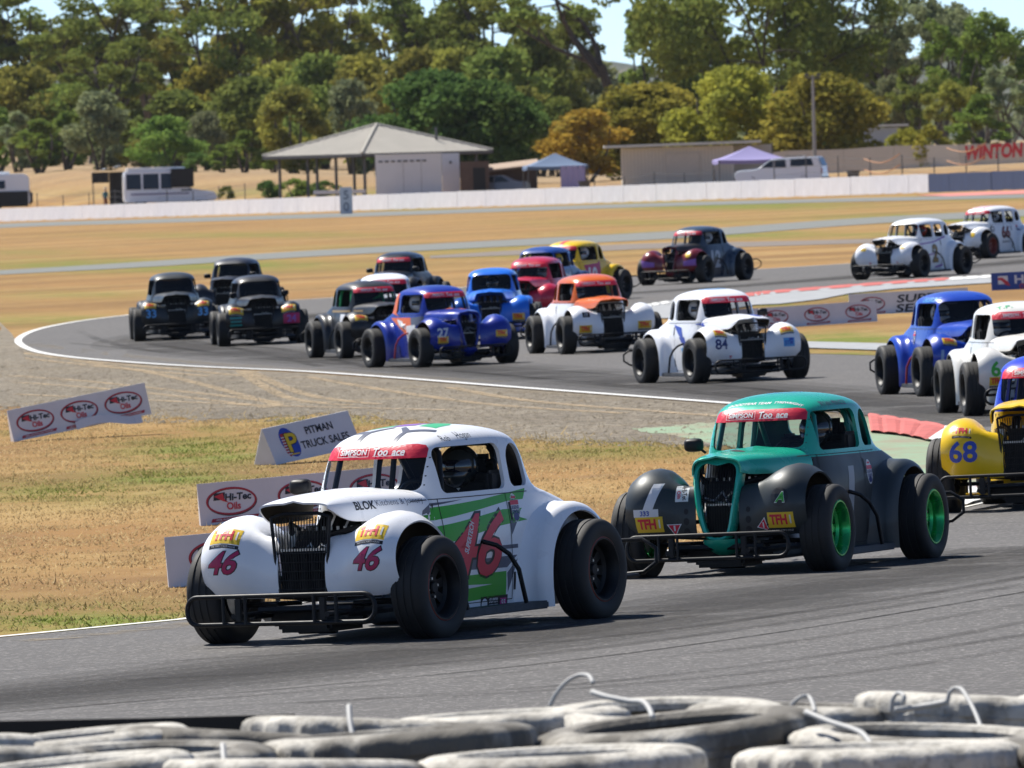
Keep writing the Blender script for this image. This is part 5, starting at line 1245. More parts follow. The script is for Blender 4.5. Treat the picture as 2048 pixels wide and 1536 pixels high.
def paint(col, rough=.30, metal=0.0, coat=.25):
    k = (col, rough, metal)
    if k not in PAINT: PAINT[k] = simple('car_paint_%02d' % len(PAINT), col, rough, metal, coat, noise=.02, nscale=6)
    return PAINT[k]
SEAM = simple('dark_seam_line', (.03, .03, .032), .7)  # flat dark colour of the door seam lines and rivet dots
RUBBER = simple('rubber', (.018, .0175, .017), .72, noise=.25, nscale=14)
BLACK = simple('black_metal', (.008, .0085, .010), .5, spec=.3, noise=.2)
DARKIN = simple('dark_interior', (.012, .013, .015), .7)
FIBRE = simple('raw_fibreglass', (.055, .038, .018), .8)
ALLOY = simple('alloy', (.55, .55, .54), .38, .9, noise=.15)
CHROME = simple('chrome', (.8, .8, .8), .08, 1)
DECK = simple('dull_board', (.05, .055, .065), .6, noise=.3)
WHITE_V = simple('white_vinyl', (.72, .72, .73), .4); RED_V = simple('red_vinyl', (.68, .022, .055), .4); YEL_V = simple('yellow_vinyl', (.75, .50, .03), .4)
BLK_V = simple('black_vinyl', (.012, .012, .014), .4); BLU_V = simple('blue_vinyl', (.03, .07, .42), .4); GRN_V = simple('green_vinyl', (.055, .40, .035), .4)
GRY_V = simple('grey_vinyl', (.10, .11, .15), .4); PNK_V = simple('pink_vinyl', (.62, .05, .28), .4); PUR_V = simple('purple_vinyl', (.25, .10, .42), .4)
ORA_V = simple('orange_vinyl', (.70, .14, .02), .4); TEAL_V = simple('teal_vinyl', (.02, .28, .26), .4); NAVY_V = simple('navy_vinyl', (.015, .03, .16), .4); GOLD_V = simple('gold_vinyl', (.30, .19, .05), .4)
LTB_V = simple('light_blue_vinyl', (.10, .36, .72), .4); MAG_V = simple('magenta_vinyl', (.46, .014, .10), .4); LGR_V = simple('light_green_vinyl', (.05, .42, .18), .4)
VIN = dict(w=WHITE_V, r=RED_V, y=YEL_V, k=BLK_V, b=BLU_V, g=GRN_V, s=GRY_V, p=PNK_V, u=PUR_V, o=ORA_V, t=TEAL_V, n=NAVY_V, d=GOLD_V, l=LTB_V, m=MAG_V, e=LGR_V)
def glass_mat(name, tint, gl=.10):
    m = bpy.data.materials.new(name); m.use_nodes = True; nt = m.node_tree; nt.nodes.clear(); h = NT(nt)
    t = h.n('ShaderNodeBsdfTransparent'); t.inputs[0].default_value = (*tint, 1); g = h.n('ShaderNodeBsdfGlossy'); g.inputs['Roughness'].default_value = .03
    f = h.n('ShaderNodeFresnel'); f.inputs[0].default_value = 1.5; mx = h.n('ShaderNodeMixShader'); o = h.n('ShaderNodeOutputMaterial')
    h.l(f.outputs[0], mx.inputs[0]); h.l(t.outputs[0], mx.inputs[1]); h.l(g.outputs[0], mx.inputs[2]); h.l(mx.outputs[0], o.inputs[0]); return m
GLASS = glass_mat('clear_screen', (.80, .83, .84)); GLASS2 = glass_mat('darkened_screen', (.42, .45, .48))  # second tint puts the shade of the dark cab interior into the glass
# decal frames: origin plane and rays
LEFT = (Vector((0, 0, 0)), Vector((0, 0, 1)), Vector((1, 0, 0)))        # seen from the car's left: art x = -y
RIGHT = (Vector((0, 0, 0)), Vector((0, 0, 1)), Vector((-1, 0, 0)))
FRONT = (Vector((0, 0, 0)), Vector((0, 0, 1)), Vector((0, -1, 0)))      # art x = -car x
ROOF = (Vector((0, 0, 0)), Vector((0, -1, 0)), Vector((0, 0, -1)))      # art x = -car x, art y = -y
FUP = (Vector((0, 1.22, .61)), Vector((0, -.62, .785)).normalized(), Vector((0, -.785, -.62)).normalized())
FTOP = (Vector((0, .9, .5)), Vector((0, -.55, .835)).normalized(), Vector((0, -.835, -.55)).normalized())
def tfh(w=.155, style=0):
    h = w * .55; a = Art(); a.rect(0, 0, w, h, 0, 0, n=4)
    a.text('TFH', -w * .07, h * .05, h * .62, 1, 1.2, bold=.045, width=w * .66)
    a.rect(w * .38, h * .04, w * .05, h * .55, 3, 1.2)
    a.rect(0, -h * .66, w * .98, h * .2, 2, 0, n=4); a.text('THE TOOL FORCE HOUSE', 0, -h * .66, h * .10, 3, 1.2, bold=0, width=w * .8)
    return a, [YEL_V, RED_V, BLK_V, WHITE_V]
def number(t, h, fill, edge, x=0, y=0, shear=0.0, rot=0, bold=.018, width=None):
    bold = min(bold, .03); a = Art(); a.text(t, x, y, h, 1, 0, bold=bold + .028, shear=shear, rot=rot, width=width and width * 1.02); a.text(t, x, y, h, 0, 1.2, bold=bold, shear=shear, rot=rot, width=width)
    return a, [fill, edge]
def plain(t, h, mat, x=0, y=0, shear=0, rot=0, bold=.04, width=None):
    return Art().text(t, x, y, h, 0, 0, bold=min(bold, .03), shear=shear, rot=rot, width=width), [mat]
def roundel(h=.13):
    a = Art(); a.ellipse(0, 0, h * .33, h * .55, 0); a.rect(0, h * .20, h * .62, h * .17, 1, 1); a.text('LEGEND', 0, h * .02, h * .13, 2, 1, bold=.03, width=h * .6); a.text('SERIES', 0, -h * .15, h * .13, 2, 1, bold=.03, width=h * .5)
    a.ellipse(0, -h * .34, h * .20, h * .14, 2, 1); a.rect(0, h * .40, h * .3, h * .08, 1, 1); return a, [WHITE_V, RED_V, NAVY_V]
def hitec_tag(w=.10):
    a = Art(); a.rect(0, 0, w, w * .5, 0, 0, n=3); a.text('HI-TEC', -w * .02, w * .04, w * .2, 1, 1, bold=.04, width=w * .75); a.rect(0, -w * .15, w * .8, w * .03, 1, 1); return a, [WHITE_V, RED_V]
def tri_tag(h=.07, rot=0):
    c = [(h * .6 * sin(a + rot), -h * .6 * cos(a + rot)) for a in (0, 2.09, 4.19)]
    a = Art(); a.poly(c, 0); a.poly([(x * .8, y * .8) for x, y in c], 1, 1); a.rect(0, 0, h * .12, h * .4, 0, 2); return a, [WHITE_V, RED_V]
def at_art(pair, x, y): 
    a, m = pair; b = Art(); b.L = [([(p[0] + x, p[1] + y) for p in vs], fs, mi, l) for vs, fs, mi, l in a.L]; return b, m
STRIP = None
def strip_art():
    a = Art(); top = 1.069; lo = .992; hw = .318; P = [(-hw, lo), (hw, lo), (hw * .985, top - .03), (hw * .93, top - .009), (hw * .8, top)] + [(-hw * .8, top), (-hw * .93, top - .009), (-hw * .985, top - .03)]
    return a.poly(P, 0)
def strip_text():
    a = Art(); z = 1.030; lw = .0024
    for yy in (z - .023, z + .023): a.rect(-.125, yy, .20, lw, 0, 1, n=6)
    for xx in (-.225, -.025): a.rect(xx, z, lw, .046, 0, 1)
    a.text('SIMPSON', -.125, z + .003, .029, 0, 1, bold=.03, width=.17); a.rect(-.125, z - .017, .06, .003, 0, 1)
    a.text('Too', .05, z + .003, .042, 0, 1, bold=.028, shear=.12); a.text('ace', .165, z + .001, .042, 0, 1, bold=.028, shear=.12); a.rect(.105, z - .022, .20, .0025, 0, 1, n=6)
    return a
def seams(side, lo=-.36, hi=.31):
    a = Art(); w = .005; s = -1 if side == 'L' else 1
    a.rect(s * hi, .46, w, .60, 0, 0); a.rect(s * lo, .46, w, .60, 0, 0); a.rect(s * (lo + hi) / 2, .16, hi - lo, w, 0, 0, n=8); a.rect(s * (lo + hi) / 2, .757, hi - lo + .5, w, 0, 0, n=12); return a
def hinge(): return Art().rect(0, 0, .022, .10, 0, 0)
def rivets():
    a = Art()
    for i in range(8): a.ellipse(-.30 + .6 * i / 7, .799, .004, .004, 0, 0, 8)
    for i in range(4):
        for s in (1, -1): a.ellipse(s * .329, .84 + .05 * i, .004, .004, 0, 0, 8)
    return a
def make_car(name, label, x, y, yaw, spec, sc=1.0):
    P = _CAR; kind = spec.get('kind', 'coupe'); st = spec.get('nose', 'A'); g = 'little coupe race cars on the circuit'
    root = thing(name, label, 'race car', ground_M(x, y, pi - radians(yaw), sc), g)
    up = spec['upper']; lo = spec.get('lower', up); fe = spec.get('fender', lo); hd = spec.get('hood', up); ff = spec.get('front_fender', fe)
    inner = spec.get('inner', DARKIN); wh = spec.get('wheel', BLACK); lip = spec.get('lip', wh); bar = spec.get('bar', BLACK)
    add('cab', P['cab', kind], [up, inner], root); add('body_shell', P['body', kind], [lo, DARKIN], root); add('hood', P['hood', st], [hd, FIBRE], root)
    for s in (1, -1):
        add('front_fender', P['ffend', s], [ff, FIBRE], root); add('rear_fender', P['rfend', s], [fe, FIBRE], root)
        add('side_bar', P['side_bar', s], bar, root); add('front_side_bar', P['fside_bar', s], bar, root); add('running_board', P['board', s], [DECK, lo], root)
        if s in spec.get('mirrors', ()): add('mirror', P['mirror', s], [spec.get('mirror_mat', BLACK), CHROME], root)
        for i, yy in enumerate((.927, -.927)):
            M = Matrix.Translation((s * .655, yy, .288)) @ Matrix.Rotation(spec.get('steer', 0) if i == 0 else 0, 4, 'Z') @ Matrix.Rotation(0 if s > 0 else pi, 4, 'Z') @ Matrix.Rotation(random.uniform(0, 6), 4, 'X')
            w = add('wheel', P['wheel'], [wh, lip, ALLOY], root, M); add('tyre', P['tyre'], RUBBER, w)
    add('chassis', P['chassis'], BLACK, root); add('engine', P['engine'], [DARKIN, ALLOY], root)
    add('grille', P['grille', st], BLACK, root); add('radiator', P['radiator'], [BLACK, ALLOY], root, Matrix.Translation((0, -.05, 0)) @ Matrix.Diagonal((.72, 1, .9, 1)) if st == 'B' else None)
    if st == 'B': add('grille_shell', P['shell'], spec.get('shell', hd), root)
    add('front_bumper', P['front_bumper'], BLACK, root, Matrix.Translation((0, -.04, 0)) @ Matrix.Diagonal((.93, 1, 1, 1)) if st == 'B' else None); add('rear_bumper', P['rear_bumper'], BLACK, root)
    add('seat', P['seat'], DARKIN, root); add('dashboard', P['dash'], DARKIN, root); add('roll_cage', P['cage'], spec.get('cage', BLACK), root); add('steering_wheel', P['steer'], BLACK, root)
    add('windscreen', P['glass', kind], spec.get('glass', GLASS2), root)
    if spec.get('dark_panel', True): add('added_dark_panel', P['dark_panel'], DARKIN, root)
    if spec.get('strip', True):
        for key, art in (('strip', strip_art), ('striptext', strip_text)):
            if (key, kind) not in P: P[key, kind] = art().project(key, P['bvh', kind], *FRONT, step=.0022, maxlen=.014, far=4)
        s_ = add('sun_strip', P['strip', kind], RED_V, root); add('sponsor_lettering', P['striptext', kind], WHITE_V, s_)
    bv = P['bvh', kind, st]
    for sd, fr in (('L', LEFT), ('R', RIGHT)):
        for nm_, mk, dx, dz in (('door_seam', lambda: seams(sd), 0, 0), ('hinge', hinge, .385, .655), ('hinge', hinge, .385, .26)):
            k = (nm_, sd, dx, dz, kind, st)
            if k not in P: P[k] = at_art((mk(), 0), dx * (1 if sd == 'L' else -1), dz)[0].project(nm_, bv, *fr, maxlen=.05, far=4, step=.0022)
            if P[k]: add(nm_, P[k], SEAM if nm_ == 'door_seam' else BLACK, root)
    if spec.get('fine'): add('rivet', rivets().project('rivet', P['bvh', kind], *FRONT, step=.0015, maxlen=.02, far=4), SEAM, root)['kind'] = 'stuff'
    for nme, (art, mats), fr in spec.get('decals', []):
        parts = [art]
        if nme == 'stripe':
            parts = []
            for l in art.L: q = Art(); q.L = [l]; parts.append(q)
        for q in parts:
            me = q.project(nme, bv, *fr, maxlen=spec.get('fine', .045), far=4, step=.0010 if spec.get('fine') else .0024)
            if me: add(nme, me, mats, root)
    return root
# ------------------------------------------------------------------ drivers
def build_driver():
    V = []; E = []; R = []
    def chain(pts, start=None):
        prev = start
        for p, r in pts:
            V.append(p); R.append(r)
            if prev is not None: E.append((prev, len(V) - 1))
            prev = len(V) - 1
        return prev
    pel = chain([((0, -.30, .35), (.16, .12))]); chest = chain([((0, -.38, .50), (.15, .11)), ((0, -.43, .66), (.17, .115))], pel)
    chain([((0, -.43, .76), (.065, .065)), ((0, -.41, .84), (.08, .09)), ((0, -.40, .93), (.085, .095))], chest)
    for s in (1, -1):
        hand = chain([((s * .18, -.42, .69), (.07, .07)), ((s * .27, -.22, .58), (.052, .052)), ((s * .19, -.02, .68), (.04, .036)), ((s * .145, .045, .735), (.042, .026))], chest)
        chain([((s * .10, -.20, .33), (.09, .085)), ((s * .13, .14, .42), (.065, .065)), ((s * .11, .46, .24), (.05, .045)), ((s * .11, .52, .20), (.045, .05))], pel)
        for k in range(4):
            a = .012 + k * .02; l = (.85, 1, .95, .75)[k]
            chain([((s * .140, .045 + .01, .705 + a + .01), (.011, .011)), ((s * (.140 - .012), .045 + .05 * l, .715 + a), (.010, .010)), ((s * (.14 - .035), .045 + .045 * l, .70 + a), (.009, .009))])
        chain([((s * .14, .03, .74), (.012, .012)), ((s * .11, .02, .755), (.010, .010)), ((s * .095, .035, .765), (.009, .009))])
    me = bpy.data.meshes.new('driver'); me.from_pydata(V, E, [])
    o = bpy.data.objects.new('driver', me); COL.objects.link(o)
    md = o.modifiers.new('k', 'SKIN'); md.use_smooth_shade = True
    sv = me.skin_vertices[0].data
    for i, r in enumerate(R): sv[i].radius = r
    sv[0].use_root = True
    o.modifiers.new('s', 'SUBSURF').levels = 1
    body = evaluated_mesh(o); drop(o); shade(body, 180)
    c = Vector((0, -.39, .915))
    def ell(th, ph, k=1): return (c.x + .112 * k * cos(ph) * cos(th), c.y + .134 * k * cos(ph) * sin(th) + .01, c.z + .125 * k * sin(ph) - (.03 * max(0, sin(th)) * max(0, -sin(ph)) if 0 else 0))
    rows = [[ell(2 * pi * i / 28, -1.25 + (pi / 2 + 1.25) * j / 16) for i in range(28)] for j in range(17)]
    mb = MB(); mb.grid(rows, 0, wrap=True)
    mb.v = [(x, y + (.03 if (z < c.z - .03 and y > c.y + .05) else 0), z) for x, y, z in mb.v]
    helmet = mb.mesh('helmet'); shade(helmet, 180)
    rows = [[ell(pi / 2 + (-1 + 2 * i / 16) * 1.15, -.30 + .62 * j / 5, 1.025) for i in range(17)] for j in range(6)]
    mb = MB(); mb.grid(rows); vis = mb.mesh('visor'); shade(vis, 180)
    return body, helmet, vis
DRV = build_driver()
VISOR = simple('smoked_visor', (.01, .012, .02), .06, coat=.5)
def driver(car_root, label, suit, helm, dx=0.0, dy=0.0, visor=VISOR):
    M = car_root.matrix_world.copy() if False else car_root.matrix_local @ Matrix.Translation((dx, dy, 0))
    b = add('person', DRV[0], suit, None, M); tag(b, label, 'person', 'drivers at the wheel')
    add('helmet', DRV[1], helm, b); add('visor', DRV[2], visor, b)
    return b
# ------------------------------------------------------------------ the field of cars
W = paint((.85, .86, .88)); W2 = paint((.74, .73, .69))
def c46():
    L = []
    a = Art()
    a.poly([(-.44, .64), (-.36, .712), (.10, .735), (.60, .775), (.545, .715), (.37, .712), (-.40, .635)], 0)
    a.poly([(-.40, .60), (.30, .668), (.52, .665), (.43, .625), (.56, .598), (.2, .575), (-.35, .50)], 0)
    a.poly([(-.36, .315), (.29, .32), (.29, .185), (-.28, .165)], 0); a.poly([(-.36, .27), (.13, .255), (-.3, .235)], 2, 1)
    a.poly([(-.47, .70), (-.40, .735), (-.10, .745), (-.38, .718), (-.47, .61), (-.50, .60)], 1); a.poly([(-.3, .40), (.42, .405), (.30, .34), (-.3, .35)], 1, -.4)
    a.poly([(.36, .60), (.50, .655), (.37, .52)], 1); a.rect(.33, .455, .20, .022, 1); a.poly([(.30, .31), (.42, .385), (.31, .20)], 1)
    L.append(('stripe', (a, [GRN_V, GRY_V, WHITE_V]), LEFT))
    n, m = number('46', .35, RED_V, BLK_V, -.02, .49, shear=.42, width=.62); n.text('SUPERTECH', -.10, .53, .04, 2, 2.2, bold=.03, rot=1.12, width=.19); L.append(('race_number', (n, m + [WHITE_V]), LEFT))
    L.append(('sticker', at_art(roundel(.15), .44, .67), LEFT))
    a = Art(); a.rect(.16, .145, .30, .085, 0, 0, n=6); a.ellipse(.05, .145, .032, .032, 1, 1); a.text('SUPER', .15, .163, .025, 1, 1, bold=.025, shear=.2); a.text('SERIES', .15, .128, .025, 1, 1, bold=.025, shear=.2); a.rect(.26, .145, .07, .05, 2, 1); a.text('55', .26, .145, .035, 1, 2, bold=.025); L.append(('sticker', (a, [BLK_V, WHITE_V, PNK_V]), LEFT))
    a = Art().text('BLOK', -.94, .757, .046, 0, 0, bold=.025, width=.175).text('Kitchens & Joinery', -.645, .764, .034, 1, 0, bold=-.008, width=.40); L.append(('sponsor_lettering', (a, [BLK_V, GRY_V]), LEFT))
    L.append(('sponsor_lettering', (Art().text('Rob', -.10, 1.092, .034, 0, 0, bold=-.012, shear=.45).text('Hogan', .08, 1.104, .040, 0, 0, bold=-.012, shear=.45), [BLK_V]), LEFT))
    for s in (1, -1):
        L.append(('race_number', number('46', .125, MAG_V, BLK_V, s * .46, .475, shear=.42), FRONT)); L.append(('sticker', at_art(tfh(.185), s * .465, .005), FUP))
    a = Art(); k = .05
    a.poly([(-.20, -.05), (-.06, .02), (-.04, .10), (-.10, .34), (-.20, .20)], 0); a.poly([(-.06, .0), (.06, .05), (.05, .46), (-.08, .44)], 1, .5); a.poly([(.05, .30), (.08, .42), (.00, .56), (-.02, .48)], 2, 1)
    a.poly([(.10, .02), (.22, .0), (.20, .20), (.10, .40), (.07, .3)], 0)
    a.poly([(-.145, -.30), (-.115, -.30), (-.11, -.16), (-.02, -.06), (-.02, -.02), (-.14, -.12), (-.24, -.06), (-.26, -.10), (-.15, -.17)], 3, 1); a.poly([(.095, -.30), (.125, -.30), (.13, -.17), (.26, -.08), (.25, -.04), (.12, -.12), (.04, -.02), (.03, -.06), (.10, -.17)], 3, 1)
    L.append(('stripe', (a, [LGR_V, PUR_V, PNK_V, GRY_V]), ROOF))
    return L
def stickers(n, col=WHITE_V, edge=None, h=.13, z=.50, both=True, tz=.60, x=.46, tw=.16, shear=0):
    L = []
    for s in ((1, -1) if both else (-1,)):
        L.append(('race_number', number(n, h, col, edge or BLK_V, s * x, z, shear) if edge else plain(n, h, col, s * x, z, shear, bold=.025), FRONT))
    for s in (1, -1): L.append(('sticker', at_art(tfh(tw), s * (x + .01), tz - .60), FUP))
    return L
def c1():
    L = []
    L.append(('race_number', plain('1', .20, WHITE_V, -.43, .53, .25, bold=.03, width=.14), FRONT)); a = Art(); a.rect(-.47, .44, .17, .05, 0, 0, n=3); a.text('333', -.475, .44, .032, 1, 1, bold=.025); L.append(('sticker', (a, [WHITE_V, BLU_V]), FRONT))
    for x in (-.455, .455): L.append(('sticker', at_art(tfh(.185), x, .365), FRONT))
    a = Art(); a.ellipse(.46, .515, .062, .062, 0); a.text('A', .462, .515, .07, 1, 1, bold=.035, shear=.3); a.text('A', .464, .515, .062, 2, 2, bold=.03, shear=.3); L.append(('sticker', (a, [BLK_V, WHITE_V, GRN_V]), FRONT))
    L.append(('sticker', at_art(tri_tag(.09), -.295, .335), FRONT)); L.append(('sticker', at_art(tri_tag(.09, -1.3), .325, .335), FRONT))
    a = Art(); a.rect(-.245, .555, .085, .10, 0); a.text('Hi-Tec', -.23, .555, .03, 1, 1, bold=.025, rot=-pi / 2 + .15, width=.08); a.text('Oils', -.265, .55, .022, 2, 1, bold=.025, rot=-pi / 2 + .15, width=.05); L.append(('sticker', (a, [WHITE_V, BLK_V, RED_V]), FRONT))
    for s in (1, -1):
        a = Art()
        for z, r in ((.44, .019), (.375, .024), (.305, .028)): a.ellipse(s * .215, z, r * .8, r, 0, 0, 16)
        L.append(('cooling_hole', (a, [DARKIN]), FRONT))
    L.append(('race_number', plain('1', .30, simple('grey_white_vinyl', (.38, .40, .42), .5), .10, .52, .15, bold=.03, width=.17), LEFT)); L.append(('sticker', at_art(roundel(.15), .46, .615), LEFT)); L.append(('sticker', at_art(hitec_tag(.15), -.52, .64), LEFT))
    L.append(('sponsor_lettering', (Art().text('GOODYEAR TEAM', -.09, -.245, .030, 0, 0, bold=.025, shear=.25, width=.30).text('TYREWRIGHT', .18, -.240, .028, 0, 0, bold=.025, shear=.25, width=.20), [WHITE_V]), ROOF))
    L.append(('sponsor_lettering', (Art().ring(0, .18, .12, .14, .012, 0).ring(0, .18, .07, .09, .01, 0), [LTB_V]), ROOF)); L.append(('sponsor_lettering', (Art().text('RYAN PRINGLE', .12, 1.088, .030, 0, 0, bold=.02, width=.40), [GRY_V]), LEFT))
    a = Art(); a.ellipse(-.0, -.86, .085, .055, 0); L.append(('hood_vent', (a, [DARKIN]), ROOF))
    return L
GREEN = paint((.014, .42, .285), .26, .15); SLATE = paint((.026, .034, .037), .46, .1, .1)
LIME = paint((.02, .42, .10), .25, .7)
GLASS3 = glass_mat('tinted_screen', (.60, .64, .67)); REDBAR = paint((.38, .015, .02)); CAR = {}
CAR['46'] = make_car('race_car', 'white coupe race car leading with red 46 on a green flash along its door', -.62, 63.57, 29, dict(upper=W, decals=c46(), lip=simple('red_lip', (.20, .03, .015), .4), mirrors=(1,), glass=GLASS, dark_panel=False, fine=.016), 1.025)
CAR['1'] = make_car('race_car', 'teal green and dark grey race car with bright green wheels', 1.76, 72.6, 21.5, dict(upper=GREEN, lower=SLATE, hood=GREEN, nose='B', decals=c1(), wheel=LIME, lip=LIME, inner=paint((.008, .10, .09), .5), cage=paint((.01, .25, .2), .4), mirrors=(1,), glass=GLASS3, dark_panel=False, fine=.02))
YELLOW = paint((.78, .52, .008)); ROYAL = paint((.012, .035, .55)); BLUE = paint((.010, .055, .42)); SKYB = paint((.015, .16, .72)); REDP = paint((.50, .012, .045)); ORANGE = paint((.68, .135, .012)); NAVY = paint((.012, .016, .028), .42, 0, .12); BLACKP = paint((.010, .011, .013), .42, 0, .12); MAROON = paint((.16, .012, .02)); SLB = paint((.035, .055, .085)); COAL = paint((.016, .021, .024), .42, 0, .12)
CAR['68'] = make_car('race_car', 'yellow race car with blue roof and blue 68 on its wing at the right edge', 4.13, 83.97, 14, dict(fine=.02, upper=ROYAL, lower=YELLOW, hood=YELLOW, decals=stickers('68', BLU_V, h=.155, z=.475, tz=.615, x=.445, tw=.15)))
l14 = [('race_number', plain('14', .15, simple('pale_blue_vinyl', (.25, .36, .55), .4), -.46, .46, .1), FRONT), ('sticker', at_art(tfh(.17), -.42, 0.020), FUP), ('sponsor_lettering', plain('GUPPY', .055, WHITE_V, .42, .66, .2), RIGHT), ('sticker', at_art(roundel(.14), -.36, .66), RIGHT), ('sponsor_lettering', plain('CHILLBROS', .05, LTB_V, .0, 1.085, .2, width=.4), RIGHT)]
CAR['14'] = make_car('race_car', 'royal blue race car with red side bar and pale 14 behind the white one', 5.15, 125.54, -11, dict(upper=BLUE, decals=l14, strip=False, bar=REDBAR))
l6 = [('race_number', plain('6', .15, GRN_V, -.45, .50, bold=.035), FRONT), ('sticker', at_art(tfh(.16), -.44, .37), FRONT), ('sponsor_lettering', plain('T.P.', .08, LGR_V, -.17, -.20, bold=.025), ROOF)]
CAR['6'] = make_car('race_car', 'cream white race car with a green 6 beside the royal blue one', 5.36, 115.73, -6, dict(upper=W2, decals=l6))
a84 = Art(); a84.poly([(-.40, .735), (-.20, .60), (-.02, .53), (-.14, .70)], 0); a84.poly([(-.20, .58), (.0, .42), (.14, .34), (-.02, .58)], 0); a84.poly([(-.14, .44), (.06, .18), (.14, .28), (-.02, .46)], 1); a84.poly([(.24, .74), (.52, .70), (.44, .76)], 0)
h84 = Art(); h84.poly([(.02, -.62), (.12, -.52), (.13, -1.22), (.02, -1.14)], 0); r84 = Art(); r84.ring(0, .16, .17, .19, .03, 0); r84.ring(0, .16, .10, .12, .03, 0)
p84 = Art(); p84.rect(.455, .475, .14, .11, 0, 0, n=3); p84.text('STM', .45, .47, .05, 1, 1, bold=.025, width=.10); p84.rect(.48, .51, .05, .03, 1, 1); b84 = Art()
for q in (.19, .09): b84.rect(-q, .93, .05, .075, 0)
l84 = [('race_number', plain('84', .125, NAVY_V, -.44, .495, bold=.025), FRONT), ('sticker', (p84, [LTB_V, BLU_V]), FRONT), ('sticker', at_art(tfh(.17), -.43, 0.025), FUP), ('sticker', at_art(tfh(.17), .45, 0.025), FUP), ('stripe', (a84, [BLU_V, LTB_V]), RIGHT), ('stripe', (h84, [BLU_V]), ROOF), ('stripe', (r84, [LTB_V]), ROOF), ('sticker', at_art(tri_tag(.05), -.31, .33), FRONT)]
CAR['84'] = make_car('race_car', 'white race car with blue flashes on its door and a black grille', 2.63, 138.03, -19, dict(upper=W, decals=l84, mirrors=(-1,)))
a27 = Art(); a27.poly([(-.78, 1.03), (-.62, 1.09), (-.48, 1.06), (-.52, .78), (-.40, .74), (-.78, .80)], 0); a27.poly([(-.70, .72), (.10, .72), (.22, .55), (.0, .43), (-.40, .60)], 0); a27.poly([(-.46, .70), (-.26, .67), (-.10, .55), (-.34, .6)], 1, 1); a27.poly([(-.10, .60), (.20, .62), (.24, .14), (.0, .14)], 1, 1)
a27.poly([(.02, .72), (.36, .735), (.40, .62), (.08, .60)], 2, 1); h27 = Art(); h27.poly([(-.12, -.42), (.16, -.42), (.16, -.75), (-.02, -.62)], 0)
l27 = [('race_number', plain('27', .13, WHITE_V, -.44, .50, .1, bold=.025), FRONT), ('sticker', at_art(tfh(.17), -.44, .395), FRONT), ('sticker', at_art(tfh(.17), .46, .45), FRONT), ('stripe', (a27, [ORA_V, WHITE_V, GRY_V]), RIGHT), ('stripe', (h27, [ORA_V]), ROOF)]
CAR['27'] = make_car('race_car', 'dark blue race car with orange and white door and red side bar, number 27', -1.02, 158.53, -22, dict(upper=paint((.010, .03, .30)), nose='B', decals=l27, bar=REDBAR))
l17 = [('race_number', (Art().rect(-.42, .585, .12, .075, 0).text('17', -.42, .585, .045, 1, 1, bold=.025), [BLK_V, WHITE_V]), FRONT), ('sticker', at_art(tfh(.2), -.44, .375), FRONT), ('sticker', at_art(tfh(.2), .46, .40), FRONT)]
CAR['17'] = make_car('race_car', 'race car with orange cab and bonnet over white body and wings', 1.24, 163.39, -14, dict(upper=ORANGE, lower=W, hood=ORANGE, decals=l17))
lblk = [('sticker', at_art(tfh(.2), -.45, 0.020), FUP), ('stripe', (Art().poly([(-.55, .735), (.80, .735), (.80, .705), (-.55, .70)], 0), [GOLD_V]), RIGHT), ('sticker', (Art().rect(.05, .60, .22, .15, 0), [WHITE_V]), RIGHT)]
CAR['blk'] = make_car('race_car', 'black race car with green window pillar and gold waist stripe', -2.13, 168.58, -15, dict(upper=BLACKP, decals=lblk, inner=paint((.02, .35, .10), .4), cage=paint((.02, .42, .12), .4)))
l33 = stickers('33', LTB_V, h=.14, z=.49, tz=.615, x=.45, tw=.2)
CAR['33'] = make_car('race_car', 'dark grey race car with pale blue 33, leftmost of the three dark ones', -5.86, 192.41, -4, dict(upper=COAL, decals=l33, strip=False))
lnv = [('sticker', at_art(tfh(.24), -.45, -0.010), FUP), ('sticker', at_art(tfh(.24), .43, 0.005), FUP), ('sticker', (Art().rect(.47, .44, .27, .17, 0, 0, n=5).text('24', .47, .44, .11, 1, 1, bold=.035), [MAG_V, PUR_V]), FRONT), ('sticker', (Art().rect(-.46, .48, .2, .03, 0).rect(-.46, .42, .18, .03, 0).rect(-.46, .36, .2, .03, 0), [TEAL_V]), FRONT)]
CAR['navy'] = make_car('race_car', 'black race car with a magenta plate on its left wing, between the other dark ones', -4.21, 184.55, -5, dict(upper=BLACKP, decals=lnv, strip=False, mirrors=(1, -1)))
CAR['dark18'] = make_car('race_car', 'dark navy race car half hidden, rearmost of the three dark ones', -5.14, 206.5, 9, dict(upper=NAVY, strip=False, mirrors=(1, -1)))
CAR['white14'] = make_car('race_car', 'race car with only its pale silver roof showing above the black one', -1.97, 177.6, -4, dict(upper=W, lower=COAL, fender=COAL))
CAR['black15'] = make_car('race_car', 'black race car with mirrors both sides behind the pale roof', -2.04, 203.5, 12, dict(upper=paint((.012, .014, .016)), lower=BLACKP, mirrors=(1, -1)))
lb = [('sticker', at_art(tfh(.2), .45, .38), FRONT)]
CAR['sky'] = make_car('race_car', 'plain sky blue race car facing the camera head on', -.26, 178.2, 2, dict(upper=SKYB, glass=GLASS, decals=lb, strip=False))
CAR['red'] = make_car('race_car', 'plain red race car between the sky blue and orange ones', .44, 190, 13, dict(upper=REDP, nose='A'))
CAR['dkblue'] = make_car('race_car', 'dark blue race car whose roof shows over the red one', .62, 201.5, 17, dict(upper=paint((.012, .055, .28)), lower=paint((.012, .03, .10)), strip=False))
a10 = Art(); a10.poly([(-.22, .70), (.30, .72), (.42, .76), (.40, .55), (.28, .30), (-.12, .28)], 0); a10.text('10', .05, .50, .30, 1, 1.2, bold=.035, shear=.15)
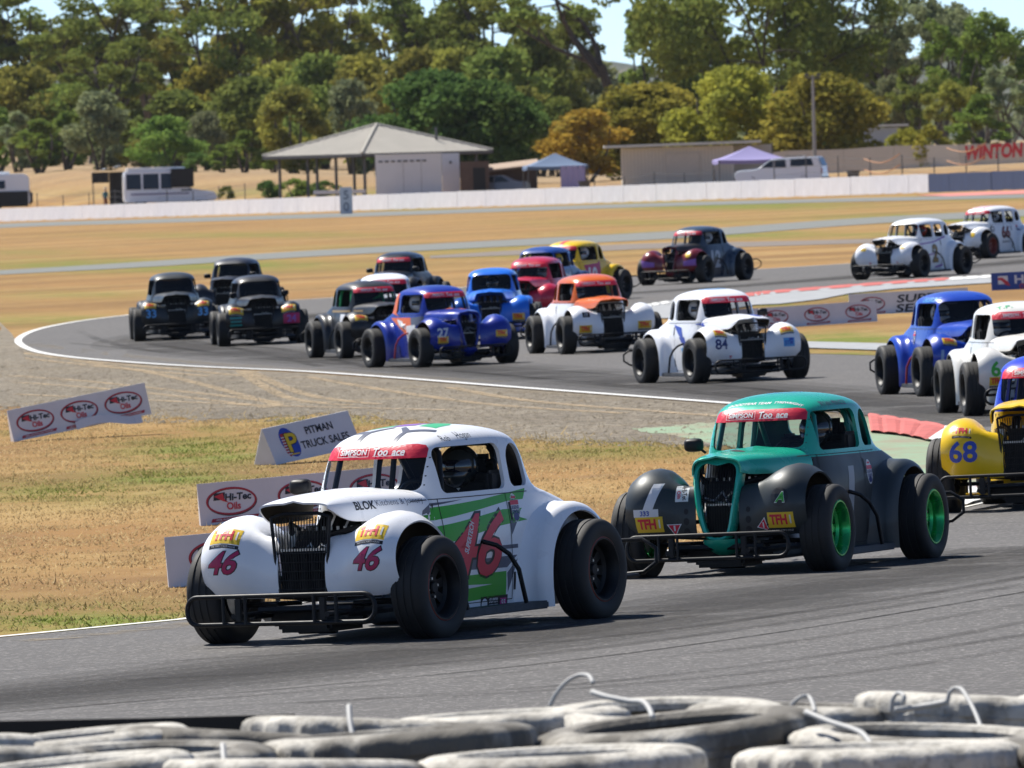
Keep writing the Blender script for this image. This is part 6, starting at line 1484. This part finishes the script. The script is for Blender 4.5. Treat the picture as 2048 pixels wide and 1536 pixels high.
CAR['10'] = make_car('race_car', 'yellow race car with a red roof stripe and white 10', 1.15, 207.73, 26, dict(upper=YELLOW, lower=YELLOW, decals=[('race_number', (a10, [MAG_V, WHITE_V]), LEFT), ('stripe', (Art().poly([(-.06, -.32), (.02, -.32), (.02, .6), (-.06, .6)], 0), [RED_V]), ROOF)]))
l12 = [('race_number', plain('12', .34, simple('silver_vinyl', (.45, .47, .52), .4), .02, .49, .1, bold=.035), LEFT), ('stripe', (Art().poly([(.33, .38), (.62, .38), (.62, .52), (.33, .47)], 0).poly([(-.62, .38), (-.33, .38), (-.33, .47), (-.62, .52)], 0), [PUR_V]), FRONT), ('sticker', (Art().ellipse(.44, .60, .07, .05, 0), [YEL_V]), FRONT)]
CAR['12'] = make_car('race_car', 'slate blue race car with maroon wings and a silver 12', 3.84, 225.79, 27, dict(glass=GLASS, upper=SLB, lower=paint((.020, .032, .06)), hood=BLACKP, fender=SLB, front_fender=MAROON, shell=MAROON, nose='B', decals=l12))
l2 = [('race_number', number('2', .33, GOLD_V, BLK_V, .12, .47, bold=.035), LEFT), ('stripe', (Art().poly([(-.5, .66), (.1, .70), (.62, .80), (.62, .77), (.1, .675), (-.5, .64)], 0).poly([(-.3, .44), (.1, .47), (.1, .445), (-.3, .42)], 0).poly([(.1, .20), (.42, .25), (.40, .20), (.1, .17)], 0), [PUR_V]), LEFT), ('sticker', (Art().rect(.43, .62, .09, .06, 0).rect(-.43, .60, .10, .06, 0), [YEL_V]), FRONT), ('sticker', at_art(tri_tag(.06), .3, .33), FRONT), ('sticker', at_art(tri_tag(.06), -.3, .33), FRONT)]
CAR['2'] = make_car('race_car', 'white sedan race car with a gold 2 and purple stripes along its side', 7.99, 217.85, 29, dict(kind='sedan', glass=GLASS, dark_panel=False, upper=W, decals=l2, strip=False))
RS = Art()
for q in (-.2, -.09, .02, .13): RS.poly([(q, -.33), (q + .025, -.33), (q + .025, .75), (q, .75)], 0)
l66 = [('race_number', number('66', .25, simple('dark_red_vinyl', (.22, .02, .02), .4), BLK_V, .14, .58, bold=.025), LEFT), ('stripe', (RS, [RED_V]), ROOF), ('sticker', (Art().ellipse(.43, .55, .07, .06, 0), [YEL_V]), FRONT), ('sticker', at_art(roundel(.14), .62, .66), LEFT), ('sponsor_lettering', plain('MECHANICAL', .04, GRY_V, .16, .36, width=.35), LEFT), ('sticker', (Art().ellipse(-.32, .66, .05, .06, 0).ellipse(-.32, .66, .03, .04, 1, 1), [BLK_V, WHITE_V]), LEFT)]
CAR['66'] = make_car('race_car', 'white sedan race car with red roof stripes, cut by the right edge', 10.62, 244.79, 33, dict(kind='sedan', glass=GLASS, dark_panel=False, upper=W, decals=l66, wheel=simple('rust_red', (.20, .03, .02), .5)))
suit_k = simple('black_overalls', (.015, .016, .02), .8); suit_b = simple('blue_overalls', (.02, .05, .3), .8); suit_o = simple('orange_overalls', (.45, .09, .02), .8); suit_r = simple('red_overalls', (.3, .02, .02), .8)
hel_w = simple('white_helmet', (.72, .72, .72), .25, coat=.5); hel_k = simple('dark_helmet', (.03, .035, .035), .2, coat=.5); hel_y = simple('yellow_helmet', (.6, .42, .05), .25, coat=.5); hel_r = simple('red_white_helmet', (.45, .06, .04), .25, coat=.5)
for key, lab, su, he, dx, dy in (
        ('46', 'driver in dark overalls and dark helmet in the leading white coupe', suit_k, hel_k, -.16, .02),
        ('1', 'driver with black helmet and blue belts in the teal green car', suit_b, hel_k, -.16, .05),
        ('84', 'driver in white helmet and orange overalls in the white and blue car', suit_o, hel_w, .15, .02),
        ('27', 'driver in white helmet in the dark blue and orange car', suit_k, hel_w, .18, .02),
        ('17', 'driver in dark overalls under the orange cab', suit_k, hel_w, .12, .0),
        ('14', 'driver in pale helmet in the royal blue car at right', suit_k, hel_w, .15, .04),
        ('6', 'driver in blue overalls and white helmet in the cream white car', suit_b, hel_w, .14, .06),
        ('2', 'driver in white helmet with red in the white sedan number two', suit_k, hel_r, -.1, .1),
        ('66', 'driver in white helmet in the white sedan cut by the right edge', suit_r, hel_w, -.1, .1),
        ('10', 'driver in white helmet in the yellow car', suit_k, hel_w, -.15, .05),
        ('12', 'driver in green and white helmet in the slate blue and maroon car', suit_k, hel_w, -.15, .08),
        ('dkblue', 'driver in yellow helmet seen through the side of the dark blue car', suit_k, hel_y, -.2, .05),
        ('sky', 'driver in dark overalls in the sky blue car', suit_k, hel_k, 0, 0),
        ('red', 'driver in white helmet in the plain red car', suit_k, hel_w, -.1, 0)):
    driver(CAR[key], lab, su, he, dx, dy)
    for c in CAR[key].children:
        if c.name.startswith(('seat', 'steering_wheel')): c.matrix_local = Matrix.Translation((dx + .05, dy, 0))

mb = MB(); mb.lathe([(.056 * sin(pi * i / 12), -.056 * cos(pi * i / 12)) for i in range(13)], 20, axis='z', M=Matrix.Translation((.30, 1.27, .37))); me = mb.mesh('canister'); shade(me, 180); add('chrome_canister', me, CHROME, CAR['6'])
add('tow_bracket', MB().bbox((.30, 1.28, .22), (.13, .04, .16), .02).mesh('bracket'), W, CAR['6'])
# ================================================================== ADVERTISING BOARDS
SIGNW = simple('board_face_white', (.66, .66, .69), .35, noise=.05, nscale=5); SIGNB = simple('board_face_blue', (.03, .06, .27), .35); DRED = simple('print_dark_red', (.40, .025, .035), .45); PBLK = simple('print_black', (.02, .02, .024), .45); PRED = simple('print_red', (.55, .03, .04), .45); PWH = simple('print_white', (.70, .70, .70), .45)
def oval(a, x, y, h):
    """oval badge with a square flag, two words and a ribbon; h = board height"""
    w = h * .60; b = h * .33
    a.ring(x + .012 * h, y - .015 * h, w, b + .01 * h, h * .05, 1, 0); a.ring(x, y, w, b, h * .045, 0, 1)
    a.poly([(x - w * .70, y + b * .10), (x - w * .66, y + b * .62), (x - w * .22, y + b * .66), (x - w * .26, y + b * .14)], 1, 1); a.poly([(x - w * .66, y + b * .40), (x - w * .30, y + b * .62), (x - w * .28, y + b * .2), (x - w * .10, y - b * .12), (x - w * .35, y + b * .05)], 2, 2)
    a.text('Hi-Tec', x + w * .28, y + b * .30, h * .165, 1, 2, bold=.035, shear=.12, width=w * 1.05); a.text('Oils', x + w * .08, y - b * .35, h * .17, 2, 2, bold=.03, width=w * .55)
    a.rect(x + .05 * h, y - b - h * .09, w * 1.85, h * .085, 0, 1, shear=.5, rot=.03); a.text('100% AUSTRALIAN OWNED', x + .05 * h, y - b - h * .09, h * .04, 3, 2, bold=.02, width=w * 1.5, rot=.03)
PRINT = [DRED, PBLK, PRED, PWH]
def board(label, tl, tr, dist, h, lean=14, ovals=(), yawadd=0, roll_add=0, face=None, art=None, mats=None, length=None, flap=False, yaw=None, group='advertising boards on the grass'):
    """wedge shaped board standing on the ground between two photo pixels on its foot"""
    a = at(*tl); b = at(*tr); d = b - a; L = length or d.length; ang = atan2(d.y, d.x); roll = atan2(d.z, Vector((d.x, d.y, 0)).length) + roll_add
    if yaw is not None: ang = yaw; roll = roll_add
    M = Matrix.Translation(a) @ Matrix.Rotation(ang + yawadd, 4, 'Z') @ Matrix.Rotation(-roll, 4, 'Y')
    r = thing('advertising_board', label, 'sign', M, group); k = tan(radians(lean)) * h
    face = face or SIGNW
    mb = MB(); t = .012
    mb.add([(0, 0, 0), (L, 0, 0), (L, k, h), (0, k, h), (0, t, 0), (L, t, 0), (L, k + t, h), (0, k + t, h)], [(0, 1, 2, 3), (7, 6, 5, 4), (0, 4, 5, 1), (1, 5, 6, 2), (3, 2, 6, 7), (0, 3, 7, 4)])
    add('face_panel', mb.mesh('face'), face, r)
    mb = MB(); mb.add([(0, k + t, h), (L, k + t, h), (L, 2 * k + .05, 0), (0, 2 * k + .05, 0)], [(0, 3, 2, 1), (0, 1, 2, 3)]); add('back_panel', mb.mesh('back'), face, r)
    for x in (.001, L - .001): add('end_gusset', MB().add([(x, .004, 0), (x, 2 * k + .045, 0), (x, k + t * .6, h - .004)], [(0, 1, 2)]).mesh('gusset'), face, r)
    U = Vector((0, k, h)).normalized(); N = Vector((0, -h, k)).normalized(); A = art or Art()
    hh = sqrt(k * k + h * h)
    for x in ovals:
        q = Art(); oval(q, x * L, hh * .53, hh); add('oval_badge', q.flat('badge', Vector((0, 0, 0)), Vector((1, 0, 0)), U, N, .0015), PRINT, r)
    if A.L: add('printed_artwork', A.flat('print', Vector((0, 0, 0)), Vector((1, 0, 0)), U, N, .0015), mats or PRINT, r)
    if flap:
        rows = [[(L * (.45 + .47 * i / 10), -.02 - .10 * sin(pi * min(1, i / 9)) - .05 * j, .085 - .09 * j - .03 * (i / 10) + .04 * sin(i * .5)) for i in range(11)] for j in (0, .5, 1)]
        add('torn_flap', MB().grid(rows).mesh('flap'), face, r)
    return r
board('white board with three oval badges lying tilted on the grass at the far left', (28, 884), (304, 866), 0, .36, 10, (.18, .50, .82), roll_add=.165, yaw=radians(14), length=1.62, flap=True)
a = Art(); hh = .44
a.ellipse(.26, .20, .10, .165, 0, 0, rot=.25); a.poly([(.175, .10), (.175, .30), (.26, .31), (.26, .08), (.21, .05)], 3, 1)
for q in range(7): a.rect(.205, .08 + .03 * q, .07, .011, 1, 2)
a.text('P', .285, .20, .20, 4, 3, bold=.05); a.text('P', .285, .20, .20, 2, 4, bold=.02); a.rect(.275, .07, .10, .014, 2, 3)
a.text('PITMAN', .66, .285, .080, 4, 1, bold=.022, width=.34); a.text('TRUCK SALES', .68, .145, .080, 4, 1, bold=.022, width=.60)
board('white wedge board with a blue and yellow badge and truck sales lettering', (553, 930), (720, 891), 0, .36, 24, (), art=a, mats=[BLU_V if 'BLU_V' in globals() else SIGNB, PWH, simple('print_yellow', (.7, .5, .02), .45), DRED, PBLK], length=1.08, yaw=radians(38), roll_add=.135)
board('white board with oval badges behind the bonnet of the leading car', (402, 1052), (800, 1022), 0, .34, 10, (.15, .48, .81), length=1.78, yaw=radians(6), roll_add=.062)
board('white board with a large oval badge behind the front tyre of the leading car', (338, 1176), (700, 1150), 0, .345, 8, (.19, .52, .84), length=1.9, yaw=radians(4), roll_add=.062)
board('white board with three oval badges on the infield right of the white and blue car', (1466, 662), (1772, 655), 0, .335, 8, (.30, .585, .87), length=2.32, yaw=radians(3), roll_add=.038)
b_ = Art(); oval(b_, .38, .19, .36); b_.text('SUPER', 1.20, .255, .13, 1, 1, bold=.025, shear=.15, width=.80); b_.text('SERIES', 1.20, .095, .13, 1, 1, bold=.025, shear=.15, width=.86)
board('white board with one oval badge and black lettering behind the infield board', (1700, 633), (1990, 626), 0, .37, 8, (), art=b_, length=2.0, yaw=radians(2), roll_add=.03)
b_ = Art(); b_.poly([(.12, .12), (.12, .27), (.30, .27), (.30, .12)], 3, 0); b_.poly([(.12, .24), (.2, .24), (.30, .16), (.34, .08), (.26, .10), (.18, .19), (.12, .2)], 2, 1); b_.text('Hi-Tec', .78, .20, .15, 3, 1, bold=.03, width=.72); b_.text('Oils', .60, .07, .09, 2, 1, bold=.03)
board('dark blue board with white lettering at the right edge of the infield', (1984, 583), (2240, 575), 0, .33, 6, (), face=SIGNB, art=b_, length=2.1, yaw=0, roll_add=.03)
# ================================================================== TYRE WALL IN FRONT OF THE CAMERA
def tyre_mat():
    m, nt, b = nm('whitewashed_rubber'); h = NT(nt); tc = h.n('ShaderNodeTexCoord').outputs['Object']; oi = h.n('ShaderNodeObjectInfo')
    ad = h.n('ShaderNodeVectorMath', operation='ADD'); sc = h.n('ShaderNodeMath', operation='MULTIPLY'); sc.inputs[1].default_value = 40; h.l(oi.outputs['Random'], sc.inputs[0]); h.l(tc, ad.inputs[0]); h.l(sc.outputs[0], ad.inputs[1])
    a = h.noise(h.scaled(ad.outputs[0], (1, 1, .5)), 4, 5, .6); f = h.noise(ad.outputs[0], 34, 4, .7)
    th = h.n('ShaderNodeMath', operation='ADD'); h.l(a, th.inputs[0]); h.l(h.map(oi.outputs['Random'], 0, 1, -.10, .16), th.inputs[1])
    w = h.map(th.outputs[0], .40, .62, 0, 1); w2 = h.n('ShaderNodeMath', operation='MULTIPLY'); h.l(w, w2.inputs[0]); h.l(h.map(f, .28, .42, .7, 1), w2.inputs[1])
    col = h.mix(w2.outputs[0], (.12, .11, .093), h.ramp(f, [(.3, (.30, .28, .24)), (.55, (.54, .515, .46))])); h.l(col, b.inputs['Base Color']); b.inputs['Roughness'].default_value = .85; h.bump(f, .6, .01, b); return m
TYW = tyre_mat(); DUSTY = simple('dusty_rubber', (.045, .042, .038), .85, noise=.5, nscale=9); CORD = simple('white_cord', (.40, .40, .39), .6)
def big_tyre(R, wd, n=72, lug=True, seed=0):
    hw = wd / 2; prof = [(R * .66, -hw * .55), (R * .66, -hw * .80), (R * .70, -hw * .98), (R * .76, -hw * 1.02), (R * .88, -hw * .98), (R * .95, -hw * .86), (R * .985, -hw * .72), (R, -hw * .52), (R, -hw * .18), (R * .975, -hw * .14), (R * .975, hw * .14), (R, hw * .18), (R, hw * .52), (R * .985, hw * .72), (R * .95, hw * .86), (R * .88, hw * .98), (R * .76, hw * 1.02), (R * .70, hw * .98), (R * .66, hw * .80), (R * .66, hw * .55)]
    mb = MB(); mb.lathe(prof, n, axis='z'); m = len(prof)
    if lug:
        for k in range(n):
            if k % 5 < 2:
                for i in list(range(5, 9)) + list(range(11, 15)):
                    x, y, z = mb.v[k * m + i]; q = .955; mb.v[k * m + i] = (x * q, y * q, z)
    me = mb.mesh('tyre'); shade(me, 32); return me
TM = [big_tyre(.345, .125), big_tyre(.36, .14, 84), big_tyre(.33, .12, 60), big_tyre(.39, .15, 90)]
TW = [.125, .14, .12, .15]; rnd = random.Random(21)
TOPS = [  # u, top row, distance, kind, label of the topmost tyre
 (-160, 1466, 30.44, 0, None), (150, 1468, 30.62, 2, 'whitewashed tyre topmost at the far left of the back row'), (470, 1462, 30.68, 0, 'flaking white tyre in the back row below the leading car nose'), (735, 1440, 30.81, 1, 'dirty white tyre on the back row beside the upright strap'), (1020, 1424, 31.06, 0, 'dark scuffed tyre of the back row left of the two loops'), (1330, 1414, 30.93, 1, 'grey tyre of the back row under the long cord'), (1640, 1410, 31.06, 3, 'grey tyre of the back row with a cord loop over it'), (1960, 1392, 30.93, 1, 'brightest ribbed white tyre at the right end of the back row'), (2270, 1390, 30.93, 0, None),
 (-60, 1492, 29.63, 1, 'greyish tyre in the middle row at the left corner'), (300, 1496, 29.63, 0, 'white lying tyre in the middle row under the short strap'), (790, 1462, 29.88, 3, 'broad white tyre in the middle row, open hole towards the camera'), (1350, 1440, 29.94, 3, 'dark lugged tyre in the middle row showing its tread blocks'), (1860, 1462, 29.69, 3, 'large grey tyre in the middle row at the right'), (2330, 1450, 29.69, 1, None),
 (120, 1524, 28.82, 1, 'pale tyre at the bottom left corner'), (560, 1520, 28.82, 3, 'long pale tyre at the bottom edge left of centre'), (1120, 1502, 28.89, 3, 'grey tyre at the bottom edge right of centre'), (1760, 1490, 28.70, 3, 'large white tyre at the bottom right'), (2250, 1480, 28.76, 0, None)]
for u, v, y, k, lab in TOPS:
    p = at_depth(u, v, y); z = p.z - TW[k]; base = gz(p.x, p.y); n = max(1, int((z - base) / TW[k]))
    o = add('tyre', TM[k], TYW, None, Matrix.Translation((p.x, y, z + TW[k] * .5)) @ Matrix.Rotation(rnd.uniform(-.07, .05), 4, 'X') @ Matrix.Rotation(rnd.uniform(-.09, .09), 4, 'Y') @ Matrix.Rotation(rnd.random() * 6, 4, 'Z'))
    tag(o, lab or 'whitewashed tyre topmost on its stack just outside the picture', 'tyre', 'tyres of the barrier wall' if lab else 'outer top tyres of the barrier wall')
    zz = z
    for _q in range(2):
        j = rnd.choice((0, 1, 3)); zz -= TW[j]; o = add('tyre', TM[j], TYW if rnd.random() < .7 else DUSTY, None, Matrix.Translation((p.x + rnd.uniform(-.05, .05), y + rnd.uniform(-.04, .04), zz + TW[j] * .5)) @ Matrix.Rotation(rnd.random() * 6, 4, 'Z'))
        tag(o, 'weathered tyre lying lower down inside the stacked barrier', 'tyre', 'buried tyres of the barrier wall')
def cord(label, pts, r=.0062, mat=None):
    P = [at_depth(u, v, y) for u, v, y in pts]; P = spline([tuple(q) for q in P], len(P) * 5); o = add('cord', MB().tube(P, r, 7).mesh('cord'), mat or CORD); shade(o.data, 180); tag(o, label, 'cord', 'cords tying the tyre wall')
cord('white cord loop standing high above the tyres right of centre', [(1100, 1412, 30.56), (1112, 1388, 30.56), (1135, 1362, 30.56), (1160, 1350, 30.56), (1178, 1352, 30.50), (1186, 1366, 30.44)])
cord('thick white cord slanting down to the right beside the high loop', [(1184, 1384, 30.06), (1215, 1394, 30.00), (1258, 1402, 29.94), (1285, 1404, 29.88), (1298, 1416, 29.82), (1306, 1436, 29.75)], .008)
cord('small arched cord loop over the dark tyre', [(1576, 1434, 30.06), (1584, 1410, 30.06), (1602, 1394, 30.06), (1618, 1394, 30.06), (1626, 1408, 30.00), (1630, 1424, 29.94)])
cord('long white cord running down to the bottom edge over the right tyre', [(1612, 1424, 29.57), (1660, 1444, 29.44), (1710, 1460, 29.32), (1732, 1474, 29.20), (1750, 1505, 29.07), (1762, 1545, 28.95)], .008)
cord('left cord knot of the pair at the right', [(1782, 1424, 30.44), (1786, 1398, 30.44), (1796, 1386, 30.44), (1808, 1392, 30.37), (1806, 1408, 30.37)])
cord('right cord knot of the pair, trailing end hanging down', [(1894, 1408, 30.31), (1900, 1384, 30.31), (1914, 1376, 30.31), (1928, 1384, 30.25), (1950, 1424, 30.13), (1966, 1466, 30.00)])
cord('horizontal cord joining the two knots at the right', [(1790, 1420, 30.37), (1840, 1414, 30.37), (1895, 1404, 30.31)], .0085)
cord('short upright white strap near the middle of the back row', [(698, 1412, 30.25), (700, 1440, 30.19), (706, 1475, 30.13)], .008)
cord('short upright strap at the lower left', [(446, 1490, 29.20), (448, 1515, 29.13), (452, 1545, 29.07)], .008)
# black rubber belt behind the left stacks
A = [at_depth(u, v, 31.6) for u, v in ((-400, 1452), (0, 1442), (300, 1436), (590, 1428))]; mb = MB(); mb.grid([[tuple(p) for p in A], [(p.x, p.y - .02, gz(p.x, p.y)) for p in A]]); o = add('rubber_belt', mb.mesh('belt'), simple('black_belt', (.012, .012, .012), .8)); tag(o, 'black rubber belt standing behind the left tyre stacks', 'belt')

rows = []
for yy in (26.5, 27.6, 28.0, 31.4, 31.8, 33.2):
    hh = {26.5: 0, 27.6: .55, 28.0: .74, 31.4: .74, 31.8: .55, 33.2: 0}[yy]; rows.append([(x * .5, yy, gz(x * .5, yy) - .02 + hh + .04 * mnoise.noise(Vector((x * .7, yy, 0)))) for x in range(-14, 15)])
mb = MB(); mb.grid(rows, flip=False); me = mb.mesh('earth_bank'); shade(me, 180); o = add('earth_bank', me, GRAVEL); o['kind'] = 'structure'
# ================================================================== AIR
m = bpy.data.materials.new('summer_haze'); m.use_nodes = True; nt = m.node_tree; nt.nodes.clear()
pv = nt.nodes.new('ShaderNodeVolumePrincipled'); pv.inputs['Color'].default_value = (.86, .93, 1, 1); pv.inputs['Density'].default_value = .000016; pv.inputs['Anisotropy'].default_value = .2
oo = nt.nodes.new('ShaderNodeOutputMaterial'); nt.links.new(pv.outputs[0], oo.inputs['Volume'])
o = add('haze', MB().box((0, 4700, 45), (26000, 9600, 150)).mesh('haze'), m); o['kind'] = 'stuff'
